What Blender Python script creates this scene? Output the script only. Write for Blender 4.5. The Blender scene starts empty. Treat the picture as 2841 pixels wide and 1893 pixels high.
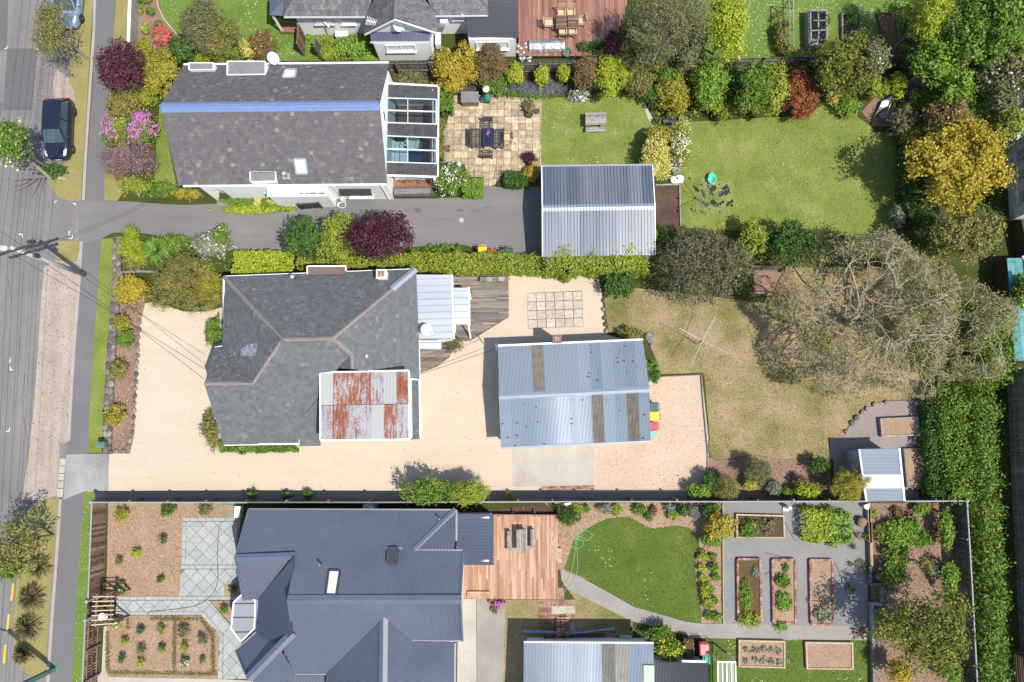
import bpy,bmesh,math,random
import numpy as np
from mathutils import Vector,Matrix,noise as mnoise

random.seed(7)
RNG = np.random.default_rng(11)
SC = bpy.context.scene
COL = SC.collection

# ---------------------------------------------------------------- camera: a drone looking almost straight down
FOC,HGT,CX,CY,NX,NY = 2150.0,50.0,1420.5,946.5,1470.0,1215.0
_n = Vector(((NX - CX) / FOC,-(NY - CY) / FOC,-1.0)).normalized()
_zc = -_n
_xc = (Vector((1,0,0)) - _zc[0] * _zc).normalized()
_yc = _zc.cross(_xc)
cam_d = bpy.data.cameras.new('camera')
cam_d.sensor_width = 36.0
cam_d.lens = FOC / 2841.0 * 36.0
cam_d.clip_start,cam_d.clip_end = 0.5,2000.0
cam = bpy.data.objects.new('camera',cam_d)
COL.objects.link(cam)
cam.matrix_world = Matrix.Translation((0,0,HGT)) @ Matrix((_xc,_yc,_zc)).to_4x4()     # rows: the world's axes seen by the camera
SC.camera = cam

# ---------------------------------------------------------------- light
SUN = Vector((0.43,-0.31,1.0)).normalized()
w = bpy.data.worlds.new("World"); SC.world = w; w.use_nodes = True
nt = w.node_tree
bg = nt.nodes['Background']
sky = nt.nodes.new('ShaderNodeTexSky'); sky.sky_type = 'NISHITA'; sky.sun_disc = False
sky.sun_elevation = math.asin(SUN.z)
sky.sun_rotation = math.atan2(SUN.x,SUN.y)
nt.links.new(sky.outputs[0],bg.inputs[0]); bg.inputs[1].default_value = 0.14
sd = bpy.data.lights.new('sun', 'SUN'); sd.energy = 4.2; sd.angle = math.radians(0.53); sd.color = (1.0,0.945,0.85)
so = bpy.data.objects.new('sun',sd); COL.objects.link(so); so.location = (20,-20,60)
so.rotation_euler = SUN.to_track_quat('Z', 'Y').to_euler()
SC.view_settings.view_transform = 'Standard'
SC.view_settings.look = 'None'
SC.view_settings.exposure = 0.58
SC.view_settings.gamma = 1.0
SC.view_settings.use_curve_mapping = False
SC.render.engine = 'CYCLES'
SC.cycles.max_bounces = 6

# ---------------------------------------------------------------- surveying: a point of the photograph at a known height -> metres
TO = dict(zip('abcdefghijkl',[(x,y) for y in (0,620,1253) for x in (0,700,1400,2121)]))
ZO = dict(m=(520,490,7.843),n=(820,490,7.843),q=(1040,210,4.48),r=(740,0,7.843),u=(1000,0,5.348),v=(620,1380,3.057))
def P(t,x,y,h=0.0):
    if t == 's': u,v = x,y
    elif t in ZO: u,v = ZO[t][0] + x / ZO[t][2],ZO[t][1] + y / ZO[t][2]
    elif t == 'o': u,v = x * 1.2074,y * 1.2074
    else: u,v = TO[t][0] + x / 2.45,TO[t][1] + y / 2.45
    c = Vector(((u - CX) / FOC,-(v - CY) / FOC,-1.0)); d = Vector((_xc.dot(c),_yc.dot(c),_zc.dot(c)))
    k = (HGT - h) / -d.z
    return Vector((d.x * k,d.y * k,h))
def pts(s,h=0.0):
    out,t = [], 'o'
    for k in s.split():
        if k.isalpha(): t = k; continue
        q = [float(a) for a in k.split(',')]
        out.append(P(t,q[0],q[1],q[2] if len(q) > 2 else h))
    return out
ZM = 0.0095                              # metres per zoomed pixel,for sizes

# ---------------------------------------------------------------- materials
def lin(c):
    if isinstance(c,str):
        c = c.lstrip('#'); c = [int(c[i:i + 2],16) / 255 for i in (0,2,4)]
        return tuple((((v + 0.055) / 1.055) ** 2.4 if v > 0.04045 else v / 12.92) / 1.9 for v in c)   # measured off a sunlit surface: brought back to its own reflectance
    return tuple(c)
MATS = {}
class NT:
    def __init__(s,name):
        s.m = bpy.data.materials.new(name); s.m.use_nodes = True; s.t = s.m.node_tree
        s.b = s.t.nodes['Principled BSDF']; MATS[name] = s.m
    def n(s,kind,**kw):
        x = s.t.nodes.new('ShaderNode' + kind)
        for k,v in kw.items():
            if k in x.inputs: x.inputs[k].default_value = v
            else: setattr(x,k,v)
        return x
    def l(s,a,b): s.t.links.new(a,b)
    def math(s,op,a,b=0.0):
        x = s.n('Math',operation=op)
        for i,v in enumerate((a,b)):
            if hasattr(v, 'is_output'): s.l(v,x.inputs[i])
            else: x.inputs[i].default_value = v
        return x.outputs[0]
    def ramp(s,fac,stops):
        r = s.n('ValToRGB'); e = r.color_ramp.elements
        while len(e) > 1: e.remove(e[0])
        for i,(p,c) in enumerate(stops):
            k = e[0] if i == 0 else e.new(p)
            k.position = p; k.color = (*lin(c),1)
        s.l(fac,r.inputs[0]); return r.outputs[0]
    def noise(s,vec,scale,detail=4,rough=0.55):
        x = s.n('TexNoise',Scale=scale,Detail=detail,Roughness=rough); s.l(vec,x.inputs['Vector']); return x.outputs['Fac']
    def mix(s,f,a,b,mode='MIX'):
        x = s.n('Mix',data_type='RGBA',blend_type=mode)
        for k,v in ((0,f),(6,a),(7,b)):
            if hasattr(v, 'is_output'): s.l(v,x.inputs[k])
            elif k == 0: x.inputs[0].default_value = v
            else: x.inputs[k].default_value = (*lin(v),1)
        return x.outputs[2]
    def pos(s): return s.n('NewGeometry').outputs['Position']
    def island(s):
        return s.math('FRACT',s.math('ADD',s.n('NewGeometry').outputs['Random Per Island'],s.n('ObjectInfo').outputs['Random']))
    def bump(s,h,strength=0.4,dist=0.02):
        x = s.n('Bump',Strength=strength,Distance=dist); s.l(h,x.inputs['Height']); s.l(x.outputs[0],s.b.inputs['Normal'])
    def out(s,col,rough=0.8,metal=0.0,spec=0.3):
        s.l(col,s.b.inputs['Base Color']) if hasattr(col, 'is_output') else setattr(s.b.inputs['Base Color'], 'default_value',(*lin(col),1))
        s.b.inputs['Roughness'].default_value = rough; s.b.inputs['Metallic'].default_value = metal
        s.b.inputs['Specular IOR Level'].default_value = spec
        return s.m

def surf(name,stops,big=0.35,fine=9.0,rough=0.9,bump=0.3,wf=0.45,grit=None,spec=0.2,dist=0.02,streak=None):
    """patchy surface: a broad noise and a fine noise drive one colour ramp; optional grit (scale, dark colour, amount)"""
    s = NT(name); p = s.pos()
    a = s.noise(p,big,6,0.6); b = s.noise(p,fine,3,0.6)
    if streak:
        mp = s.n('Mapping'); s.l(p,mp.inputs['Vector']); mp.inputs['Scale'].default_value = (streak[0],streak[1],1)
        a = s.math('ADD',s.math('MULTIPLY',a,1 - streak[2]),s.math('MULTIPLY',s.noise(mp.outputs[0],1.0,4,0.6),streak[2]))
    f = s.math('ADD',s.math('MULTIPLY',a,1 - wf),s.math('MULTIPLY',b,wf))
    c = s.ramp(f,stops)
    if grit:
        g = s.noise(p,grit[0],2,0.5)
        c = s.mix(s.math('MULTIPLY',s.math('GREATER_THAN',g,grit[2]),grit[3] if len(grit) > 3 else 0.7),c,grit[1])
    s.bump(b,bump,dist); return s.out(c,rough,0,spec)
def plain(name,c,rough=0.5,metal=0.0,var=0.12,scale=6.0,spec=0.4):
    s = NT(name); p = s.n('TexCoord').outputs['Object']
    L = lin(c); d = tuple(v * (1 - var) for v in L); u = tuple(min(1,v * (1 + var)) for v in L)
    return s.out(s.ramp(s.noise(p,scale,4),[(0.3,d),(0.7,u)]),rough,metal,spec)
def pieces(name,stops,rough=0.75,bump=0.25,fine=14.0,amt=0.25,spec=0.3,metal=0.0,grain=None):
    """pieces laid one by one: each has its own tone out of the ramp, plus fine grain"""
    s = NT(name); p = s.pos(); c = s.ramp(s.island(),stops)
    if grain:
        mp = s.n('Mapping'); s.l(p,mp.inputs['Vector']); mp.inputs['Scale'].default_value = grain; v = mp.outputs[0]
    else: v = p
    nz = s.noise(v,fine,4,0.65)
    c = s.mix(amt,c,s.ramp(nz,[(0.3,(0,0,0)),(0.5,(.5,.5,.5)),(0.7,(1,1,1))]), 'OVERLAY')
    s.bump(nz,bump,0.01); return s.out(c,rough,metal,spec)
def leafmat(name,stops,trans=0.3,rough=0.55,big=0.8):
    s = NT(name); p = s.pos()
    f = s.math('ADD',s.math('MULTIPLY',s.n('NewGeometry').outputs['Random Per Island'],0.42),s.math('ADD',s.math('MULTIPLY',s.noise(p,2.2,2),0.38),s.math('MULTIPLY',s.noise(p,0.5,2),0.2)))
    c = s.ramp(f,[(q,tuple(v * 1.3 for v in lin(k))) for q,k in stops]); s.out(c,rough,0,0.25)
    tr = s.n('BsdfTranslucent'); s.l(c,tr.inputs['Color'])
    mx = s.n('MixShader'); mx.inputs[0].default_value = trans
    o = s.t.nodes['Material Output']
    s.l(s.b.outputs[0],mx.inputs[1]); s.l(tr.outputs[0],mx.inputs[2]); s.l(mx.outputs[0],o.inputs['Surface'])
    return s.m
def M(n): return MATS[n]

# ---------------------------------------------------------------- mesh helpers
class MB:
    def __init__(s): s.v,s.f = [],[]
    def add(s,vs,fs):
        o = len(s.v); s.v += [Vector(v) for v in vs]; s.f += [tuple(i + o for i in f) for f in fs]; return s
    def box(s,c,d,rz=0.0,rx=0.0,ry=0.0):
        m = Matrix.Rotation(rz,3, 'Z') @ Matrix.Rotation(ry,3, 'Y') @ Matrix.Rotation(rx,3, 'X'); c = Vector(c)
        vs = [c + m @ Vector((x * d[0] / 2,y * d[1] / 2,z * d[2] / 2)) for z in (-1,1) for y in (-1,1) for x in (-1,1)]
        return s.add(vs,[(0,2,3,1),(4,5,7,6),(0,1,5,4),(2,6,7,3),(0,4,6,2),(1,3,7,5)])
    def bar(s,a,b,wd,ht=None,up=(0,0,1)):
        a,b = Vector(a),Vector(b); ht = ht or wd; d = (b - a)
        if d.length < 1e-6: return s
        d.normalize(); u = Vector(up)
        if abs(d.dot(u)) > 0.98: u = Vector((0,1,0))
        x = d.cross(u).normalized() * wd / 2; z = x.cross(d).normalized() * ht / 2
        vs = [q + i * x + j * z for q in (a,b) for j in (-1,1) for i in (-1,1)]
        return s.add(vs,[(0,1,3,2),(4,6,7,5),(0,4,5,1),(2,3,7,6),(0,2,6,4),(1,5,7,3)])
    def prism(s,poly,z0,z1=None):
        """vertical prism over a polygon; z1 None -> z0 is a thickness under the polygon's own heights"""
        n = len(poly)
        if sum(poly[i].x * poly[(i + 1) % n].y - poly[(i + 1) % n].x * poly[i].y for i in range(n)) < 0: poly = poly[::-1]
        if z1 is None: bo = [Vector((p.x,p.y,p.z - z0)) for p in poly]; tp = list(poly)
        else: bo = [Vector((p.x,p.y,z0)) for p in poly]; tp = [Vector((p.x,p.y,z1)) for p in poly]
        return s.add(bo + tp,[tuple(range(n - 1,-1,-1)),tuple(range(n,2 * n))] + [(i,(i + 1) % n,n + (i + 1) % n,n + i) for i in range(n)])
    def tube(s,path,r0,r1=None,n=6,cap=True):
        path = [Vector(p) for p in path]; r1 = r0 if r1 is None else r1; rings = []
        for i,p in enumerate(path):
            d = (path[min(i + 1,len(path) - 1)] - path[max(i - 1,0)])
            d = d.normalized() if d.length > 1e-9 else Vector((0,0,1))
            u = Vector((0,0,1)) if abs(d.z) < 0.9 else Vector((1,0,0))
            x = d.cross(u).normalized(); y = d.cross(x)
            r = r0 + (r1 - r0) * i / max(1,len(path) - 1)
            rings += [p + (x * math.cos(6.2832 * k / n) + y * math.sin(6.2832 * k / n)) * r for k in range(n)]
        fs = [(i * n + k,i * n + (k + 1) % n,(i + 1) * n + (k + 1) % n,(i + 1) * n + k) for i in range(len(path) - 1) for k in range(n)]
        if cap: fs += [tuple(range(n - 1,-1,-1)),tuple(range((len(path) - 1) * n,len(path) * n))]
        return s.add(rings,fs)
    def lathe(s,c,prof,n=14,cap=True):
        c = Vector(c); vs = [c + Vector((r * math.cos(6.2832 * k / n),r * math.sin(6.2832 * k / n),z)) for r,z in prof for k in range(n)]
        m = len(prof)
        fs = [(i * n + k,i * n + (k + 1) % n,(i + 1) * n + (k + 1) % n,(i + 1) * n + k) for i in range(m - 1) for k in range(n)]
        if cap: fs += [tuple(range(n - 1,-1,-1)),tuple(range((m - 1) * n,m * n))]
        return s.add(vs,fs)
    def face(s,vs): return s.add(vs,[tuple(range(len(vs)))])
    def xf(s,m): s.v = [m @ v for v in s.v]; return s
    def mesh(s,name,mat,off=Vector()):
        me = bpy.data.meshes.new(name); me.from_pydata([tuple(v - off) for v in s.v],[],s.f); me.update()
        if mat: me.materials.append(M(mat) if isinstance(mat,str) else mat)
        return me
    def build(s,name,mat,parent=None,smooth=False,local=False):
        """one object; world coordinates are made relative to the thing it belongs to (things built in the world are unrotated)"""
        off = Vector()
        if parent is not None and not local:
            q = parent
            while q is not None: off = off + q.location; q = q.parent
        me = s.mesh(name,mat,off)
        if smooth: me.shade_smooth()
        o = bpy.data.objects.new(name,me); COL.objects.link(o); o.parent = parent; return o
def tag(o,label=None,cat=None,group=None,kind=None):
    for k,v in (('label',label),('category',cat),('group',group),('kind',kind)):
        if v: o[k] = v
    return o
def thing(name,label,cat,loc=(0,0,0),group=None,rz=0.0):
    o = bpy.data.objects.new(name,None); COL.objects.link(o); o.location = loc; o.rotation_euler.z = rz; o.empty_display_size = 0.2
    return tag(o,label,cat,group)
def dup(root,loc,rz=0.0,label=None,scale=None):
    r = root.copy(); COL.objects.link(r); r.location = loc; r.rotation_euler.z = rz
    if scale: r.scale = (scale,) * 3
    if label: r['label'] = label
    for ch in list(root.children):
        c = ch.copy(); COL.objects.link(c); c.parent = r
        for g in list(ch.children):
            d = g.copy(); COL.objects.link(d); d.parent = c
    return r
def inst(name,me,parent,m=None,label=None):
    o = bpy.data.objects.new(name,me); COL.objects.link(o); o.parent = parent
    if m is not None: o.matrix_local = m
    if label: o['label'] = label
    return o
def npmesh(name,V,k,mat):
    V = np.asarray(V,dtype=np.float32).reshape(-1,3); nv = len(V); nf = nv // k
    me = bpy.data.meshes.new(name); me.vertices.add(nv); me.vertices.foreach_set('co',V.ravel())
    me.loops.add(nv); me.loops.foreach_set('vertex_index',np.arange(nv,dtype=np.int32))
    me.polygons.add(nf); me.polygons.foreach_set('loop_start',np.arange(0,nv,k,dtype=np.int32))
    me.update(calc_edges=True); me.materials.append(M(mat)); return me
def sheet(name,s,mat,z,kind='structure',label=None):
    o = MB().face(pts(s,z)).build(name,mat)
    bm = bmesh.new(); bm.from_mesh(o.data); bmesh.ops.triangulate(bm,faces=bm.faces)
    for f in bm.faces:
        if f.normal.z < 0: f.normal_flip()
    bm.to_mesh(o.data); bm.free()
    return tag(o,label,None,None,kind)

# ---------------------------------------------------------------- foliage
def unit(n):
    d = RNG.normal(size=(n,3)); return d / np.linalg.norm(d,axis=1)[:,None]
def leaves(points,normals,size,aspect=0.55,jit=0.6,along=None):
    """rhombic leaves at points: normals jittered; along = preferred direction of the long axis"""
    n = len(points); nr = normals + RNG.normal(size=(n,3)) * jit; nr /= np.linalg.norm(nr,axis=1)[:,None] + 1e-9
    t = RNG.normal(size=(n,3)) if along is None else along + RNG.normal(size=(n,3)) * 0.35
    t -= nr * np.sum(t * nr,axis=1)[:,None]; t /= np.linalg.norm(t,axis=1)[:,None] + 1e-9
    b = np.cross(nr,t); sz = size * RNG.uniform(0.6,1.35,n)[:,None]
    L,W = t * sz * 0.5,b * sz * 0.5 * aspect
    return np.stack([points - L,points - L * 0.1 - W,points + L,points - L * 0.1 + W],axis=1)
def crown_pts(c,r,n,lump=0.42,clump=0,rough=0.16,seed_blobs=11,fill=0.22):
    """points and outward normals: leaf clumps, each a small dome, over a lumpy crown"""
    c,r = np.array(c),np.array(r)
    bl = [(c + np.array([math.cos(q),math.sin(q),0.0]) * r * 0.3,r * RNG.uniform(0.56,0.68) * np.array([1,1,1.2])) for q in RNG.uniform(0,6.28) + np.array([0,2.1,4.2])]
    for d in unit(seed_blobs):
        d[2] = abs(d[2]) * 0.9 - 0.15
        bl.append((c + d * r * RNG.uniform(0.5,0.92),r * RNG.uniform(lump * 0.5,lump * 1.1)))
    ar = np.array([np.prod(b[1]) ** 0.66 for b in bl]); ar /= ar.sum()
    R = r.mean(); cs = max(0.1,min(0.4,0.17 * R ** 0.6)) * (0.7 + rough * 2)
    clump = clump or max(6,int(n / max(10,11 * R * R / (cs * cs * 2.2))))
    nc = max(8,n // clump)
    which = RNG.choice(len(bl),nc,p=ar)
    bc = np.array([bl[k][0] for k in which]); br = np.array([bl[k][1] for k in which])
    d = unit(nc); d[:,2] = np.where(d[:,2] < -0.4,-d[:,2],d[:,2])
    rad = np.where(RNG.random(nc) < fill,RNG.uniform(0.45,0.9,nc),RNG.uniform(0.86,1.14,nc))
    cc = bc + d * br * rad[:,None]
    k = np.repeat(np.arange(nc),clump); m = len(k)
    o = RNG.normal(size=(m,3)) * np.array([1,1,0.7]) * cs * 0.62 * RNG.uniform(0.6,1.4,nc)[k][:,None]
    p = cc[k] + o; p[:,2] = np.maximum(p[:,2],0.05)
    return p,d[k] * 0.45 + o / cs * 0.75 + np.array([0,0,0.5])
def crown_mesh(nm,mat,c,r,n,size,aspect,jit,style,**kw):
    p,nr = crown_pts(c,r,n,**kw)
    if style == 'blade':
        al = (p - np.array(c)) / np.array(r); al[:,2] += 0.25
        al /= np.linalg.norm(al,axis=1)[:,None] + 1e-9
        V = leaves(p,nr,size,aspect,jit,al)
    else: V = leaves(p,nr,size,aspect,jit)
    return V
def plant(name,label,cat,at,rx,ry,h,mat,size=0.16,n=None,top=None,style='leaf',aspect=0.6,trunk='bark',jit=0.6,
          flowers=None,group=None,lump=0.42,rough=0.16,fill=0.22,stems=4,dens=1.0,clump=0):
    """a tree or shrub: at = (tile,x,y) of the crown's middle as seen, rx/ry its half-extent there in zoomed pixels, h its height in metres.
    top = share of the height taken by the crown."""
    rx,ry = rx * 1.06,ry * 1.06; t,x,y = at; top = top or (0.92 if h < 2.6 else 0.7)
    rz = h * top / 2; zc = h - rz
    c = P(t,x,y,zc); e = P(t,x + rx,y + ry,zc); r = (abs(e.x - c.x),abs(e.y - c.y),rz)
    base = Vector((c.x,c.y,0))
    root = thing(name,label,cat,base,group)
    area = math.pi * (r[0] * r[1] + rz * (r[0] + r[1]) * 0.8)
    n = n or int(min(15000,max(260,dens * 2.4 * area / (size * size * aspect * 0.5))))
    V = crown_mesh('crown',mat,c,r,n,size,aspect,jit,style,lump=lump,rough=rough,fill=fill,clump=clump)
    me = npmesh('foliage',V - np.array(base),4,mat)
    inst('crown' if h > 2.6 else 'foliage',me,root)
    if trunk:
        tr = MB(); r0 = max(0.03,h * 0.022)
        if h > 2.6:
            tr.tube([base + Vector((0,0,-0.05)),base + Vector((random.uniform(-.1,.1),random.uniform(-.1,.1),h * 0.25)),c],r0,r0 * 0.5,7)
            to = tr.build('trunk',trunk,root)
            for k in range(stems):
                a = 6.28 * (k + random.random() * 0.6) / stems
                q = c + Vector((math.cos(a) * r[0] * 0.75,math.sin(a) * r[1] * 0.75,rz * random.uniform(0.0,0.5)))
                b0 = base.lerp(c,0.45)
                MB().tube([b0,b0.lerp(q,0.5) + Vector((0,0,0.2)),q],r0 * 0.5,r0 * 0.14,5).build('limb',trunk,root)
        else:
            for k in range(min(3,stems)):
                a = 6.28 * (k + random.random()) / 3
                tr.tube([base + Vector((0,0,-0.03)),base + Vector((math.cos(a) * r[0] * 0.2,math.sin(a) * r[1] * 0.2,h * 0.4)),base + Vector((math.cos(a) * r[0] * 0.5,math.sin(a) * r[1] * 0.5,h * 0.75))],r0,r0 * 0.4,5)
            tr.build('stem',trunk,root)
    if flowers:
        fm,fn,fs = flowers[:3]
        p,nr = crown_pts(c,np.array(r) * 1.04,fn,fill=0.0,clump=flowers[3] if len(flowers) > 3 else 5,lump=lump,rough=rough * 0.8)
        nr[:,2] += 0.6
        inst('blossoms',npmesh('blossoms',leaves(p,nr,fs,0.9,0.35) - np.array(base),4,fm),root)
    return root
def hedge(name,label,cat,line,wd,h,mat,size=0.12,dens=1.0,group=None,rough=0.09,z0=0.0,aspect=0.6,flowers=None,jit=0.6):
    """clipped hedge along a line of world points: leaves over a rounded box section"""
    line = [Vector((p.x,p.y,0)) for p in pts(line,h * .75)]; base = line[0].lerp(line[-1],0.5)
    root = thing(name,label,cat,base,group); V = []; st = MB()
    for a,b in zip(line,line[1:]):
        L = (b - a).length; d = (b - a) / L; x = Vector((-d.y,d.x,0))
        n = int(dens * 2.3 * L * (wd + 2 * h) / (size * size * aspect * 0.5)); n = min(n,30000)
        u = RNG.uniform(-0.02,1.02,n); s = RNG.uniform(0,wd + 2 * h * 0.95,n)
        off = np.where(s < h,-wd / 2,np.where(s > h + wd,wd / 2,s - h - wd / 2)); zz = np.where(s < h,s,np.where(s > h + wd,2 * h + wd - s,h))
        nx = np.where(s < h,-1.0,np.where(s > h + wd,1.0,0.0)); nz = np.where(nx == 0,1.0,0.3)
        wob = np.array([mnoise.noise(Vector((a.x + d.x * L * k,a.y + d.y * L * k,q * 0.5)) * 1.3) for k,q in zip(u,off)]) * rough * 2.0 + np.array([mnoise.noise(Vector((a.x + d.x * L * k,a.y + d.y * L * k,q)) * 3.4) for k,q in zip(u,off)]) * rough * 1.7
        A,D,X = np.array(a),np.array(d),np.array(x)
        p = A + D * (u * L)[:,None] + X * (off + nx * wob)[:,None]; p[:,2] = np.maximum(0.03,z0 + zz + np.where(nx == 0,wob,0))
        p += RNG.normal(size=p.shape) * rough * 0.5
        p[:,2] = np.maximum(p[:,2],0.03)
        nr = X * nx[:,None]; nr[:,2] += nz
        V.append(leaves(p,nr,size,aspect,jit))
        for k in range(max(2,int(L / 0.9))):
            q = a.lerp(b,(k + 0.5) / max(2,int(L / 0.9))); st.tube([q,q + Vector((0.05,0.03,z0 + h * 0.8))],0.03,0.015,5)
    V = np.concatenate(V)
    inst('foliage',npmesh('foliage',V - np.array(base),4,mat),root)
    tag(st.build('stem', 'bark',root),kind='stuff')
    if flowers:
        fm,fn,fs = flowers; k = RNG.choice(len(V),min(fn,len(V)),replace=False); cc = V[k].mean(axis=1) + np.array([0,0,0.05])
        inst('blossoms',npmesh('blossoms',leaves(cc,np.tile(np.array([[0,0,1.0]]),(len(cc),1)),fs,0.9,0.5) - np.array(base),4,fm),root)
    return root
def spiky(name,label,cat,at,r,h,mat,n=120,wd=0.06,group=None,lift=0.0,droop=0.55):
    """flax or cabbage tree: arching strap leaves from one point"""
    t,x,y = at; c = P(t,x,y,lift + h * 0.4); c.z = lift
    R = abs(P(t,x + r,y,lift).x - P(t,x,y,lift).x); root = thing(name,label,cat,(c.x,c.y,0),group); V = []
    for k in range(n):
        a = random.uniform(0,6.283); q = random.uniform(0.25,1.0) ** 0.7; L = R * random.uniform(0.75,1.1)
        d = Vector((math.cos(a),math.sin(a),0)); sx = Vector((-d.y,d.x,0)) * wd / 2
        pr = [Vector((0,0,lift)) + d * (L * q * s) + Vector((0,0,h * (1.15 * s * (1.25 - 0.6 * q) - droop * q * s * s * 1.4))) for s in (0.04,0.4,0.75,1.0)]
        ws = (0.7,1.0,0.7,0.08)
        for i in range(3): V += [pr[i] - sx * ws[i],pr[i] + sx * ws[i],pr[i + 1] + sx * ws[i + 1],pr[i + 1] - sx * ws[i + 1]]
    V = np.array([tuple(v) for v in V]); V[:,2] = np.maximum(V[:,2],0.03)
    inst('foliage',npmesh('foliage',V,4,mat),root)
    MB().tube([(0,0,0),(0.02,0,max(0.15,lift + 0.05))],0.09 if lift else 0.06,0.06,7).build('trunk' if lift else 'stem', 'bark',root,local=True)
    return root

# ---------------------------------------------------------------- roofs and laid surfaces
def clip(poly,a,b,keep):
    """2-D half-plane clip (Sutherland-Hodgman): keep(p) signed value"""
    out = []
    for i in range(len(poly)):
        p,q = poly[i],poly[(i + 1) % len(poly)]; sp,sq = keep(p),keep(q)
        if sp >= 0: out.append(p)
        if sp * sq < 0: k = sp / (sp - sq); out.append((p[0] + (q[0] - p[0]) * k,p[1] + (q[1] - p[1]) * k))
    return out
def clip_to(poly,win):
    """clip poly to the convex window win (ccw)"""
    for i in range(len(win)):
        a,b = win[i],win[(i + 1) % len(win)]
        poly = clip(poly,a,b,lambda p: (b[0] - a[0]) * (p[1] - a[1]) - (b[1] - a[1]) * (p[0] - a[0]))
        if len(poly) < 3: return []
    return poly
class Plane:
    """a roof or floor plane: 3-D polygon, local u along the first edge (the eave) and v up the slope"""
    def __init__(s,poly,edge=None):
        s.p = [Vector(p) for p in poly]; o = s.p[0]
        s.n = Vector()
        for i in range(len(s.p)): s.n += (s.p[i] - o).cross(s.p[(i + 1) % len(s.p)] - o)
        s.n.normalize()
        if s.n.z < 0: s.n = -s.n
        e = edge if edge is not None else s.p[1] - s.p[0]
        e = Vector(e); e -= s.n * e.dot(s.n); s.u = e.normalized(); s.v = s.n.cross(s.u); s.o = o
        s.q = [((p - o).dot(s.u),(p - o).dot(s.v)) for p in s.p]
        n = len(s.q)
        if sum(s.q[i][0] * s.q[(i + 1) % n][1] - s.q[(i + 1) % n][0] * s.q[i][1] for i in range(n)) < 0: s.q = s.q[::-1]
    def w(s,u,v,z=0.0): return s.o + s.u * u + s.v * v + s.n * z
    def bounds(s): us = [q[0] for q in s.q]; vs = [q[1] for q in s.q]; return min(us),max(us),min(vs),max(vs)
    def vr(s,u,win=None):
        q = win or s.q; vs = []
        for i in range(len(q)):
            a,b = q[i],q[(i + 1) % len(q)]
            if abs(a[0] - b[0]) < 1e-9: continue
            k = (u - a[0]) / (b[0] - a[0])
            if -1e-6 <= k <= 1 + 1e-6: vs.append(a[1] + (b[1] - a[1]) * k)
        return (min(vs),max(vs)) if len(vs) > 1 else None
def prof_corr(u): return 0.022 * math.sin(6.2832 * u / 0.085)
def prof_rib(u):
    k = (u / 0.2) % 1.0
    return 0.05 if k < 0.16 else 0.0
def prof_seam(u):
    k = (u / 0.42) % 1.0
    return 0.03 if k < 0.06 else 0.0
def profiled(pl,prof,step,u0=None,u1=None,name='roofing_sheet',mat=None,parent=None,amp=1.0,z=0.0,thick=True):
    """profiled metal over (a strip of) a plane: ridges run up the slope"""
    a,b,_,_ = pl.bounds(); u0 = a if u0 is None else max(a,u0); u1 = b if u1 is None else min(b,u1)
    us = sorted(set([u0,u1] + [q[0] for q in pl.q if u0 < q[0] < u1] + list(np.arange(math.ceil(u0 / step) * step,u1,step))))
    vs,fs,row = [],[],[]
    for u in us:
        r = pl.vr(min(max(u,a + 1e-5),b - 1e-5))
        if r is None: row.append(None); continue
        row.append(len(vs)); h = prof(u) * amp + z; vs += [pl.w(u,r[0],h),pl.w(u,r[1],h)]
    for i in range(len(us) - 1):
        if row[i] is not None and row[i + 1] is not None: fs.append((row[i],row[i + 1],row[i + 1] + 1,row[i] + 1))
    return MB().add(vs,fs).build(name,mat,parent)
def laid(pl,cw,ch,win=None,gap=0.004,offs=0.5,jitter=0.0,tilt=0.008,thick=0.008,skip=None,z=0.0):
    """rectangular pieces in courses over a plane, clipped to it -> list of (MB, area, centre)"""
    a,b,c,d = pl.bounds(); out = []; r = 0; v = c
    while v < d - 0.01:
        u = a - cw * (offs * (r % 2)) - (random.uniform(0,cw * jitter))
        while u < b:
            q = clip_to(list(pl.q),[(u + gap,v + gap),(u + cw - gap,v + gap),(u + cw - gap,v + ch - gap),(u + gap,v + ch - gap)])
            if len(q) >= 3:
                ar = abs(sum(q[i][0] * q[(i + 1) % len(q)][1] - q[(i + 1) % len(q)][0] * q[i][1] for i in range(len(q)))) / 2
                if ar > min(cw,b - a) * ch * 0.06:
                    dz = random.uniform(0,0.003); tx = random.uniform(-0.002,0.002); n = len(q)
                    tp = [pl.w(x,y,z + thick + dz + tilt * (1 - (y - v) / ch) + tx * (x - u) / cw) for x,y in q]
                    bt = [pl.w(x,y,z) for x,y in q]
                    out.append((MB().add(bt + tp,[tuple(range(n,2 * n))] + [(i,(i + 1) % n,n + (i + 1) % n,n + i) for i in range(n)]),ar,pl.w(u + cw / 2,v + ch / 2)))
            u += cw
        v += ch; r += 1
    return out
def place(pcs,name,mat,parent,limit,stuff_name=None,key=None):
    """the largest pieces as parts, the rest as one part of kind stuff"""
    pcs = sorted(pcs,key=key or (lambda q: -q[1]))
    for m,_,_ in pcs[:limit]: m.build(name,mat,parent)
    if len(pcs) > limit:
        z = MB()
        for m,_,_ in pcs[limit:]: z.add(m.v,m.f)
        tag(z.build(stuff_name or name,mat,parent),kind='stuff')
def ridge(pa,wd=0.28,mat='slate_cap',parent=None,h=0.05,name='ridge_cap'):
    m = MB()
    for a,b in zip(pa,pa[1:]):
        d = (b - a); x = d.cross(Vector((0,0,1))).normalized() * wd / 2; z = Vector((0,0,1))
        vs = [a - x - z * wd * .08,a + z * h,a + x - z * wd * .08,b - x - z * wd * .08,b + z * h,b + x - z * wd * .08]
        m.add(vs,[(0,3,4,1),(1,4,5,2),(0,1,2),(3,5,4)])
    return m.build(name,mat,parent)
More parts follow.
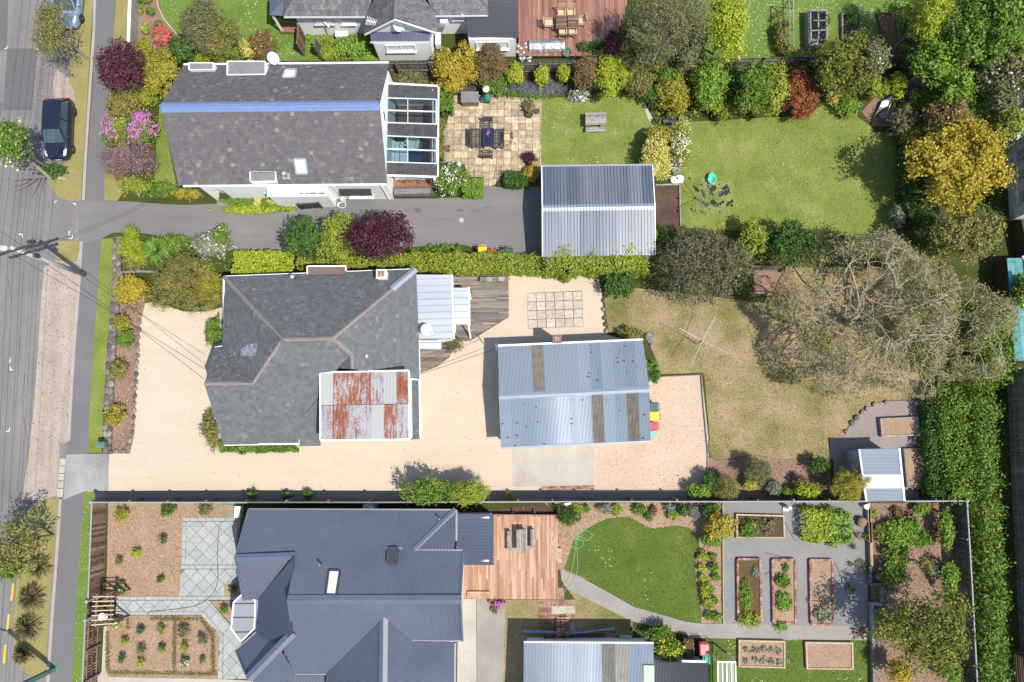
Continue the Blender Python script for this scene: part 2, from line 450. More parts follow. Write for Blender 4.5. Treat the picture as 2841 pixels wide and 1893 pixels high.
def walls(poly,z0,tops,parent,mat,name='wall',thick=0.12):
    """one wall panel per edge of a footprint; tops = height per vertex or one number"""
    n = len(poly); out = []
    for i in range(n):
        a,b = poly[i],poly[(i + 1) % n]
        ta,tb = (tops[i],tops[(i + 1) % n]) if isinstance(tops,(list,tuple)) else (tops,tops)
        m = MB(); d = (b - a); d.z = 0; nx = Vector((-d.y,d.x,0)).normalized() * thick
        a0,b0 = Vector((a.x,a.y,z0)),Vector((b.x,b.y,z0)); a1,b1 = Vector((a.x,a.y,ta)),Vector((b.x,b.y,tb))
        m.add([a0,b0,b1,a1,a0 + nx,b0 + nx,b1 + nx,a1 + nx],[(0,1,2,3),(5,4,7,6),(0,4,5,1),(3,2,6,7),(0,3,7,4),(1,5,6,2)])
        out.append(m.build(name,mat,parent))
    return out
def specks(parent,pl,n,size,mat,cut,scale=0.7,name='lichen',z=.022):
    """lichen flecks lying on a roof plane, gathered in patches"""
    a,b,c,d = pl.bounds(); win = [Vector((x,y,0)) for x,y in pl.q]; P_ = []
    for u,v in zip(RNG.uniform(a,b,n),RNG.uniform(c,d,n)):
        if inside(win,u,v) and mnoise.noise(Vector((u * scale,v * scale,n))) > cut: P_.append(tuple(pl.w(u,round(v / .215) * .215 + .03 * random.random(),z)))
    V = leaves(np.array(P_),np.tile(np.array([tuple(pl.n)]),(len(P_),1)),size,.6,.05,np.tile(np.array([tuple(pl.u)]),(len(P_),1)))
    off = Vector(); q = parent
    while q is not None: off = off + q.location; q = q.parent
    return tag(inst(name,npmesh(name,V - np.array(tuple(off)),4,mat),parent),kind='stuff')
def gutter(pa,mat='white_paint',parent=None,name='gutter',wd=0.11,off=0.0):
    m = MB()
    for a,b in zip(pa,pa[1:]):
        z = Vector((0,0,off)); m.bar(a + z,b + z,wd,0.09)
    return m.build(name,mat,parent)
# ---------------------------------------------------------------- ground materials
surf('asphalt_road',[(0.3, '#838081'),(0.5, '#979391'),(0.68, '#b0aba6')],0.22,7,0.9,0.25,0.25,(60, '#716f70',0.62,0.5),streak=(1.1,.09,.45))
surf('asphalt_dark',[(0.3, '#777476'),(0.7, '#878486')],0.3,9,0.9,0.25,0.4,(60, '#6c6a70',0.62,0.5))
surf('asphalt_path',[(0.3, '#807f81'),(0.6, '#8d8b8c'),(0.75, '#9c9998')],0.35,12,0.9,0.2,0.35,(70, '#7d7c82',0.6,0.4))
surf('asphalt_drive',[(0.3, '#848181'),(0.55, '#979392'),(0.72, '#aea8a3')],0.22,12,0.9,0.25,0.25,(70, '#757275',0.62,0.4),streak=(.08,1.0,.45))
surf('asphalt_apron',[(0.3, '#8f8e92'),(0.5, '#b5b3b2'),(0.7, '#d3d0cb')],0.3,8,0.9,0.25,0.25,(70, '#7d7c82',0.62,0.4))
surf('gravel_shoulder',[(0.3, '#a5907f'),(0.42, '#c0ae9e'),(0.55, '#d3c5b8'),(0.7, '#e2d6ca')],0.5,14,0.95,0.4,0.35,(14, '#93806f',0.6,0.7),streak=(1.6,.1,.55))
surf('kerb_stone',[(0.3, '#b9aea8'),(0.7, '#d9d0c8')],0.8,14,0.9,0.3,0.5,(25, '#978a84',0.62,0.5))
surf('cream_gravel',[(0.3, '#dac4aa'),(0.42, '#ead8c0'),(0.55, '#f3e1ca'),(0.72, '#f9ebd8')],0.26,26,0.95,0.5,0.4,(50, '#d5b498',0.62,0.6),streak=(.06,1.3,.5))
surf('cream_gravel_worn',[(0.3, '#c9ae9a'),(0.45, '#ecd0b6'),(0.7, '#f8dfc6')],0.35,20,0.95,0.5,0.45,(26, '#8f7c70',0.62,0.7))
surf('grey_gravel',[(0.3, '#92918f'),(0.5, '#a6a4a1'),(0.7, '#bab7b3')],0.5,26,0.95,0.5,0.6,(34, '#77777e',0.6,0.6))
surf('dust_ground',[(0.3, '#a39993'),(0.7, '#bbb0a8')],0.5,16,0.95,0.4,0.5,(30, '#8a7f7a',0.6,0.5))
surf('concrete',[(0.3, '#bdb4a6'),(0.45, '#d6cdbf'),(0.65, '#e6ded0')],0.5,12,0.9,0.2,0.3,(18, '#aaa298',0.64,0.5))
surf('concrete_old',[(0.3, '#a49d97'),(0.5, '#b5aea6'),(0.7, '#c6bfb5')],0.6,12,0.9,0.25,0.35,(16, '#8c857f',0.63,0.5))
surf('dry_grass',[(0.25, '#8e8c4c'),(0.42, '#a8a062'),(0.6, '#bcb07a'),(0.75, '#cbbb90')],0.55,10,1,0.8,0.5,(38, '#6f7338',0.58,0.5))
surf('lawn',[(0.33, '#688238'),(0.44, '#869a46'),(0.54, '#9ba652'),(0.66, '#b8b676')],0.5,11,1,0.9,0.45,(40, '#5f752f',0.57,0.5))
surf('lawn_green',[(0.3, '#546a2a'),(0.5, '#6c8038'),(0.7, '#8a944e')],0.6,12,1,0.9,0.45,(40, '#43601a',0.57,0.5))
surf('lawn_bright',[(0.25, '#63853c'),(0.5, '#7f9c48'),(0.75, '#a0b060')],0.6,12,1,0.9,0.45,(40, '#4d702a',0.57,0.5))
surf('lawn_brown',[(0.35, '#707a3c'),(0.44, '#949058'),(0.51, '#b2a074'),(0.6, '#ccb092')],0.42,9,1,0.9,0.4,(34, '#7a6c44',0.58,0.5))
surf('soil',[(0.3, '#4f4038'),(0.5, '#6a584c'),(0.7, '#846f60')],0.8,14,1,0.8,0.6,(30, '#3c3029',0.6,0.6))
surf('leaf_litter',[(0.25, '#57462e'),(0.5, '#7a6446'),(0.75, '#9c8560')],0.6,16,1,0.9,0.6,(30, '#3d3322',0.58,0.6))
surf('undergrowth_soil',[(0.25, '#3c4620'),(0.5, '#566030'),(0.75, '#7a7448')],0.5,10,1,0.9,0.6,(26, '#2d3518',0.56,0.6))
surf('bark_bed',[(0.25, '#8d6f5e'),(0.5, '#b3917d'),(0.75, '#cfb09b')],0.6,16,1,0.9,0.6,(26, '#6e5447',0.58,0.7))
surf('mulch_bed',[(0.25, '#a5866c'),(0.5, '#c6a88c'),(0.75, '#e0c7ad')],0.7,16,1,0.9,0.6,(24, '#855c40',0.58,0.7))
pieces('wood_chip',[(0, '#856855'),(0.35, '#b69378'),(0.7, '#dabb9f'),(1, '#efdac2')],0.9,0.2)
pieces('bark_chip',[(0, '#6d5347'),(0.4, '#a5836f'),(0.8, '#d3b49e'),(1, '#e6cdb9')],0.9,0.2)
plain('daisy_white',(0.75,0.75,0.68),0.8)
plain('paint_white',(0.72,0.72,0.7),0.7,0,0.2,14)
plain('paint_yellow',(0.70,0.36,0.04),0.7,0,0.25,14)
surf('stone_wall',[(0.3, '#7d7370'),(0.5, '#968b86'),(0.7, '#b0a49d')],0.9,10,0.95,0.5,0.5,(12, '#5f5653',0.62,0.5))
pieces('field_stone',[(0, '#6e6664'),(0.5, '#948a85'),(1, '#b5aaa2')],0.95,0.6,8)

# ---------------------------------------------------------------- ground
g = MB().face([Vector((x,y,-0.16)) for x,y in ((-600,-600),(600,-600),(600,600),(-600,600))]).build('ground', 'leaf_litter'); tag(g,kind='structure')
# the land east of the kerb stands 0.1 m above the road
land = [P('a',632,-400),P('a',632,0),P('a',600,560),P('a',551,1365),P('e',540,400),P('e',470,1400),P('i',340,1568),P('i',330,1900)]
m = MB().prism([Vector((p.x,p.y,0)) for p in land] + [Vector((140,-150,0)),Vector((140,150,0)),Vector((land[0].x,150,0))],-0.15,-0.006)
tag(m.build('terrain', 'undergrowth_soil'),kind='structure')
ZR = -0.11
sheet('road', 'o -900,-700 o 300,-700 a 640,0 a 600,560 a 551,1365 e 540,400 e 470,1400 i 340,1568 o 40,2300 o -1200,2300', 'asphalt_road',ZR)
sheet('road_patch', 'a 50,330 250,330 235,560 218,752 20,750 35,540', 'asphalt_dark',ZR + 0.004)
sheet('road_patch', 'a -60,-30 55,-30 52,150 44,342 -60,345', 'asphalt_dark',ZR + 0.004)
sheet('road_patch', 'a -60,660 20,700 0,800 -60,900', 'asphalt_dark',ZR + 0.004)
sheet('road_shoulder', 'e 300,300 378,250 520,258 545,160 556,118 545,400 500,1000 472,1395 455,1490 405,1490 405,1568 195,1568 225,1300 262,800 280,500', 'gravel_shoulder',ZR + 0.004)
sheet('road_shoulder', 'i 200,-20 405,15 385,300 300,330 150,330', 'gravel_shoulder',ZR + 0.003)
sheet('dirt_patch', 'a 385,470 505,560 510,700 500,1060 440,1090 430,660 370,700 365,560', 'gravel_shoulder',ZR + 0.006)
sheet('verge', 'a 500,-60 645,-60 630,240 602,560 575,960 551,1362 480,1366 395,1345 345,1260 340,1205 420,1120 480,1090 505,940 500,760 515,640 470,560 480,420 500,200', 'dry_grass',ZR + 0.008)
sheet('verge', 'e 388,118 545,122 522,262 378,255', 'dry_grass',ZR + 0.012)
sheet('verge', 'i 340,322 400,320 385,560 355,800 330,1150 305,1530 250,1530 185,1515 135,1480 75,1170 110,900 130,560 200,380', 'dry_grass',ZR + 0.008)
# kerb, in lengths, and the crossing slabs
def strip_box(name,a,b,wd,z0,z1,mat,parent=None,kind=None):
    d = (b - a).normalized(); x = Vector((-d.y,d.x,0)) * wd / 2
    return tag(MB().prism([a - x,b - x,b + x,a + x],z0,z1).build(name,mat,parent),kind=kind)
kerb = [pts('a 645,-60 638,200'),pts('a 638,200 614,560'),pts('a 614,560 588,960'),pts('a 588,960 565,1364'),pts('e 552,122 542,330'),pts('e 542,330 515,690'),pts('e 515,690 490,1040'),pts('e 490,1040 466,1480'),pts('i 410,322 395,560'),pts('i 395,560 378,800'),pts('i 378,800 352,1150'),pts('i 352,1150 328,1530'),pts('i 328,1530 318,1700')]
for a,b in kerb: strip_box('kerb',a.lerp(b,0.002),a.lerp(b,0.998),0.2,-0.14,0.0075, 'kerb_stone',None, 'structure')
for a,b in ((pts('i 425,48 420,95')),(pts('i 419,100 415,146')),(pts('i 415,151 411,197')),(pts('i 410,203 407,248')),(pts('i 407,254 403,310'))):
    strip_box('crossing_slab',a,b,0.38,-0.14,-0.05, 'concrete',None, 'structure')
sheet('footpath', 'a 655,-60 790,-60 785,0 770,300 745,600 735,760 715,1100 708,1365 e 690,105 660,500 635,850 610,1250 597,1568 i 570,270 545,650 520,1000 490,1568 480,1700 320,1700 335,1568 370,1150 400,800 430,330 450,30 e 470,1400 490,1000 515,700 540,400 562,140 a 575,1368 600,1000 630,560 645,200', 'asphalt_path',0.004)
Q = 0.004
sheet('grass_strip', 'a 785,-60 885,-60 855,290 800,560 740,760 735,700 770,300', 'dry_grass',Q)
sheet('grass_strip', 'a 735,760 860,900 870,1250 800,1366 708,1365 715,1100', 'dry_grass',Q)
sheet('grass_strip', 'e 690,105 782,100 760,500 735,800 712,1150 690,1558 597,1562 610,1250 635,850 660,500', 'lawn',Q)
sheet('grass_strip', 'i 570,270 650,268 625,640 595,1000 572,1700 480,1700 490,1568 520,1000 545,650', 'lawn_bright',Q)
# the long asphalt drive to the carport
sheet('driveway', 'a 575,1370 708,1367 870,1370 1060,1385 1260,1395 1480,1385 1620,1420 b 0,1440 250,1440 300,1408 600,1360 960,1352 1270,1348 1570,1340 1570,1262 1640,1268 c 0,1282 250,1268 252,1130 1020,1130 1020,1560 g 1010,240 252,240 f 1764,235 1520,175 1480,155 1400,140 1090,160 600,190 300,200 0,205 e 1764,190 1550,180 1250,120 1000,70 850,60 760,65 690,105 562,138', 'asphalt_drive',0.009)
sheet('apron', 'i 450,20 742,14 735,266 640,272 570,272 432,328', 'asphalt_apron',0.01)
sheet('driveway', 'a 535,1363 590,1367 e 575,140 535,124', 'asphalt_drive',.0065)
# the cream gravel yard
sheet('gravel_yard', 'e 980,545 1040,535 1130,560 1250,600 1400,600 1764,500 f 900,400 g 30,340 640,325 660,480 672,600 690,755 850,800 1060,1045 1340,1030 1352,1150 1385,1460 k 1380,0 1385,130 1385,270 0,270 j 0,262 i 1764,262 735,268 742,12 e 880,1565 912,1440 920,1200 935,960 948,700', 'cream_gravel',0.004)
sheet('gravel_yard', 'g 985,1100 1060,1050 1330,1038 1345,1150 1378,1500 k 1378,0 1378,260 620,262 610,0 g 605,1500 990,1480', 'cream_gravel_worn',0.008)
# concrete apron before the corrugated garage, in two pours
sheet('concrete_apron', 'k 52,0 52,242 235,238 440,232 610,230 605,-50 55,-50', 'concrete',0.012)
# cracks running out of the dark road patch, and one along the drive
m = MB(); rc = random.Random(2)
def crack(tl,x,y,dx,dy,n,z):
    q = [P(tl,x,y,z)]
    for k in range(n): x += dx + rc.uniform(-6,6); y += dy + rc.uniform(-9,9); q.append(P(tl,x,y,z))
    m.tube(q,.012,.006,4,False)
for k in range(11): crack('a',244,350 + k * 33,rc.uniform(10,16),rc.uniform(-3,4),rc.randint(4,7),ZR)
for k in range(5): crack('e',rc.uniform(20,180),rc.uniform(250,1400),rc.uniform(-6,6),26,9,ZR)
for k in range(4): crack('b',200 + k * 330,1440 + rc.uniform(-30,60),30,rc.uniform(-4,4),9,.007)
tag(m.build('road_cracks', 'soil'),kind='stuff')
# ---------------------------------------------------------------- gardens: lawns, beds, paths
LAWN_DAISY = 'a 1075,-90 1085,50 1130,140 1185,205 1260,260 1320,420 b 90,420 300,420 320,150 110,110 100,-90'
LAWN_TOP = 'b 100,105 330,225 1000,225 1005,412 60,412'
LAWN_BACK = 'c 1300,-60 1764,-90 d 1000,-60 900,380 c 1350,400'
LAWN_PATIO = 'c 250,662 560,668 905,658 965,770 1005,850 1030,895 1000,1000 1010,1122 252,1122'
LAWN_BIG = 'c 1020,870 1200,852 1250,830 1764,802 d 300,790 400,700 480,700 700,840 760,900 900,900 880,1568 h 850,60 300,100 g 1700,60 1560,50 1240,30 1205,0 c 1195,1255 1185,1190 1010,1130 1000,1000'
LAWN_BROWN = 'g 680,520 700,470 900,440 1764,540 h 100,300 900,300 1080,1195 800,1205 640,1292 560,1390 540,1450 440,1460 440,1568 l 440,50 300,50 100,50 k 1690,20 1450,60 1400,40 1388,-20 g 1395,1460 1358,1050 1345,1015 1060,1026 1020,900 950,740 710,740 690,640'
LAWN_CURVY = 'k 565,520 640,480 700,455 770,445 840,445 900,470 960,510 1010,522 1090,512 1180,502 1260,520 1310,570 1325,640 1295,760 1300,860 1320,940 1335,1020 1338,1166 1230,1152 1050,1103 880,1052 680,935 500,842 400,800 440,700 470,600'
LAWN_LOW = 'k 1340,1272 1764,1277 l 715,1282 730,1700 k 1764,1750 1400,1750 1400,1400'
FRONT_STRIP = 'a 1085,720 1130,900 1200,1262 1050,1262 1062,950'
sheet('lawn',LAWN_DAISY, 'lawn_bright',0.004)
sheet('lawn',LAWN_TOP, 'lawn_bright',0.008)
sheet('lawn',LAWN_BACK, 'lawn_bright',0.004)
sheet('lawn',LAWN_PATIO, 'lawn',0.008)
sheet('lawn',LAWN_BIG, 'lawn',0.004)
sheet('lawn',LAWN_BROWN, 'lawn_brown',0.002)
sheet('lawn',FRONT_STRIP, 'lawn',0.006)
MULCH_A = 'i 735,352 1660,350 1640,440 1600,700 1600,450 1245,450 1228,800 1218,985 860,985 720,1000 730,700'
MULCH_B = 'i 780,1115 1370,1115 1490,1250 1480,1545 735,1530 735,1470 715,1470 730,1190'
BED_CURVY = 'k 270,350 1480,345 1482,1167 1340,1167 360,800 360,430'
BED_CORNER = 'l 705,350 1340,350 1400,1700 745,1700'
BED_BARK = 'k 1388,40 1450,64 1690,24 l 100,52 440,54 462,330 0,330 k 1240,330 1380,140'
BED_FRONT = 'e 785,480 980,470 985,545 950,700 935,960 915,1200 912,1440 885,1560 700,1560 740,1200 760,800'
sheet('garden_bed', 'a 940,-60 1072,-60 1083,50 1128,140 1183,205 1258,300 1080,420 935,330', 'bark_bed',0.008)
sheet('garden_bed', 'b 920,470 1250,470 c 480,440 480,652 0,648 b 1370,648 1300,560', 'soil',0.006)
sheet('garden_bed', 'c 1020,1272 1188,1257 1197,1540 g 1212,20 1100,60 1020,0', 'soil',0.010)
sheet('garden_bed',BED_FRONT, 'bark_bed',0.012)
sheet('garden_bed',BED_BARK, 'bark_bed',0.006)
sheet('garden_bed', 'g 1690,290 h 190,290 210,480 0,480 g 1700,480', 'bark_bed',0.006)
sheet('garden_bed', 'd 660,760 760,650 880,650 900,860 740,860', 'bark_bed',0.010)
sheet('garden_bed',MULCH_A, 'mulch_bed',0.006)
sheet('garden_bed',MULCH_B, 'mulch_bed',0.010)
sheet('garden_bed', 'i 1425,1015 1580,1015 1570,1172', 'mulch_bed',0.011)
sheet('garden_bed', 'i 1525,900 1700,900 1700,986 1525,986', 'mulch_bed',0.011)
sheet('garden_bed',BED_CURVY, 'mulch_bed',0.002)
sheet('garden_bed',BED_CORNER, 'bark_bed',0.004)
sheet('lawn',LAWN_CURVY, 'lawn_green',0.006)
sheet('lawn',LAWN_LOW, 'lawn_green',0.004)
sheet('bare_ground', 'i 735,271 1764,269 k 1240,270 1240,335 i 640,335 640,276', 'dust_ground',0.003)  # soil strip by the fence; its grey also carries the fence's shadow
sheet('bare_ground', 'h 540,1450 562,1402 640,1302 780,1217 860,1207 1090,1202 1130,1568 l 1130,335 470,335 470,56 445,48 h 445,1568 444,1460', 'dust_ground',0.012)
sheet('bare_ground', 'k -40,1008 480,1008 425,932 640,1042 870,1152 870,1600 -60,1600', 'lawn_brown',0.002)
sheet('bare_ground', 'j 1380,395 1640,395 k 350,345 365,430 0,440 j 1380,430', 'soil',0.003)
sheet('gravel_court', 'k 1484,345 l 695,345 705,1192 k 1484,1172', 'grey_gravel',0.004)
sheet('path', 'k 380,805 500,847 680,942 880,1057 1060,1107 1230,1157 1340,1170 1764,1172 l 0,1177 600,1187 712,1192 712,1282 0,1282 k 1764,1277 1280,1267 1180,1232 860,1152 640,1042 420,932 385,870', 'concrete_old',0.010)
sheet('concrete_drive', 'j 1400,1002 1522,1002 1526,1700 1390,1700', 'concrete',0.006)
sheet('concrete_drive', 'j 1525,1002 1640,1002 1722,1010 1700,1700 1529,1700', 'concrete_old',0.006)
sheet('concrete_strip', 'i 705,1190 728,1188 714,1472 734,1472 734,1532 1480,1547 1720,1560 1720,1700 540,1700 600,1560 690,1500', 'concrete',0.006)
sheet('path_edge', 'c 905,640 925,650 985,760 1025,850 1040,900 1015,895 960,770', 'concrete',0.014)
sheet('path_edge', 'c 1050,880 1070,852 1200,845 1205,860 1090,868', 'concrete',0.012)
sheet('concrete_strip', 'b 1305,850 1325,850 1320,1110 1285,1100', 'concrete_old',0.010)
# metal edging between bed and the daisy lawn
ed = pts('a 1068,-60 1078,50 1122,140 1180,207 1215,245')
m = MB()
for a,b in zip(ed,ed[1:]): m.bar(a + Vector((0,0,.05)),b + Vector((0,0,.05)),0.07,0.12)
tag(m.build('lawn_edging', 'concrete'), 'pale curved edging strip between bark bed and daisy lawn', 'edging')

def inside(q,x,y):
    r = False; n = len(q)
    for i in range(n):
        a,b = q[i],q[(i + 1) % n]
        if (a.y > y) != (b.y > y) and x < (b.x - a.x) * (y - a.y) / (b.y - a.y) + a.x: r = not r
    return r
def scatter(name,s,mat,dens,size,z,aspect=0.6,up=1.0,jit=0.25,patch=None,label=None,cut=0.0,but=None):
    """countless small pieces over an area: one object"""
    ex = pts(but) if but else None; q = pts(s); x0,x1 = min(p.x for p in q),max(p.x for p in q); y0,y1 = min(p.y for p in q),max(p.y for p in q)
    n = int(dens * (x1 - x0) * (y1 - y0)); X = RNG.uniform(x0,x1,n); Y = RNG.uniform(y0,y1,n)
    k = [i for i in range(n) if inside(q,X[i],Y[i]) and not (ex and inside(ex,X[i],Y[i])) and (patch is None or mnoise.noise(Vector((X[i] * patch,Y[i] * patch,len(s)))) > cut)]
    p = np.stack([X[k],Y[k],z + RNG.uniform(0.004,0.02,len(k))],axis=1)
    nr = np.tile(np.array([[0,0,up]]),(len(k),1))
    return tag(inst(name,npmesh(name,leaves(p,nr,size,aspect,jit),4,mat),None),label,None,None, 'stuff')
leafmat('blade_green',[(0.2, '#54751f'),(0.5, '#6e8f2c'),(0.8, '#8aa63f')],0.2)
leafmat('blade_lawn',[(0.2, '#7d8b40'),(0.5, '#a0a655'),(0.8, '#c2bf7c')],0.2)
leafmat('blade_dry',[(0.2, '#8d8a4c'),(0.5, '#b7a573'),(0.8, '#d2bb92')],0.2)
leafmat('blade_bright',[(0.2, '#557a2c'),(0.5, '#78a03c'),(0.8, '#9aba58')],0.2)
for s,m,d in ((LAWN_DAISY, 'blade_bright',50),(LAWN_BACK, 'blade_bright',40),(LAWN_TOP, 'blade_bright',60),(LAWN_PATIO, 'blade_lawn',60),(LAWN_BIG, 'blade_lawn',40),(LAWN_BROWN, 'blade_dry',40),(LAWN_CURVY, 'blade_green',60),(LAWN_LOW, 'blade_green',60),(FRONT_STRIP, 'blade_lawn',60)):
    scatter('grass',s,m,d,0.13,0.006,0.4,0.9,0.6)
for s,d,c in ((LAWN_DAISY,9,0.05),(LAWN_BACK,16,-0.05),(LAWN_BIG,2.5,0.1),(LAWN_PATIO,2.5,0.1),(LAWN_CURVY,6,0.22),(LAWN_LOW,7,0.1)):
    scatter('daisies',s, 'daisy_white',d,0.05,0.03,0.95,1,0.2,0.5,None,c)
scatter('daisies', 'i 570,270 650,268 625,640 595,1000 572,1600 490,1568 520,1000 545,650', 'daisy_white',12,0.04,0.02,0.95,1,0.2)
for s in (MULCH_A,MULCH_B,BED_CURVY): scatter('wood_chips',s, 'wood_chip',55,0.13,0.008,0.35,1,0.35,but=LAWN_CURVY)
for s in (BED_CORNER,BED_BARK,BED_FRONT): scatter('bark_chips',s, 'bark_chip',55,0.13,0.014,0.4,1,0.35)
for s,d,sz,mt in (('g 985,1100 1060,1050 1330,1038 1345,1150 1378,1500 k 1378,0 1378,260 620,262 610,0 g 605,1500 990,1480',14,.06, 'field_stone'),('e 980,560 1380,640 1380,1100 1500,1500 f 1150,1520 1150,1040 1480,900 g 20,420 640,340 660,480 680,700 300,760 k 0,20 40,260 i 740,262 745,20 e 900,1540 935,960',1.6,.07, 'field_stone'),('e 300,300 545,160 545,400 500,1000 472,1395 405,1490 405,1568 195,1568 262,800 280,500',5,.09, 'bark_chip'),('h 440,60 1050,60 1080,1190 640,1290 200,700',9,.12, 'bark_chip'),('b 600,1360 1500,1350 f 1480,150 1100,150 e 1764,190 a 1100,1390',1.2,.08, 'bark_chip')): scatter('scattered_litter',s,mt,d,sz,.013,.6,1,.3)
scatter('fallen_leaves', 'h 540,1450 640,1302 860,1207 1090,1202 1130,1568 l 1130,335 470,335', 'bark_chip',5,0.07,0.014,0.5,1,0.3)

# ---------------------------------------------------------------- paving laid piece by piece
pieces('paver_tan',[(0, '#b6a68c'),(0.3, '#ccb898'),(0.6, '#dac6a6'),(0.85, '#e5d2b4'),(1, '#eed9b2')],0.85,0.25,4.0,0.4)
surf('joint_tan',[(0.3, '#85725a'),(0.7, '#9c886a')],1,12)
pieces('paver_grey',[(0, '#bcc0bd'),(0.5, '#c4c8c4'),(1, '#cbcec9')],0.85,0.2,6.0,0.12)
surf('joint_grey',[(0.3, '#868886'),(0.7, '#9a9c99')],1,12)
pieces('slab_pale',[(0, '#d2c8b6'),(0.5, '#ddd3c3'),(1, '#e8decd')],0.85,0.3,5.0,0.25)
pieces('brick_red',[(0, '#9a6a58'),(0.4, '#b58574'),(0.8, '#caa090'),(1, '#d6b5a4')],0.9,0.3,14,0.3)
def paving(name,bed,s,z,cw,ch,mat,joint,edge=None,gap=0.014,offs=0.0,piece='paver',thick=0.02,limit=300,key=None,jitter=0.0):
    base = sheet(name,s,joint,z); q = pts(s,z)
    pl = Plane(q,edge); pl.q = [((p - pl.o).dot(pl.u),(p - pl.o).dot(pl.v)) for p in q]
    n = len(pl.q)
    if sum(pl.q[i][0] * pl.q[(i + 1) % n][1] - pl.q[(i + 1) % n][0] * pl.q[i][1] for i in range(n)) < 0: pl.q = pl.q[::-1]
    pcs = laid(pl,cw,ch,None,gap,offs,jitter,0.0,thick)
    place(pcs,piece,mat,base,limit,piece,key)
    return base
pa,pb = pts('c 0,1165 248,1165')
paving('patio', 'joint_tan', 'b 1370,650 1640,648 c 0,650 250,648 250,1165 0,1168 b 1640,1266 1572,1266 1572,1205 1470,1205 1440,1120 1320,1100 1325,830 1345,745',0.012,(P('c',248,900) - P('c',5,900)).length / 5,(P('c',248,650) - P('c',248,1120)).length / 10, 'paver_tan', 'joint_tan',pb - pa)
# diamond paved terrace with a border course
GREY = 'i 1268,476 1590,476 1605,600 1580,770 1262,770'
ea = pts('i 1300,600 1360,537')
dv = (ea[1] - ea[0])
for s in (GREY, 'i 1230,800 1600,800 1620,900 1525,900 1525,984 1218,984', 'i 790,1012 1420,1012 1560,1172 1640,1300 1690,1400 1690,1545 1515,1548 1520,1240 1385,1088 790,1088'):
    paving('terrace', 'joint_grey',s,0.014,0.62,0.62, 'paver_grey', 'joint_grey',dv)
for s in ('i 1245,450 1615,450 1615,474 1245,474', 'i 1243,478 1266,478 1260,770 1232,770', 'i 1230,772 1605,772 1605,798 1230,798', 'i 1592,478 1614,478 1604,770 1584,770', 'i 780,986 1640,986 1640,1010 780,1010', 'i 785,1090 1382,1090 1384,1112 785,1112', 'i 1372,1115 1386,1092 1518,1242 1512,1545 1482,1545 1492,1250'):
    q = pts(s,0.013); paving('terrace_border', 'joint_grey',s,0.0145,0.48,0.24 if (q[1] - q[0]).length > (q[2] - q[1]).length else 0.48, 'paver_grey', 'joint_grey',q[1] - q[0])
ea = pts('g 160,716 535,702')
paving('slab_square', 'joint_tan', 'g 152,474 525,458 535,702 160,716',0.010,(ea[1] - ea[0]).length / 6,(P('g',155,474) - P('g',160,716)).length / 4.02, 'slab_pale', 'joint_tan',ea[1] - ea[0],0.022,piece='slab')
ea = pts('k 235,1100 320,1100')
paving('brick_paving', 'x', 'k 235,1020 360,1020 362,925 405,925 405,1010 480,1048 480,1130 440,1160 345,1150 325,1225 315,1225 315,1150 235,1150',0.012,0.25,0.24, 'brick_red', 'joint_tan',ea[1] - ea[0],0.006,piece='brick')
ea = pts('k 250,250 610,235')
paving('brick_edging', 'x', 'k 250,238 612,229 612,262 250,268',0.010,0.24,0.12, 'brick_red', 'joint_tan',ea[1] - ea[0],0.005,0.5,piece='brick')
# shared pale slabs by the deck step
m = MB()
for s in ('k 318,1050 480,1048 480,1100 318,1105', 'k 435,1172 480,1172 482,1225 435,1225'):
    o = MB().prism(pts(s),0.01,0.06).build('stepping_slab', 'slab_pale'); tag(o,('broad pale slab laid across the brick paving by the deck', 'small pale slab beside the brick stack')[s[2:5] == '435'], 'slab')
# ---------------------------------------------------------------- timber decks, board by board
pieces('deck_red',[(0, '#9a6a5a'),(0.5, '#b07e6d'),(1, '#c69483')],0.7,0.2,3,0.3,grain=(1,0.12,1))
pieces('deck_cedar',[(0, '#bd8666'),(0.3, '#cd997a'),(0.6, '#daab8d'),(1, '#e8c2a5')],0.6,0.2,3,0.3,grain=(1.5,0.15,1))
pieces('deck_grey',[(0, '#7f756c'),(0.5, '#978c82'),(1, '#b0a59a')],0.85,0.3,3,0.4,grain=(0.15,1.5,1))
pieces('wood_weathered',[(0, '#8f8984'),(0.5, '#aaa49e'),(1, '#c4beb6')],0.85,0.3,4,0.35,grain=(1,1,1))
pieces('wood_brown',[(0, '#6f5647'),(0.5, '#8d705f'),(1, '#a98a77')],0.8,0.3,4,0.35)
pieces('wood_pine',[(0, '#c3a482'),(0.5, '#d8bb98'),(1, '#e6cfae')],0.7,0.2,5,0.25)
pieces('wood_dark',[(0, '#4a3f3a'),(0.5, '#5f534c'),(1, '#776a62')],0.85,0.3,5,0.35)
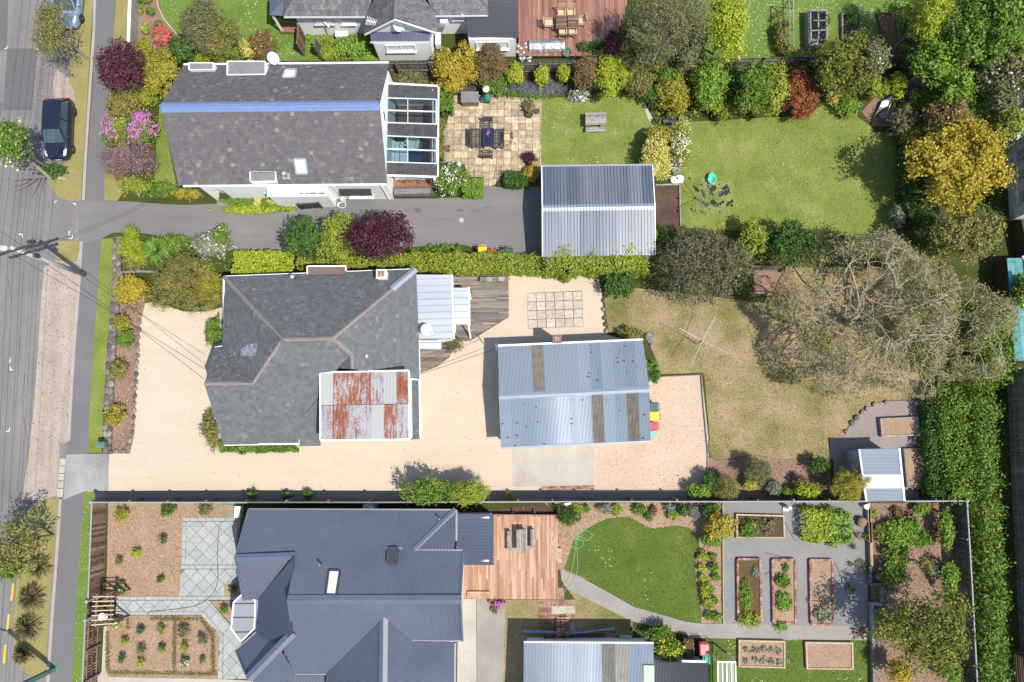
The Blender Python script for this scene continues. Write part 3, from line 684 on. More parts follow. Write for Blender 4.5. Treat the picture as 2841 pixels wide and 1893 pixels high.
def deck(name,label,s,top,bw,mat,edge,gap=0.008,lens=None,label_group=None):
    q = pts(s,top); base = Vector((sum(p.x for p in q) / len(q),sum(p.y for p in q) / len(q),0))
    root = thing(name,label, 'deck',base)
    MB().prism([Vector((p.x,p.y,0)) for p in q],0.0,top - 0.03).build('bearer_frame', 'wood_dark',root)
    pl = Plane(q,edge); a,b,c,d = pl.bounds(); box = Plane([pl.w(a,c),pl.w(b,c),pl.w(b,d),pl.w(a,d)],pl.u)
    pcs = []; v = c
    while v < d:
        u = a - random.uniform(0,lens or 0)
        L = (lens or (b - a) + 1)
        while u < b:
            l = L * random.uniform(0.75,1.25) if lens else L
            # clip a board to the deck outline, by its own span
            vs = sorted(x for i in range(len(pl.q)) for x in [pl.q[i]])
            rng = []
            yv = min(max(v + bw / 2,c + 1e-4),d - 1e-4)
            for i in range(len(pl.q)):
                p0,p1 = pl.q[i],pl.q[(i + 1) % len(pl.q)]
                if (p0[1] > yv) != (p1[1] > yv): rng.append(p0[0] + (p1[0] - p0[0]) * (yv - p0[1]) / (p1[1] - p0[1]))
            rng.sort()
            for k in range(0,len(rng) - 1,2):
                x0,x1 = max(u,rng[k]) + 0.003,min(u + l,rng[k + 1]) - 0.003
                if x1 - x0 > 0.1:
                    dz = random.uniform(-0.002,0.002)
                    m = MB().add([pl.w(x,y,z + dz) for z in (-0.026,0) for x,y in ((x0,v + gap / 2),(x1,v + gap / 2),(x1,v + bw - gap / 2),(x0,v + bw - gap / 2))],[(3,2,1,0),(4,5,6,7),(0,1,5,4),(1,2,6,5),(2,3,7,6),(3,0,4,7)])
                    pcs.append((m,(x1 - x0),None))
            u += l
        v += bw
    place(pcs, 'board',mat,root,300)
    return root
V0 = Vector((0,1,0)); H0 = Vector((1,0,0))
deck('timber_deck', 'red brown boarded deck with an outdoor dining set, beside the grey house', 'c 97,-100 830,-100 825,60 745,300 700,380 92,382',0.35,0.145, 'deck_red',V0)
deck('timber_deck', 'new orange cedar deck with a picnic table, behind the dark blue house', 'j 1395,432 1764,434 k 360,436 362,1006 0,1004 j 1395,1000',0.3,0.136, 'deck_cedar',V0,lens=3.2)
deck('timber_deck', 'weathered grey deck with a bench, behind the slate roofed house', 'f 1345,350 1740,348 1742,632 1480,795 1360,800 1345,700',0.3,0.12, 'deck_grey',H0,lens=3.0)
deck('timber_deck', 'small weathered grey deck at the back door under the telephone wires', 'f 1130,850 1290,800 1350,830 1345,905 1250,975 1130,1020',0.12,0.12, 'deck_grey',H0,lens=3.0)
deck('timber_deck', 'small red brown deck below the slate strip conservatory', 'b 955,1215 1245,1215 1240,1275 958,1272',0.25,0.12, 'deck_red',H0)
# ---------------------------------------------------------------- building materials
plain('white_paint',(0.80,0.80,0.78),0.6,0,0.04,3)
plain('pale_panel',(0.50,0.56,0.54),0.5,0,0.05,3)
plain('grey_paint',(0.42,0.43,0.44),0.6,0,0.06,3)
plain('dark_metal',(0.05,0.055,0.065),0.5,0,0.15,4)
plain('black_cloth',(0.04,0.04,0.045),0.8,0,0.2,4)
plain('blue_trim',(0.125,0.19,0.34),0.5,0,0.06,2)
plain('steel',(0.42,0.45,0.48),0.35,0.6,0.1,4)
plain('lead_flash',(0.26,0.28,0.32),0.5,0.2,0.12,3)
plain('plastic_white',(0.78,0.78,0.75),0.45,0,0.04,3)
surf('flat_roof',[(0.3, '#85878c'),(0.6, '#a3a4a6'),(0.8, '#c0bdb4')],0.7,8,0.7,0.1,0.3)
surf('flat_roof_rusty',[(0.3, '#7d6a64'),(0.6, '#93807a'),(0.8, '#a89690')],0.7,8,0.7,0.1,0.3)
surf('peeling_paint',[(0.45, '#8d98a2'),(0.52, '#e6e6e0'),(0.7, '#fbfaf5')],1.6,5,0.7,0.1,0.4)
surf('weatherboard',[(0.3,(.60,.60,.58)),(0.7,(.68,.68,.66))],0.5,6,0.6,0.05,0.3)
surf('brick_wall',[(0.3, '#8c6a60'),(0.7, '#b39388')],2.0,12,0.9,0.4,0.5)
pieces('slate_purple',[(0, '#69636a'),(0.03, '#767073'),(0.5, '#7b7577'),(0.94, '#837c7d'),(0.98, '#958d8b'),(1, '#ada29c')],0.65,0.12,3.0,0.16,0.3)
plain('lichen',(.27,.27,.23),.9,0,.2,9)
pieces('slate_grey',[(0, '#6f7275'),(0.5, '#767a7d'),(0.95, '#7d8083'),(1, '#8c8f91')],0.6,0.12,3.0,0.14,0.35)
pieces('slate_dark',[(0, '#4c4a4e'),(1, '#59575b')],0.6,0.1,3.0,0.12,0.4)
pieces('roof_tile',[(0, '#6d6b6f'),(0.5, '#7a787b'),(0.94, '#858386'),(1, '#97948f')],0.6,0.25,9.0,0.35,0.35)
surf('slate_bed',[(0.3, '#3f4044'),(0.7, '#505156')],1,6)
pieces('slate_pale',[(0, '#8f939a'),(0.5, '#a5a9b0'),(1, '#bcc0c6')])
surf('slate_cap',[(0.3, '#968a85'),(0.6, '#aa9f99'),(0.8, '#beb4ad')],0.9,8,0.8,0.2,0.4)
def metal_roof(name,stops,big=0.35,rough=0.38,metallic=0.25,streak=(1,1,1),spots=None,amt=0.4):
    s = NT(name); p = s.pos(); mp = s.n('Mapping'); s.l(p,mp.inputs['Vector']); mp.inputs['Scale'].default_value = streak
    rnd = s.n('ObjectInfo').outputs['Random']
    f = s.math('ADD',s.math('MULTIPLY',s.noise(mp.outputs[0],big,5,0.6),1 - amt),s.math('MULTIPLY',rnd,amt))
    c = s.ramp(f,stops)
    if spots:
        sc,col,thr,st = spots; m2 = s.n('Mapping'); s.l(p,m2.inputs['Vector']); m2.inputs['Scale'].default_value = st
        v = s.n('TexVoronoi',Scale=sc,feature='F1'); s.l(m2.outputs[0],v.inputs['Vector'])
        near = s.math('LESS_THAN',s.math('ADD',v.outputs['Distance'],s.math('MULTIPLY',s.noise(p,9,3),0.35)),thr)
        sp = s.n('SeparateColor'); s.l(v.outputs['Color'],sp.inputs[0])
        c = s.mix(s.math('MULTIPLY',near,s.math('GREATER_THAN',sp.outputs[0],0.35)),c,col)
    return s.out(c,rough,metallic,0.6)
metal_roof('steel_navy',[(0.3, '#69738a'),(0.5, '#717b90'),(0.7, '#7b8599')],0.5,0.5,0.0)
metal_roof('steel_charcoal',[(0.3, '#66676e'),(0.7, '#74757c')],0.3,0.45,0.2)
metal_roof('steel_pale',[(0.3, '#a9afb9'),(0.7, '#b9bec7')],0.3,0.5,0.2)
metal_roof('galv_blue',[(0.25, '#a3b2c4'),(0.5, '#b3c1d1'),(0.8, '#c3ced9')],0.3,0.45,0.25,(1,1,1),(2.0, '#7d4a3a',0.32,(0.9,1.7,1)))
metal_roof('galv_plain',[(0.25, '#a9b6c6'),(0.5, '#b8c4d1'),(0.8, '#c6d0da')],0.3,0.45,0.25)
metal_roof('galv_white',[(0.3, '#c3ccd6'),(0.7, '#d5dbe1')],0.4,0.45,0.2)
metal_roof('carport_zinc',[(0.25, '#747e90'),(0.5, '#8a93a0'),(0.8, '#a9afb8')],0.9,0.42,0.25,(3.2,0.08,1))
metal_roof('mossy_sheet',[(0.3, '#6c6560'),(0.5, '#857c73'),(0.7, '#a2988c')],2.5,0.8,0.0,(1,1,1),(7, '#564f49',0.3,(1,1,1)))
metal_roof('clear_sheet',[(0.3, '#8c8c84'),(0.5, '#a9a79d'),(0.7, '#c2bfb2')],2.5,0.5,0.0,(1,0.5,1),(5, '#77766f',0.3,(1,1,1)))
def rust_mat(name,thr,base='#ccd2da'):
    s = NT(name); p = s.pos(); mp = s.n('Mapping'); s.l(p,mp.inputs['Vector']); mp.inputs['Scale'].default_value = (6,0.9,1)
    n = s.noise(mp.outputs[0],1.2,6,0.7); b = s.noise(p,0.5,2); n2 = s.noise(p,14,3,0.6)
    f = s.math('ADD',s.math('ADD',s.math('MULTIPLY',n,0.45),s.math('MULTIPLY',b,0.2)),s.math('MULTIPLY',n2,0.35))
    rust = s.ramp(n2,[(0.35, '#a05438'),(0.5, '#b36846'),(0.65, '#c68464')])
    k = s.n('MapRange'); s.l(f,k.inputs[0]); k.inputs[1].default_value = thr; k.inputs[2].default_value = thr + 0.06
    return s.out(s.mix(k.outputs[0],base,rust),0.7,0,0.3)
rust_mat('galv_stained',.6, '#a8b3c2'); rust_mat('rust_heavy',0.44); rust_mat('rust_some',0.5); rust_mat('rust_none',0.66, '#d6d8d6')
pieces('teal_panel',[(0, '#4f9ba0'),(0.5, '#62b3b8'),(1, '#80c8ca')],0.5,0.1,3,0.3)
def glassmat(name,tint,gloss=0.12,rough=0.02):
    s = NT(name); t = s.n('BsdfTransparent'); t.inputs[0].default_value = (*tint,1); gl = s.n('BsdfGlossy'); gl.inputs['Roughness'].default_value = rough
    mx = s.n('MixShader'); mx.inputs[0].default_value = gloss; s.l(t.outputs[0],mx.inputs[1]); s.l(gl.outputs[0],mx.inputs[2])
    s.l(mx.outputs[0],s.t.nodes['Material Output'].inputs['Surface']); return s.m
glassmat('roof_glass',(0.46,0.56,0.60),0.06); glassmat('film_clear',(0.7,0.72,0.72),0.25,0.3)
plain('window_glass',(0.05,0.06,0.07),0.08,0,0.3,2,0.6)
plain('blind_white',(0.66,0.68,0.66),0.35,0,0.04,2,0.5)
plain('blind_green',(0.44,0.50,0.42),0.2,0,0.06,2,0.6)

# ---------------------------------------------------------------- building helpers
def slab(parent,poly,mat='slate_bed',name='roof',th=0.1):
    return MB().prism(list(poly),th).build(name,mat,parent)
def tiled(parent,planes,cw,ch,mat,limit=300,piece='slate',key=None,tilt=0.012,thick=0.006):
    """roof planes laid with separate slates: slabs are one roof part, the slates its pieces"""
    rb = MB()
    for p in planes: rb.prism([q - Vector((0,0,0.015)) for q in p],0.1)
    rf = rb.build('roof', 'slate_bed',parent); pcs = []
    for p in planes: pcs += laid(Plane(p),cw,ch,None,0.003,0.5,0.3,tilt,thick)
    place(pcs,piece,mat,rf,limit,piece,key); return rf
def metal(parent,poly,mat,prof=prof_corr,step=0.0213,sheets=None,name='roof',edge=None,mats=None,under='slate_bed'):
    """a profiled metal plane; with sheets given it is laid in separate sheets of that width"""
    pl = Plane(poly,edge); rf = slab(parent,[q - pl.n * 0.03 for q in pl.p],under,name,0.05)
    a,b,_,_ = pl.bounds()
    if not sheets: profiled(pl,prof,step,None,None, 'roofing_sheet',mat,rf); return rf
    n = max(1,round((b - a) / sheets)); w_ = (b - a) / n
    for k in range(n):
        mm = mats(k,n) if mats else mat
        profiled(pl,prof,step,a + k * w_ - 0.02,a + (k + 1) * w_ + 0.0, 'roofing_sheet',mm,rf,1.0,0.002 * (k % 2))
    return rf
def window(parent,a,b,z0,z1,nx,frame='white_paint',mull=1,sill=True,pane='window_glass',proud=0.05,fw=0.07):
    """a window on a wall line a-b: frame with bars, pane and sill; nx = outward direction"""
    nx = Vector(nx).normalized(); a = Vector((a.x,a.y,0)); b = Vector((b.x,b.y,0)); f = MB(); o = nx * proud; Z = Vector((0,0,1))
    A,B = a + o,b + o; d = (B - A)
    for p,q in ((A + Z * z0,B + Z * z0),(A + Z * z1,B + Z * z1),(A + Z * z0,A + Z * z1),(B + Z * z0,B + Z * z1)): f.bar(p,q,fw,fw)
    for k in range(1,mull + 1): f.bar(A + d * k / (mull + 1) + Z * z0,A + d * k / (mull + 1) + Z * z1,fw * 0.8,fw * 0.8)
    w_ = f.build('window',frame,parent)
    MB().add([a + nx * 0.02 + Z * z0,b + nx * 0.02 + Z * z0,b + nx * 0.02 + Z * z1,a + nx * 0.02 + Z * z1],[(0,1,2,3)]).build('pane',pane,w_)
    if sill: MB().bar(A + nx * 0.07 + Z * (z0 - 0.05) - d.normalized() * 0.06,B + nx * 0.07 + Z * (z0 - 0.05) + d.normalized() * 0.06,0.16,0.05).build('sill',frame,w_)
    return w_
def boards(a,b,z0,z1,nx,mat,parent,pitch=0.15,name='wall',z1b=None):
    """lapped weatherboards between two wall corners (top may slope)"""
    nx = Vector(nx).normalized(); m = MB(); n = int((max(z1,z1b or z1) - z0) / pitch) + 1; z1b = z1 if z1b is None else z1b
    A,B = Vector((a.x,a.y,0)),Vector((b.x,b.y,0)); th = 0.1
    core = MB().add([A + Vector((0,0,z0)),B + Vector((0,0,z0)),B + Vector((0,0,z1b)),A + Vector((0,0,z1)),A - nx * th + Vector((0,0,z0)),B - nx * th + Vector((0,0,z0)),B - nx * th + Vector((0,0,z1b)),A - nx * th + Vector((0,0,z1))],[(0,1,2,3),(5,4,7,6),(0,4,5,1),(3,2,6,7),(0,3,7,4),(1,5,6,2)])
    m.add(core.v,core.f)
    for k in range(n):
        lo,hi = z0 + k * pitch,min(z0 + (k + 1) * pitch,min(z1,z1b))
        if hi - lo < 0.03: break
        m.add([A + nx * 0.032 + Vector((0,0,lo)),B + nx * 0.032 + Vector((0,0,lo)),B + nx * 0.01 + Vector((0,0,hi)),A + nx * 0.01 + Vector((0,0,hi)),A + nx * 0.002 + Vector((0,0,lo)),B + nx * 0.002 + Vector((0,0,lo))],[(0,1,2,3),(4,5,1,0)])
    return m.build(name,mat,parent)
def skylight(parent,poly,frame='lead_flash',pane='blind_green',fw=0.09,up=0.1):
    pl = Plane(poly); f = MB(); P_ = [q + pl.n * up * 0.5 for q in pl.p]
    for i in range(4): f.bar(P_[i],P_[(i + 1) % 4],fw,up,pl.n)
    s = f.build('skylight',frame,parent)
    MB().face([q + pl.n * up * 0.7 for q in pl.p]).build('pane',pane,s); return s
def pipe_vent(parent,p,h=0.4,r=0.06,mat='steel',name='vent_pipe',cap=True):
    prof = [(r,-0.1),(r,h),(r * 1.7,h),(r * 1.7,h + 0.08),(r * 0.4,h + 0.14)] if cap else [(r,-0.1),(r,h)]
    return MB().lathe(p,prof,10).build(name,mat,parent,True)
def dish(label,foot,centre,rad,face,group=None):
    """satellite dish: bowl turned to face, arm with its receiver, bracket down to the foot"""
    t = thing('satellite_dish',label, 'satellite dish',foot,group); f = Vector(face).normalized(); x = f.cross(Vector((0,0,1))).normalized(); y = x.cross(f); m = MB(); vs = []; n = 18
    for i in range(4):
        r = rad * i / 3
        vs += [centre + (x * math.cos(6.2832 * k / n) * 0.86 + y * math.sin(6.2832 * k / n)) * r + f * 0.16 * rad * (i / 3) ** 2 for k in range(n)]
    fs = [(i * n + k,i * n + (k + 1) % n,(i + 1) * n + (k + 1) % n,(i + 1) * n + k) for i in range(3) for k in range(n)]
    m.add(vs,fs); m.build('bowl', 'dish_grey',t,True)
    tip = centre + f * rad * 0.9 - y * rad * 0.75
    a = MB().bar(centre - y * rad * 0.9,tip,0.03).build('arm', 'steel',t); MB().bar(tip,tip - f * 0.12,0.09,0.07).build('receiver', 'plastic_white',a)
    MB().tube([Vector(foot),centre - f * 0.08],0.03,0.03,6).build('bracket', 'steel',t); return t
plain('mat_navy',(0.03,0.06,0.12),0.9,0,0.2,3)
plain('green_panel',(0.32,0.42,0.32),0.5,0,0.15,3)
plain('galv_sheet_white',(0.62,0.62,0.6),0.5,0,0.05,3)
surf('old_white',[(0.35,(.26,.24,.22)),(0.5,(.5,.48,.46)),(0.65,(.68,.67,.65))],0.8,9,0.85,0.2,0.5)
surf('brown_iron',[(0.3, '#5d4a40'),(0.7, '#7d685c')],0.8,9,0.85,0.2,0.5)
glassmat('clear_green',(0.42,0.6,0.46),0.05,0.2)
plain('dish_grey',(0.45,0.5,0.54),0.5,0,0.04,2)

# ================================================================ house with the purple slate roof
t = thing('slate_house', 'white house with a purple slate gable roof and a blue ridge band', 'house',(-16,20,0)); H1 = t
EH,RH = 3.15,6.0
nl,nr_,sl,sr = P('a',1215,1262,EH),P('b',915,1250,EH),P('a',1250,445,EH),P('b',928,432,EH)
rl,rr = P('a',1080,722,RH),P('b',870,712,RH)
rl.x = (nl.x + sl.x) / 2; rr.x = (nr_.x + sr.x) / 2; rl.y = rr.y = (nl.y + sl.y) / 2
tiled(t,[[nl,nr_,rr,rl],[sr,sl,rl,rr]],0.27,0.235, 'slate_purple',300, 'slate',key=lambda q: (q[2] - Vector((-10.5,18,3))).length)
specks(t,Plane([sr,sl,rl,rr]),500,.09, 'lichen',.1,z=.03); specks(t,Plane([nl,nr_,rr,rl]),260,.08, 'lichen',.2,z=.03)
# blue ridge band, one strip each side
for e0,e1,sg in ((nl,nr_,1),(sl,sr,-1)):
    d = (e0 - rl); d = d / d.length * (0.42 if sg > 0 else 0.34); z = Vector((0,0,0.05))
    MB().prism([rl + z,rr + z,rr + d + z,rl + d + z],0.03).build('ridge_band', 'blue_trim',t)
MB().tube([rl + Vector((0,0,.07)),rr + Vector((0,0,.07))],0.05,0.05,8).build('ridge_roll', 'blue_trim',t)
gutter([nl + Vector((0.3,-0.05,0)),nr_ + Vector((0,-0.05,0))], 'white_paint',t); gutter([sl + Vector((0,.05,0)),sr + Vector((0,.05,0))], 'white_paint',t)
# walls: the north face has a recessed entry at its western end
wl,wr = P('m',640,520),P('n',2108,488); yN = (wl.y + wr.y) / 2; xW,xE = wl.x,nr_.x - 0.12; yS = sl.y - 0.35
i0,i1 = P('m',655,503).x + 0.1,P('m',1030,503).x; tops = 3.07; nx = (0,-1,0)
C = lambda x,y: Vector((x,y,0))
def wallbox(x0,x1,y,z0,z1,mat='white_paint',name='wall',th=0.14): return MB().box(((x0 + x1) / 2,y + th / 2,(z0 + z1) / 2),(x1 - x0,th,z1 - z0)).build(name,mat,t)
wallbox(xW,i0,yN,0,tops); wallbox(i1,xE,yN,0,tops); wallbox(i0,i1,yN,2.15,tops)
wallbox(i0,i1,yN + 0.55,0,3.0, 'pale_panel', 'door_wall'); MB().box((i1 + 0.07,yN + 0.35,1.08),(0.14,0.42,2.14)).build('wall', 'white_paint',t); MB().box((i0 - 0.07,yN + 0.35,1.08),(0.14,0.42,2.14)).build('wall', 'white_paint',t)
dd = MB().box((i0 + 0.6,yN + 0.51,1.02),(0.9,0.05,2.0)).build('door', 'pale_panel',t); MB().box((i0 + 0.95,yN + 0.46,1.0),(0.05,0.06,0.14)).build('handle', 'dark_metal',dd)
MB().box((i0 + 0.25,yN + 0.3,2.3),(0.1,0.1,0.3)).build('porch_lamp', 'dark_metal',t)
MB().prism(pts('m 650,507 1010,507 1062,650 900,665 660,638'),0.005,0.09).build('door_step', 'concrete_old',t)
MB().box(((xW + xE) / 2,yS - 0.07,1.53),(xE - xW,0.14,3.06)).build('wall', 'white_paint',t)
for x in (xW + 0.07,xE - 0.07):
    yR = rl.y; m = MB(); w2 = 0.07
    sec = [(yN + .14,0.0),(yS - .14,0.0),(yS - .14,3.1),(yR,RH - 0.16),(yN + .14,3.1)]
    m.add([Vector((x - w2,y,z)) for y,z in sec] + [Vector((x + w2,y,z)) for y,z in sec],[(0,1,2,3,4),(9,8,7,6,5)] + [(i,5 + i,5 + (i + 1) % 5,(i + 1) % 5) for i in range(5)]); m.build('gable_wall', 'white_paint',t)
# soffit board and fascia under the north eave
MB().prism([Vector((nl.x + 1.0,nl.y + 0.02,0)),Vector((nr_.x,nr_.y + 0.02,0)),Vector((nr_.x,yN,0)),Vector((nl.x + 1.0,yN,0))],3.02,3.06).build('soffit', 'white_paint',t)
# diamond window in the eastern gable
c = Vector((xE + 0.03,rl.y + 0.1,4.0)); f = MB(); q = [c + Vector((0,a * 0.45,b * 0.62)) for a,b in ((1,0),(0,1),(-1,0),(0,-1))]
for i in range(4): f.bar(q[i],q[(i + 1) % 4],0.07,0.07,(1,0,0))
w_ = f.build('window', 'white_paint',t); MB().face(q).build('pane', 'window_glass',w_)
for x0,x1 in ((1690,1985),(2005,2260)):
    a,b = P('m',x0 + 40,380,0.95),P('m',x1,380,0.95); window(t,C(a.x,yN),C(b.x,yN),1.0,1.55,nx, 'grey_paint',0,False, 'blind_white',0.03,0.08)
# flat dormers on the far slope and the open one on the near slope
def dormer(poly,z0,z1,mat,rim=0.055):
    d = MB().prism(poly,z0,z1).build('dormer', 'white_paint',t); MB().prism([p.lerp(sum(poly,Vector()) / 4,0.04) for p in poly],z1 + 0.003,z1 + 0.02).build('dormer_roof',mat,d)
    r = MB(); q = [Vector((p.x,p.y,z1 + 0.03)) for p in poly]
    for i in range(4): r.bar(q[i],q[(i + 1) % 4],rim,rim)
    r.build('fascia', 'white_paint',d); return d
dormer(pts('a 1285,430 1452,430 1452,476 1287,478',3.9),3.0,3.9, 'flat_roof'); dormer(pts('a 1547,420 1764,420 b 90,420 90,508 a 1764,512 1545,514',4.0)[0:1] + pts('b 90,420 90,508 a 1545,512',4.0),3.0,4.0, 'flat_roof')
dormer(pts('a 1700,1168 b 160,1166 160,1234 a 1704,1238',3.6),3.0,3.6, 'flat_roof')
skylight(t,pts('b 205,532 292,531 303,474 226,474',4.1)[::-1], 'lead_flash', 'blind_green')
npl = Plane([nl,nr_,rr,rl]);
def on(pl,tl,x,y):
    """where the line of sight through a photographed point meets a plane"""
    a,b = P(tl,x,y,0),P(tl,x,y,8); k = (pl.o - a).dot(pl.n) / (b - a).dot(pl.n); return a.lerp(b,k)
spl = Plane([sr,sl,rl,rr])
skylight(t,[on(npl, 'b',*k) + npl.n * 0.02 for k in ((300,1182),(378,1180),(366,1076),(284,1078))], 'lead_flash', 'blind_green')
p = on(npl, 'b',228,1195); pipe_vent(t,p,0.45,0.11, 'steel', 'flue'); MB().box(p + Vector((0.02,-0.05,0.02)),(0.5,0.4,0.04),0,0.6).build('flashing', 'lead_flash',t)
# downpipes on the near wall
for k,(x,y) in enumerate((('m',2110),('n',820),('n',1870))):
    px = P(x,y,250,2.6).x; MB().tube([Vector((px,nl.y + 0.0,3.05)),Vector((px + .05,yN - 0.06,2.7)),Vector((px + .05,yN - 0.06,0.05))],0.04,0.04,6).build('downpipe', 'white_paint',t)
# entry porch: flat roofed box with a peeling roof panel
pr = pts('n -140,262 690,252 715,440 20,462',2.45); pb = [Vector((p.x,p.y,0)) for p in pr]
x0,x1,y0 = P('n',165,660).x - 1.55,P('n',885,655).x,P('n',700,658).y
MB().prism([C(x0,yN - .01),C(x1,yN - .01),C(x1,y0),C(x0,y0)],0,2.38).build('porch', 'white_paint',t)
ro = MB().prism([C(x0 - .05,yN - .01),C(x1 + .05,yN - .01),C(x1 + .05,y0 - .06),C(x0 - .05,y0 - .06)],2.38,2.46).build('porch_roof', 'white_paint',t)
MB().prism([C(x1 - 1.75,yN - .3),C(x1 - .1,yN - .3),C(x1 - .1,y0 + .05),C(x1 - 1.75,y0 + .05)],2.463,2.475).build('roof_panel', 'peeling_paint',ro)
# window under a black awning on the near wall
a,b = P('n',1190,515,0.6).x,P('n',1690,515,0.6).x
window(t,C(a,yN),C(b,yN),0.75,1.75,nx, 'white_paint',1,True, 'blind_white',0.06,0.08)
a,b = P('n',978,412,1.75),P('n',1662,412,1.75); top = 2.25
MB().add([Vector((a.x,yN - .02,top)),Vector((b.x,yN - .02,top)),Vector((b.x,a.y,1.78)),Vector((a.x,a.y,1.78)),Vector((a.x,yN - .02,top - .06)),Vector((b.x,yN - .02,top - .06)),Vector((b.x,a.y,1.62)),Vector((a.x,a.y,1.62))],[(3,2,1,0),(4,5,6,7),(2,3,7,6),(0,3,7,4),(1,2,6,5)]).build('awning', 'black_cloth',t)
# conservatory on the eastern gable: three slate strips and two glazed strips
cv = lambda x,y: P('q',x,y,2.75 - (x - 130) / 640 * 0.45)
st = [(108,282,140,300),(588,752,608,778),(1076,1228,1098,1250)]
rows = []
for y0_,y1_,y2_,y3_ in st: rows.append([cv(768,y3_),cv(768,y2_),cv(128,y0_),cv(128,y1_)])
cr = tiled(t,rows,0.28,0.36, 'slate_dark',0, 'slate'); cr.name = 'conservatory_roof'
for yy in ((282,588,300,608),(752,1076,778,1098)):
    q = [cv(768,yy[3]),cv(768,yy[2]),cv(128,yy[0]),cv(128,yy[1])]; f = MB(); z = Vector((0,0,.04))
    for i in range(4): f.bar(q[i] + z,q[(i + 1) % 4] + z,0.06,0.07)
    f.bar(q[0].lerp(q[1],.5) + z,q[2].lerp(q[3],.5) + z,0.08,0.07); f.bar(q[0].lerp(q[3],.56) + z,q[1].lerp(q[2],.56) + z,0.04,0.06)
    w_ = f.build('roof_window', 'pale_panel',t)
    for k in range(2):
        for j in (0,1):
            u0,u1 = ((0,.56),(.56,1))[j]; g0,g1 = k / 2,(k + 1) / 2
            A = lambda u,g: q[0].lerp(q[3],u).lerp(q[1].lerp(q[2],u),g)
            MB().face([A(u0,g0),A(u1,g0),A(u1,g1),A(u0,g1)]).build('pane', 'roof_glass',w_)
e0,e1,e2,e3 = cv(780,140),cv(772,1252),cv(150,1232),cv(128,106)
gutter([e0 + Vector((.06,0,-.05)),e1 + Vector((.06,0,-.05))], 'white_paint',t, 'gutter',0.09); gutter([e3 + Vector((0,.05,.0)),e0 + Vector((0,.05,.0))], 'white_paint',t, 'barge_board'); gutter([e2 + Vector((0,-.05,.0)),e1 + Vector((0,-.05,.0))], 'white_paint',t, 'barge_board')
fx0,fx1,fy0,fy1 = xE + 0.15,e0.x - 0.3,e1.y + 0.5,e0.y - 0.25
MB().box(((fx0 + fx1) / 2,(fy0 + fy1) / 2,0.06),(fx1 - fx0,fy1 - fy0,0.12)).build('conservatory_floor', 'deck_red',t)
m = MB()
for k in range(7):
    y = fy0 + (fy1 - fy0) * k / 6; m.bar(Vector((fx1,y,0.1)),Vector((fx1,y,2.15)),0.08)
m.bar(Vector((fx1,fy0,2.15)),Vector((fx1,fy1,2.15)),0.08); m.bar(Vector((fx1,fy0,.9)),Vector((fx1,fy1,.9)),0.05); m.build('glazing_frame', 'white_paint',t)
for k in range(6):
    y,y2 = fy0 + (fy1 - fy0) * (k + .05) / 6,fy0 + (fy1 - fy0) * (k + .95) / 6; MB().face([Vector((fx1,y,.1)),Vector((fx1,y2,.1)),Vector((fx1,y2,2.1)),Vector((fx1,y,2.1))]).build('pane', 'roof_glass',t)
MB().box(((fx0 + fx1) / 2,fy1,1.2),(fx1 - fx0,0.1,2.3)).build('wall', 'white_paint',t); MB().box(((fx0 + fx1) / 2,fy0,0.5),(fx1 - fx0,0.1,0.9)).build('wall', 'white_paint',t)
MB().bar(P('q',740,1270,2.2),P('q',770,1362,0.0),0.1,0.25).build('wing_post', 'white_paint',t)
# things seen through the glass
def sofa(label,c,w_,d_,mat,rz=0):
    s = thing('sofa',label, 'sofa',c,None,rz); MB().box((0,0,.3),(w_,d_,.22)).build('seat',mat,s,local=True); MB().box((0,d_ / 2 - .1,.55),(w_,.2,.5)).build('backrest',mat,s,local=True)
    for k in (-1,1): MB().box((k * (w_ / 2 - .09),0,.45),(.18,d_ - .2,.25)).build('armrest',mat,s,local=True)
    b = MB()
    for i in (-1,1):
        for j in (-1,1): b.box((i * (w_ / 2 - .1),j * (d_ / 2 - .1),.1),(.08,.08,.2))
    b.build('base', 'wood_brown',s,local=True)
plain('sofa_white',(0.66,0.70,0.68),0.9,0,0.05,3)
c = P('q',320,985,0.3); sofa('white two seat sofa under the glazed roof, nearest the house wall',Vector((c.x,c.y,.12)),1.5,1.0, 'sofa_white',1.57)
c = P('q',470,850,0.3); sofa('white armchair under the glazed roof beside the blue mat',Vector((c.x,c.y,.12)),.95,.9, 'sofa_white',-0.2)
c = P('q',480,1010,0.1); tag(MB().box((c.x,c.y,.135),(1.2,1.25,.02)).build('floor_mat', 'mat_navy'), 'dark blue mat on the conservatory floor', 'mat')

# ================================================================ carport with ribbed roof
t = thing('garage', 'garage with a zinc ribbed gable roof at the end of the asphalt drive', 'garage',(0.5,13.5,0))
a,b,c,d,r0,r1 = P('c',252,1130,2.35),P('c',1002,1122,2.35),P('g',258,228,2.35),P('g',1022,215,2.35),P('c',256,1416,2.85),P('c',1022,1403,2.85)
metal(t,[c,d,r1,r0], 'carport_zinc',prof_rib,0.0095,0.76); metal(t,[b,a,r0,r1], 'carport_zinc',prof_rib,0.0095,0.76)
ridge([r0,r1],0.42, 'galv_plain',t,0.05)
gutter([a,b], 'galv_plain',t); gutter([a,r0], 'white_paint',t, 'barge_board',0.06); gutter([r0,c], 'white_paint',t, 'barge_board',0.06); gutter([b,r1], 'white_paint',t, 'barge_board',0.06); gutter([r1,d], 'white_paint',t, 'barge_board',0.06)
x0,x1,y0,y1 = a.x + .15,b.x - .15,c.y + .2,a.y - .2
boards(C(x0,y1),C(x1,y1),0,2.3,(0,1,0), 'white_paint',t); boards(C(x0,y0),C(x1,y0),0,2.3,(0,-1,0), 'white_paint',t); boards(C(x1,y0),C(x1,y1),0,2.35,(1,0,0), 'white_paint',t)
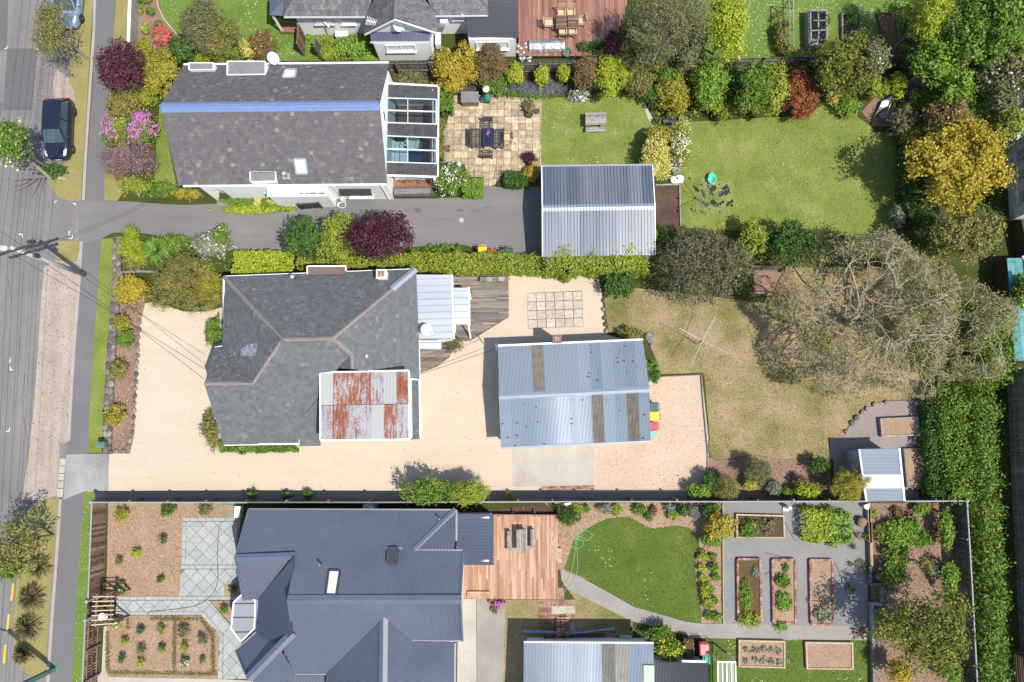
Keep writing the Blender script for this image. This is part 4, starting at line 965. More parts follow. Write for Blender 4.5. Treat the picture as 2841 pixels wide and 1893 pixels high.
boards(C(x0,y0),C(x0,y0 + .5),0,2.3,(-1,0,0), 'white_paint',t); boards(C(x0,y1 - .5),C(x0,y1),0,2.3,(-1,0,0), 'white_paint',t); boards(C(x0,y0),C(x0,y1),2.1,2.32,(-1,0,0), 'white_paint',t)
MB().box((x0 + .1,(y0 + y1) / 2,1.05),(.06,y1 - y0 - 1.0,2.1)).build('garage_door', 'grey_paint',t)

# ================================================================ corrugated garage in the gravel yard
t = thing('corrugated_garage', 'long garage under a rust flecked corrugated roof in the gravel yard', 'garage',(2.6,2.6,0))
EH,RH = 2.35,2.75
a,b,c,d = P('f',1670,838,EH),P('g',940,796,EH),P('f',1690,1520,EH),P('g',992,1476,EH); r0,r1 = P('f',1676,1178,RH),P('g',985,1128,RH)
metal(t,[c,d,r1,r0], 'galv_blue',prof_corr,0.0213,0.69,mats=lambda k,n: 'mossy_sheet' if k in (int(n * .625),int(n * .865)) else 'galv_blue')
metal(t,[b,a,r0,r1], 'galv_blue',prof_corr,0.0213,0.69,mats=lambda k,n: 'mossy_sheet' if k == n - 1 - int(n * .30) else 'galv_stained' if abs(k - n + 1 + int(n * .3)) < 4 else 'galv_blue')
ridge([r0,r1],0.4, 'galv_plain',t,0.05)
gutter([a + Vector((0,.06,0)),b + Vector((0,.06,0))], 'white_paint',t); gutter([c + Vector((0,-.06,0)),d + Vector((0,-.06,0))], 'galv_plain',t)
x0,x1,x2,x3 = a.x + .12,b.x - .1,c.x + .12,d.x - .1
fp = [C(x2,c.y + .3),C(x3,d.y + .3),C(x1,b.y - .25),C(x0,a.y - .25)]
for i,nn in ((0,(0,-1,0)),(1,(1,0,0)),(2,(0,1,0)),(3,(-1,0,0))): boards(fp[i],fp[(i + 1) % 4],0,2.32,nn, 'weatherboard',t)
for k in range(2):
    u0,u1 = .07 + k * .3,.34 + k * .3; A,B = fp[0].lerp(fp[1],u0),fp[0].lerp(fp[1],u1); dr = MB().box((A + B) / 2 + Vector((0,-.05,1.05)),((B - A).length,.05,2.1)).build('garage_door', 'grey_paint',t); MB().box((A + B) / 2 + Vector((0,-.1,.8)),(.15,.05,.04)).build('handle', 'dark_metal',dr)
window(t,fp[1].lerp(fp[2],.35),fp[1].lerp(fp[2],.5),1.0,1.8,(1,0,0))
cb = P('g',355,790,0.0); p = P('g',355,752,2.2)
ch = MB().box((p.x,fp[2].y + .3,1.35),(.5,.45,2.7)).build('chimney', 'mossy_sheet',t); MB().box((p.x,fp[2].y + .3,2.73),(.56,.5,.07)).build('cap', 'brick_wall',ch); MB().box((p.x,fp[2].y + .3,2.8),(.3,.25,.08)).build('flue', 'rust_heavy',ch)
MB().tube([P('f',1660,860,2.3),P('f',1655,815,3.3)],.035,.03,6).build('service_mast', 'steel',t)
# ================================================================ slate house with the rusty flat roof
t = thing('hip_roof_house', 'house with a dark grey slate hip roof and a rusty flat topped addition', 'house',(-12,3,0)); H3 = t
E3,R3 = 2.8,5.6
A = {'nw': P('e',1520,362,E3), 'ne': P('f',1112,312,E3), 'r0': P('f',200,790,R3), 'r1': P('f',545,782,R3), 'w1': P('e',1520,835,E3), 'wv': P('e',1718,1072,4.9),
     'g0': P('e',1390,1088,4.7), 'g1': P('f',5,1085,4.75), 'gs': P('e',1460,845,E3), 'gn': P('e',1525,1505,2.6), 'gn1': P('f',318,1498,2.6), 'h1': P('f',672,888,5.0), 'h2': P('f',680,990,5.0), 'e1': P('f',1132,792,E3), 'e2': P('f',1136,1060,E3), 'v1': P('f',320,1338,3.1), 'v0': P('f',590,985,4.4), 'lo0': P('f',322,1515,2.5), 'lo1': P('f',1160,1468,2.5)}
pl3 = [[A['ne'],A['nw'],A['r0'],A['r1']],[A['nw'],A['w1'],A['wv'],A['g1'],A['r0']],[A['w1'],A['gs'],A['g0'],A['g1'],A['wv']],
       [A['gn'],A['gn1'],A['v1'],P('f',460,1180,3.6),A['v0'],A['h1'],A['r1'],A['r0'],A['g1'],A['g0']],[A['e2'],A['e1'],A['ne'],A['r1'],A['h1'],A['h2']],
       [A['v0'],A['h2'],A['h1']],[P('f',322,1514,2.5),P('f',460,1512,2.5),P('f',460,1180,3.58),A['v1']],[P('f',1075,1060,2.5),P('f',1135,1062,2.5),P('f',1142,1465,2.5),P('f',1078,1470,2.5)]]
def planar(poly):
    """settle a roof plane's points on its mean plane, moving heights only"""
    q = np.array([tuple(p) for p in poly]); G = np.c_[q[:,:2],np.ones(len(q))]; k,*_ = np.linalg.lstsq(G,q[:,2],rcond=None)
    return [Vector((p.x,p.y,float(k[0] * p.x + k[1] * p.y + k[2]))) for p in poly]
pl3 = [planar(p) for p in pl3]
tiled(t,pl3,0.27,0.215, 'slate_grey',300, 'slate',key=lambda q: (q[2] - Vector((-14.5,2.0,4))).length)
specks(t,Plane(pl3[0]),3600,.06, 'lichen',.2,1.1); specks(t,Plane(pl3[2]),300,.09, 'lichen',.0); specks(t,Plane(pl3[1]),900,.08, 'lichen',.2)
up = Vector((0,0,.03))
q = [on(Plane(pl3[1]), 'e',*k) + Vector((0,0,.012)) for k in ((1640,900),(1740,905),(1752,815),(1690,822),(1640,855))]
for m_,_,_ in laid(Plane(q,pl3[1][1] - pl3[1][0]),.27,.215,None,.004,.5,.3,.012,.006): m_.build('slate', 'slate_pale',t)
for pa in (['nw', 'r0'],['r0', 'r1'],['r1', 'ne'],['r0', 'g1'],['g0', 'g1'],['r1', 'h1', 'h2']): ridge([A[k] + up for k in pa],0.24, 'slate_cap',t,0.06)
f_ = A['r1'].lerp(A['ne'],.7); ridge([f_ + up * 3,A['ne'] + up * 3],0.42, 'galv_plain',t,0.07, 'hip_flashing')
for pa in ([A['ne'],A['nw']],[A['nw'],A['w1']],[A['w1'],A['gs']],[A['gn'],A['gn1']],[P('f',322,1340,2.7),P('f',322,1500,2.5)],[A['e1'],P('f',1142,1465,2.5)],[P('f',1070,1058,2.6),P('f',1136,1060,2.6)]): gutter([q + Vector((0,0,-.04)) for q in pa], 'white_paint',t, 'gutter',0.1)
gutter([P('e',1480,1365,2.7),P('e',1535,1475,0.4),P('e',1570,1510,0.1)], 'white_paint',t, 'downpipe',0.08)
# plan of walls
wp = [C(A['nw'].x + .35,A['nw'].y - .35),C(A['ne'].x - .35,A['ne'].y - .35),C(A['e1'].x - .35,P('f',1135,1440,2.5).y + .3),C(P('f',330,1500,2.6).x,P('f',330,1490,2.6).y + .3),C(A['gn'].x + .7,A['gn'].y + .35),C(A['gs'].x + .5,A['gs'].y - .2),C(A['nw'].x + .35,A['gs'].y - .2)]
for i in range(7):
    a,b = wp[i],wp[(i + 1) % 7]; d = b - a; boards(a,b,0,2.5,(-d.y,d.x,0), 'weatherboard',t)
d = wp[4] - wp[5]; bx = MB(); g0_ = A['g0'] - Vector((-.3,0,.25)); bx.add([Vector((wp[5].x + .02,wp[5].y,2.4)),Vector((wp[4].x + .02,wp[4].y,2.4)),Vector(((wp[5].x + wp[4].x) / 2 + .02,g0_.y,4.3))],[(0,1,2)]); bx.build('gable_wall', 'weatherboard',t)
window(t,wp[4].lerp(wp[3],.3),wp[4].lerp(wp[3],.6),.9,2.1,(0,-1,0)); window(t,wp[5].lerp(wp[4],.3),wp[5].lerp(wp[4],.7),.8,2.1,(-1,0,0)); window(t,wp[2].lerp(wp[1],.2),wp[2].lerp(wp[1],.35),.9,2.1,(1,0,0))
# the rusty flat roof: separate sheets in two courses
q0,q1,q2,q3 = P('f',463,1475,4.35),P('f',1070,1468,4.35),P('f',1062,1000,4.5),P('f',462,1014,4.5)
m0,m1 = q0.lerp(q3,.51),q1.lerp(q2,.51)
hv = {0: 'rust_some',1: 'rust_heavy',2: 'rust_none'}
lo = [0,1,0,0,2,1,0,1] ; hi = [1,2,0,1,1,1,2,2]
ra = metal(t,[q0,q1,m1,m0],None,prof_corr,0.0213,0.72, 'flat_roof',None,lambda k,n: hv[lo[k % 8]], 'white_paint')
rb_ = metal(t,[q2,q3,m0 + Vector((0,.03,.012)),m1 + Vector((0,.03,.012))],None,prof_corr,0.0213,0.72, 'flat_roof',None,lambda k,n: hv[hi[k % 8]], 'white_paint')
for pa in ([q0,q1],[q1,q2],[q2,q3],[q3,q0]): gutter([p + Vector((0,0,-.03)) for p in pa], 'white_paint',t, 'gutter',.09)
iw = [q.lerp((q0 + q2) / 2,.05) for q in (q0,q1,q2,q3)]
for i in range(4):
    a,b = iw[i],iw[(i + 1) % 4]; d = b - a; boards(a,b,2.3,4.3,(d.y,-d.x,0), 'weatherboard',t)
# lean-to and its small step roof over the deck
l0,l1,l2,l3 = P('f',1070,785,2.75),P('f',1365,785,2.45),P('f',1352,350,2.45),P('f',1070,348,2.75)
metal(t,[l1,l2,l3,l0], 'galv_white',prof_seam,0.025,0.42, 'lean_to_roof'); gutter([l1 + Vector((.05,0,0)),l2 + Vector((.05,0,0))], 'white_paint',t)
MB().prism([P('f',1052,345,2.9),P('f',1075,345,2.9),P('f',1075,790,2.9),P('f',1055,790,2.9)],.02).build('flashing', 'rust_some',t)
metal(t,[P('f',1285,858,2.3),P('f',1285,795,2.35),P('f',1132,795,2.55),P('f',1132,855,2.55)], 'galv_white',prof_seam,0.025,0.42, 'lean_to_roof')
metal(t,[P('f',1470,690,2.1),P('f',1468,438,2.1),P('f',1370,438,2.3),P('f',1375,690,2.3)], 'galv_white',prof_seam,0.025,0.42, 'step_roof'); gutter([P('f',1476,692,2.08),P('f',1472,438,2.08)], 'white_paint',t)
x0,x1,y0,y1 = l0.x,l1.x - .2,l1.y + .1,l2.y - .15
boards(C(x1,y0),C(x1,y1),0,2.4,(1,0,0), 'weatherboard',t); boards(C(x0,y0),C(x1,y0),0,2.4,(0,-1,0), 'weatherboard',t); boards(C(x0,y1),C(x1,y1),0,2.4,(0,1,0), 'weatherboard',t)
window(t,C(x1,y0 + .6),C(x1,y0 + 1.6),.9,2.0,(1,0,0))
d = MB().box((x1 + .06,y1 - 1.3,1.3),(.05,.85,2.0)).build('door', 'white_paint',t); MB().box((x1 + .12,y1 - 1.0,1.2),(.06,.05,.12)).build('handle', 'steel',d)
for y in (y0 + .2,y1 - 1.0): MB().bar(P('f',1470,690 if y < y1 - 1 else 440,2.1),Vector((P('f',1470,690,2.1).x,y,0.3)),.09).build('post', 'white_paint',t)
# chimneys and roof fittings
p = P('f',505,325,3.1); MB().prism([q for q in pts('f 378,350 378,298 632,294 632,345',3.05)],2.3,3.05).build('box_gutter', 'flat_roof_rusty',t); gutter([q for q in pts('f 374,345 374,292 636,290 636,322',3.06)], 'white_paint',t, 'fascia',.07)
p = P('f',882,350,3.6); ch = MB().box((p.x,p.y,3.0),(.55,.5,1.6)).build('chimney', 'white_paint',t); MB().box((p.x,p.y,3.84),(.62,.57,.08)).build('cap', 'white_paint',ch); MB().box((p.x,p.y,3.9),(.44,.38,.06)).build('pot_base', 'rust_heavy',ch)
pipe_vent(t,P('f',282,370,3.1),.35,.1);
for tl,x,y,h in (('f',780,905,4.2),('e',1718,855,4.0)):
    p = P(tl,x,y,h); MB().box(p + Vector((0,0,-.02)),(.45,.55,.05),0,0.0,0.15).build('flashing', 'steel_pale',t); pipe_vent(t,p,.25,.1, 'steel', 'flue')
MB().tube([P('f',735,895,4.3),P('f',760,895,4.25)],.02,.02,5).build('roof_hook', 'steel',t)

# ================================================================ dark blue steel roofed house
t = thing('blue_roof_house', 'new house under a many gabled dark blue corrugated steel roof', 'house',(-9,-9,0)); H4 = t
R5 = 5.2
B = {'sw': P('v',215,102,2.7), 'se': P('j',1385,397,2.7), 'hs': P('j',1105,670,3.85), 'ge': P('j',1435,672,3.85), 'rr': P('j',1416,1006,R5), 'rl': P('v',543,868,R5), 'n0': P('v',612,497,4.15), 'n1': P('v',100,514,4.15),
     'nw': P('v',172,875,2.7), 'nv': P('v',287,866,2.85), 'wl': P('v',277,1140,2.75), 'br': P('v',592,1148,4.5), 'bl': P('v',210,1540,4.5), 'bv': P('v',460,1258,4.1), 'be': P('v',108,1300,2.75),
     'gn': P('j',1430,1288,3.85), 'nt': P('j',1088,1280,3.85), 'k0': P('j',893,1128,4.6), 'k1': P('j',885,1800,4.6), 'v0': P('j',500,1512,2.95), 'n3': P('j',290,1512,2.95), 'bb': P('v',505,1300,3.9)}
pls = [['sw', 'se', 'hs', 'ge', 'rr', 'rl', 'n0', 'n1'],['n1', 'nw', 'nv', 'n0'][::-1],['nv', 'wl', 'bv', 'br', 'rl', 'n0'],['gn', 'nt', 'k0', 'v0', 'n3', 'bb', 'br', 'rl', 'rr']]
def bl(keys): return planar([B[k] if isinstance(k,str) else k for k in keys])
metal(t,bl(['sw', 'se', 'hs', 'ge', 'rr', 'rl', 'n0', 'n1']), 'steel_navy',edge=B['se'] - B['sw'])
metal(t,bl(['nw', 'nv', 'n0', 'n1']), 'steel_navy',edge=B['nw'] - B['nv'])
metal(t,bl(['wl', 'nv', 'n0', 'rl', 'br', 'bv']), 'steel_navy',edge=B['wl'] - B['nv'])
metal(t,bl(['gn', 'nt', 'k0', 'v0', 'n3', 'bb', 'br', 'rl', 'rr']), 'steel_navy',edge=B['rr'] - B['rl'])
metal(t,bl(['be', 'wl', 'bv', 'bl']), 'steel_navy',lambda u: 0.0,0.4,edge=B['be'] - B['wl'])
metal(t,bl(['bl', 'br', 'bb', 'n3',P('v',420,1700,2.8)]), 'steel_navy',edge=B['bl'] - B['br'])
metal(t,bl(['v0', 'k0', 'k1',P('j',495,1800,2.9)]), 'steel_navy',edge=Vector((0,1,0)))
metal(t,bl(['nt', 'k0', 'k1',P('j',1372,1800,2.75),P('j',1376,1300,2.75)]), 'steel_navy',edge=Vector((0,1,0)))
metal(t,[P('j',280,1520,2.55),P('j',490,1520,2.55),P('j',490,1800,2.35),P('j',200,1800,2.35),P('j',230,1580,2.5)], 'steel_navy')
metal(t,[B['se'],P('j',1386,668,2.7),B['hs']], 'steel_navy',edge=Vector((0,1,0)))
metal(t,[P('j',1632,772,2.3),P('j',1632,425,2.3),P('j',1390,422,2.52),P('j',1392,668,2.52),P('j',1437,670,2.48),P('j',1437,772,2.48)], 'steel_navy',edge=Vector((0,1,0)))
up = Vector((0,0,.03))
for pa,w_ in ((['n1', 'n0'],.42),(['rl', 'rr'],.5),(['bl', 'br'],.5),(['k0', 'k1'],.5),(['se', 'hs'],.4)): ridge([B[k] + up for k in pa],w_, 'steel_navy',t,.06)
for pa in (['sw', 'se'],['hs', 'ge'],['nt', 'gn'],['n3', 'v0'],['be', 'wl'],['nv', 'wl']): gutter([B[k] for k in pa], 'steel_pale',t, 'gutter',.1,-.03)
gutter([B['se'] + Vector((.03,0,0)),P('j',1388,668,2.7)], 'steel_pale',t); gutter([P('j',1636,425,2.28),P('j',1636,772,2.28)], 'dark_metal',t); gutter([P('j',1380,1300,2.73),P('j',1376,1800,2.73)], 'steel_pale',t)
for pa in (['sw', 'n1'],['n1', 'nw'],['be', 'bl'],['ge', 'rr'],['rr', 'gn']): gutter([B[k] + Vector((0,0,.02)) for k in pa], 'steel_navy',t, 'barge_board',.1)
# pale bay roof with seams
bay = planar(pts('v 88,888 160,822 272,872 264,1112 150,1222 66,1112',2.5))
br_ = slab(t,bay, 'steel_pale', 'bay_roof',.06)
for y in (905,1022,1146): MB().bar(P('v',85 if y < 1100 else 100,y,2.55),P('v',266 if y < 1100 else 220,y - 2,2.55),.03,.05).build('seam', 'dark_metal',br_)
for i in range(6): gutter([bay[i],bay[(i + 1) % 6]], 'white_paint',t, 'gutter',.08)
skylight(t,[on(Plane(bl(['sw', 'se', 'rr', 'rl'])), 'j',*k) + Vector((0,0,.03)) for k in ((503,972),(572,975),(597,812),(524,810))], 'dark_metal', 'blind_white',.1)
skylight(t,[on(Plane(bl(['sw', 'se', 'rr', 'rl'])), 'j',*k) + Vector((0,0,.03)) for k in ((922,756),(982,758),(986,664),(930,664))], 'dark_metal', 'window_glass',.2,.14)
p0_ = Plane(bl(['sw', 'se', 'rr', 'rl'])); MB().face([on(p0_, 'j',*k) + p0_.n * .05 for k in ((903,668),(1022,668),(1020,650),(905,650))]).build('flashing', 'steel_pale',t)
for x,y in ((473,760),(1278,452)): pipe_vent(t,on(p0_, 'j',x,y),.5,.04, 'steel_pale')
f0 = [C(B['sw'].x + .5,B['sw'].y - .5),C(B['se'].x - .4,B['se'].y - .5),C(B['se'].x - .4,-16.6),C(B['bl'].x + 2.6,-16.6),C(B['bl'].x + .6,B['bl'].y + .2),C(B['wl'].x + .35,B['wl'].y),C(B['wl'].x + .35,B['nw'].y + .4),C(B['sw'].x + .5,B['nw'].y + .4)]
for i in range(8):
    a,b = f0[i],f0[(i + 1) % 8]; d = b - a; boards(a,b,0,2.6,(-d.y,d.x,0), 'weatherboard',t,z1b=2.6)
for (a,b,ri) in ((f0[0],f0[7],B['n1']),): MB().add([Vector((a.x,a.y,2.5)),Vector((b.x,b.y,2.5)),Vector((a.x,(a.y + b.y) / 2,ri.z - .25))],[(0,1,2)]).build('gable_wall', 'weatherboard',t)
xg = B['ge'].x - .25; MB().add([Vector((xg,B['ge'].y - .2,0)),Vector((xg,B['gn'].y + .2,0)),Vector((xg,B['gn'].y + .2,3.7)),Vector((xg,B['rr'].y,5.0)),Vector((xg,B['ge'].y - .2,3.7))],[(0,1,2,3,4)]).build('gable_wall', 'weatherboard',t)
MB().prism([q.lerp(sum(bay,Vector()) / 6,.12) for q in bay],0,2.42).build('bay', 'weatherboard',t)
a,b = P('j',1392,422,0),P('j',1620,765,0); x0,y0,x1,y1 = B['se'].x - .3,P('j',1632,765,2.3).y + .15,P('j',1632,765,2.3).x - .2,P('j',1632,425,2.3).y - .15
boards(C(x1,y0),C(x1,y1),0,2.3,(1,0,0), 'weatherboard',t); boards(C(x0,y0),C(x1,y0),0,2.35,(0,-1,0), 'weatherboard',t); boards(C(x0,y1),C(x1,y1),0,2.35,(0,1,0), 'weatherboard',t)

# ================================================================ grey weatherboard house at the top
t = thing('weatherboard_house', 'pale grey weatherboard house with a concrete tile roof and a gabled extension', 'house',(-8,29,0))
EH = 2.75
g = {'a': P('b',215,112,EH), 'b': P('b',775,112,EH), 'c': P('b',1240,106,EH), 'd': P('b',1600,102,EH), 'gr': P('b',968,122,4.75), 'gw': P('b',763,226,2.85), 'ge': P('b',1252,216,2.85)}
back = 4.2; dy = Vector((0,back,0)); hz = EH + back * .5
top = lambda p,dx: Vector((p.x + dx,p.y + back,hz))
gr2 = g['gr'] + Vector((0,3.9,0)); vb,vc = Vector((gr2.x - .3,g['b'].y + 4.0,EH + 2.0)),Vector((gr2.x + .3,g['c'].y + 4.0,EH + 2.0))
P1 = [[g['a'],g['b'],vb,top(g['b'],1.5),top(g['a'],3.4)],[g['c'],g['d'],top(g['d'],-3.6),top(g['c'],-1.5),vc]]
P1 = [planar(p) for p in P1]
gw = [g['gw'],g['gr'],gr2,Vector((g['b'].x,g['b'].y,EH + .02))]; ge = [g['ge'],Vector((g['c'].x,g['c'].y,EH + .02)),gr2,g['gr']]
P2 = [planar([Vector((g['b'].x,g['b'].y + .1,EH)),g['gw'],g['gr'],gr2]),planar([g['ge'],Vector((g['c'].x,g['c'].y + .1,EH)),gr2,g['gr']])]
tiled(t,P1 + P2 + [[Vector((g['a'].x,g['a'].y + 8,EH)),g['a'],top(g['a'],3.4),top(g['a'],3.4) + dy],[g['d'],Vector((g['d'].x,g['d'].y + 8,EH)),top(g['d'],-3.6) + dy,top(g['d'],-3.6)]],0.26,0.36, 'roof_tile',300, 'roof_tile',key=lambda q: q[2].y,tilt=.03,thick=.012)
mi = lambda p: Vector((p.x,2 * (g['a'].y + back) - p.y,p.z))
slab(t,[mi(g['a']),mi(g['d']),top(g['d'],-3.6),top(g['a'],3.4)], 'roof_tile'); slab(t,[vb,vc,top(g['c'],-1.5),top(g['b'],1.5)], 'roof_tile'); slab(t,[vb,gr2,vc], 'roof_tile')
for q in P1 + P2: specks(t,Plane(q),260,.07, 'lichen',.0,z=.05)
ridge([g['gr'] + Vector((0,-.05,.02)),gr2 + Vector((0,0,.02))],.26, 'roof_tile',t,.07); ridge([g['a'],top(g['a'],3.4)],.24, 'roof_tile',t,.06); ridge([g['d'],top(g['d'],-3.6)],.24, 'roof_tile',t,.06)
for pa in ([g['a'],g['b']],[g['c'],g['d']]): gutter([q + Vector((0,-.05,-.03)) for q in pa], 'grey_paint',t)
for pa in ([g['gw'],g['gr']],[g['gr'],g['ge']]): gutter([q + Vector((0,-.08,-.08)) for q in pa], 'weatherboard',t, 'barge_board',.09)
# walls
yb = P('r',900,752).y; xl = P('r',830,752).x; cx0,cx1 = P('u',290,888).x,P('u',1085,872).x; ye = P('u',700,888).y; yr = P('u',1300,495).y; xr = P('u',1580,500).x + .6
boards(C(xl,yb),C(cx0,yb),0,2.68,(0,-1,0), 'weatherboard',t); boards(C(cx1,yr),C(xr,yr),0,2.68,(0,-1,0), 'weatherboard',t)
boards(C(xl,yb + 4),C(xl,yb),0,2.68,(-1,0,0), 'weatherboard',t)
boards(C(cx0,ye),C(cx1,ye),0,2.3,(0,-1,0), 'weatherboard',t); boards(C(cx1,ye),C(cx1,yr),0,2.3,(1,0,0), 'weatherboard',t,z1b=2.6); boards(C(cx0,yb),C(cx0,ye),0,2.6,(-1,0,0), 'weatherboard',t,z1b=2.3)
yg = g['gr'].y + .25; MB().add([Vector((g['gw'].x + .2,yg,2.3)),Vector((g['ge'].x - .2,yg,2.3)),Vector((g['ge'].x - .2,yg,2.8)),Vector((g['gr'].x,yg,4.55)),Vector((g['gw'].x + .2,yg,2.8))],[(0,1,2,3,4)]).build('gable_wall', 'weatherboard',t)
metal(t,[P('b',805,286,2.3),P('b',1206,282,2.3),P('b',1206,205,2.7),P('b',805,200,2.7)], 'steel_navy',name='lean_to_roof'); gutter([P('b',803,290,2.27),P('b',1208,286,2.27)], 'grey_paint',t)
window(t,C(P('u',410,690,1.2).x,ye),C(P('u',830,690,1.2).x,ye),1.35,2.1,(0,-1,0)); window(t,C(P('r',1060,480,1.5).x,yb),C(P('r',1480,480,1.5).x,yb),1.5,2.4,(0,-1,0), 'grey_paint'); window(t,C(P('r',1640,500,1.5).x,yb),C(P('r',1930,500,1.5).x,yb),1.45,2.4,(0,-1,0))
window(t,C(P('u',1365,280,2).x,yr),C(P('u',1560,280,2).x,yr),1.9,2.5,(0,-1,0), 'grey_paint',0)
# open sash
p = C(P('r',1265,470,1.5).x,yb); MB().bar(p + Vector((0,-.1,1.55)),p + Vector((.35,-.45,1.5)),.06,.5).build('window_sash', 'white_paint',t)
# eastern lean-to
l = pts('b 1460,245 c 95,252 95,-60 b 1602,-60 1602,105 1460,105',2.45); l = [Vector((q.x,q.y,2.35 + (q.y - l[0].y) * .08)) for q in l]
metal(t,l, 'steel_charcoal',edge=Vector((0,1,0)),name='lean_to_roof'); ye2 = P('u',2200,832).y; xa,xb = P('u',1640,700,.4).x,P('u',2300,832).x
boards(C(xa,ye2),C(xb,ye2),0,2.3,(0,-1,0), 'weatherboard',t); boards(C(xa,yr),C(xa,ye2),0,2.4,(-1,0,0), 'weatherboard',t,z1b=2.3); boards(C(xb,ye2),C(xb,ye2 + 7),0,2.3,(1,0,0), 'weatherboard',t)
window(t,C(P('u',1730,680,1).x,ye2),C(P('u',2200,680,1).x,ye2),1.15,2.0,(0,-1,0), 'white_paint',1,True, 'blind_white')
MB().tube([P('u',1510,215,2.9),P('u',1525,275,2.2),P('u',1550,272,2.15)],.05,.05,7).build('downpipe', 'white_paint',t)
# porch at the western corner
pp = pts('b 115,104 216,110 216,-60 120,-60',2.4); metal(t,[pp[3],pp[0],P('b',216,0,2.75),P('b',216,-60,2.75)], 'steel_navy',name='porch_roof',edge=Vector((0,1,0))); metal(t,[pp[0],pp[1],P('b',216,0,2.75)], 'steel_navy',name='porch_roof')
for a,b in ((P('r',150,370,2.3),P('r',340,655,.3)),): MB().bar(Vector((b.x - .05,b.y,2.3)),Vector((b.x - .05,b.y,0)),.12).build('post', 'white_paint',t)
MB().prism(pts('r 290,700 625,705 640,540 320,540',.3),0,.3).build('porch_floor', 'deck_red',t)

# ================================================================ small shed by the vegetable beds
t = thing('garden_shed', 'small pale corrugated shed with a white roof sheet by the raised beds', 'shed',(22.5,-3.2,0))
a,b,c,d = P('h',642,1535,2.2),P('h',915,1526,2.1),P('l',950,336,2.1),P('l',692,340,2.2)
metal(t,[c,b,a,d], 'galv_plain',sheets=.78,mats=lambda k,n: 'galv_sheet_white' if k == n - 3 else 'galv_plain',edge=Vector((0,1,0)))
gutter([a,d], 'galv_plain',t, 'barge_board',.12); gutter([b,c], 'white_paint',t)
fp = [q.lerp((a + c) / 2,.07) for q in (a,b,c,d)]; fp = [C(q.x,q.y) for q in fp]
for i,nn in enumerate(((0,1,0),(1,0,0),(0,-1,0),(-1,0,0))): boards(fp[i],fp[(i + 1) % 4],0,2.08,nn, 'galv_plain',t)
MB().prism(pts('l 556,45 640,45 640,140 560,130'),.0,.5).build('side_box', 'galv_plain',t)
# ================================================================ workshop at the bottom
t = thing('workshop', 'workshop with a blue corrugated roof and a strip of clear sheets', 'shed',(7,-14,0))
a,b,c,d = P('k',130,1294,2.4),P('k',1012,1300,2.4),P('k',1022,1800,2.75),P('k',128,1800,2.75)
metal(t,[b,a,d,c], 'galv_plain',sheets=.8,mats=lambda k,n: 'clear_sheet' if .25 <= (k + .5) / n < .44 else 'galv_plain'); gutter([a,b], 'galv_white',t)
fp = [C(a.x + .2,a.y - .35),C(b.x - .2,b.y - .35),C(b.x - .2,-16.6),C(a.x + .2,-16.6)]
for i,nn in enumerate(((0,1,0),(1,0,0),(0,-1,0),(-1,0,0))): boards(fp[i],fp[(i + 1) % 4],0,2.35,nn, 'weatherboard',t)
metal(t,[P('k',1382,1436,2.0),P('k',1020,1432,2.0),P('k',1022,1800,2.3),P('k',1396,1800,2.3)], 'steel_charcoal',name='lean_to_roof'); gutter([P('k',1205,1424,2.0),P('k',1368,1428,2.0)], 'white_paint',t)
fp2 = [C(fp[1].x,P('k',1382,1436,2.0).y - .2),C(P('k',1382,1436,2.0).x - .15,P('k',1382,1436,2.0).y - .2),C(P('k',1382,1436,2.0).x - .15,-16.6)]
boards(fp2[0],fp2[1],0,1.95,(0,1,0), 'weatherboard',t); boards(fp2[1],fp2[2],0,1.95,(1,0,0), 'weatherboard',t)
MB().prism(pts('k 945,1452 1018,1455 1018,1800 945,1800',2.62),.02).build('green_sheet', 'green_panel',t)
t = thing('pergola', 'small pergola roofed with ribbed greenish clear sheet beside the workshop', 'pergola',(12.5,-16,0))
q = pts('k 1447,1428 1568,1432 1576,1800 1452,1800',2.0); pl = Plane([q[1],q[0],q[3],q[2]]); profiled(pl,prof_rib,.0095,None,None, 'clear_roof', 'clear_green',t)
for i in range(5): MB().bar(q[0].lerp(q[1],i / 4) + Vector((0,0,.05)),q[3].lerp(q[2],i / 4) + Vector((0,0,.05)),.05).build('rafter', 'white_paint',t)
for k in (0,1): MB().bar(q[k],Vector((q[k].x,q[k].y,0)),.08).build('post', 'white_paint',t)
MB().bar(q[0],q[1],.08).build('beam', 'white_paint',t)
# ================================================================ buildings along the right edge
t = thing('old_wooden_house', 'weathered white wooden building with dark sash windows at the edge of the trees', 'house',(38,18,0))
a,b = P('d',1640,900),P('d',1668,1500); a2 = a + (a - b).normalized() * 3.5; H = 4.2; ex = Vector((8,0,0))
boards(a2,b,0,H,(-1,0,0), 'old_white',t,.16); boards(b,b + ex,0,H,(0,-1,0), 'old_white',t,.16); boards(a2,a2 + ex,0,H,(0,1,0), 'old_white',t,.16)
MB().prism([Vector((p.x,p.y,H)) for p in (a2,a2 + ex,b + ex,b)],.1).build('roof', 'steel_charcoal',t)
for y0,y1 in ((865,950),(1005,1095),(1150,1225),(1280,1365)):
    p0,p1 = P('d',1705,y0,1.8),P('d',1715,y1,1.8); u0,u1 = [(p.y - a2.y) / (b.y - a2.y) for p in (p0,p1)]
    window(t,a2.lerp(b,u0),a2.lerp(b,u1),1.1,1.9,(-1,0,0), 'old_white',1,True, 'window_glass' if y0 > 900 else 'wood_brown')
p = P('h',1668,10); MB().prism([C(p.x,p.y),C(p.x + 6,p.y),C(p.x + 6,p.y - 2.7),C(p.x + .3,p.y - 2.7)],0,1.2).build('lean_to', 'brown_iron',t)
t = thing('turquoise_shed', 'low shed clad in faded turquoise sheets behind the hedge', 'shed',(39,8,0))
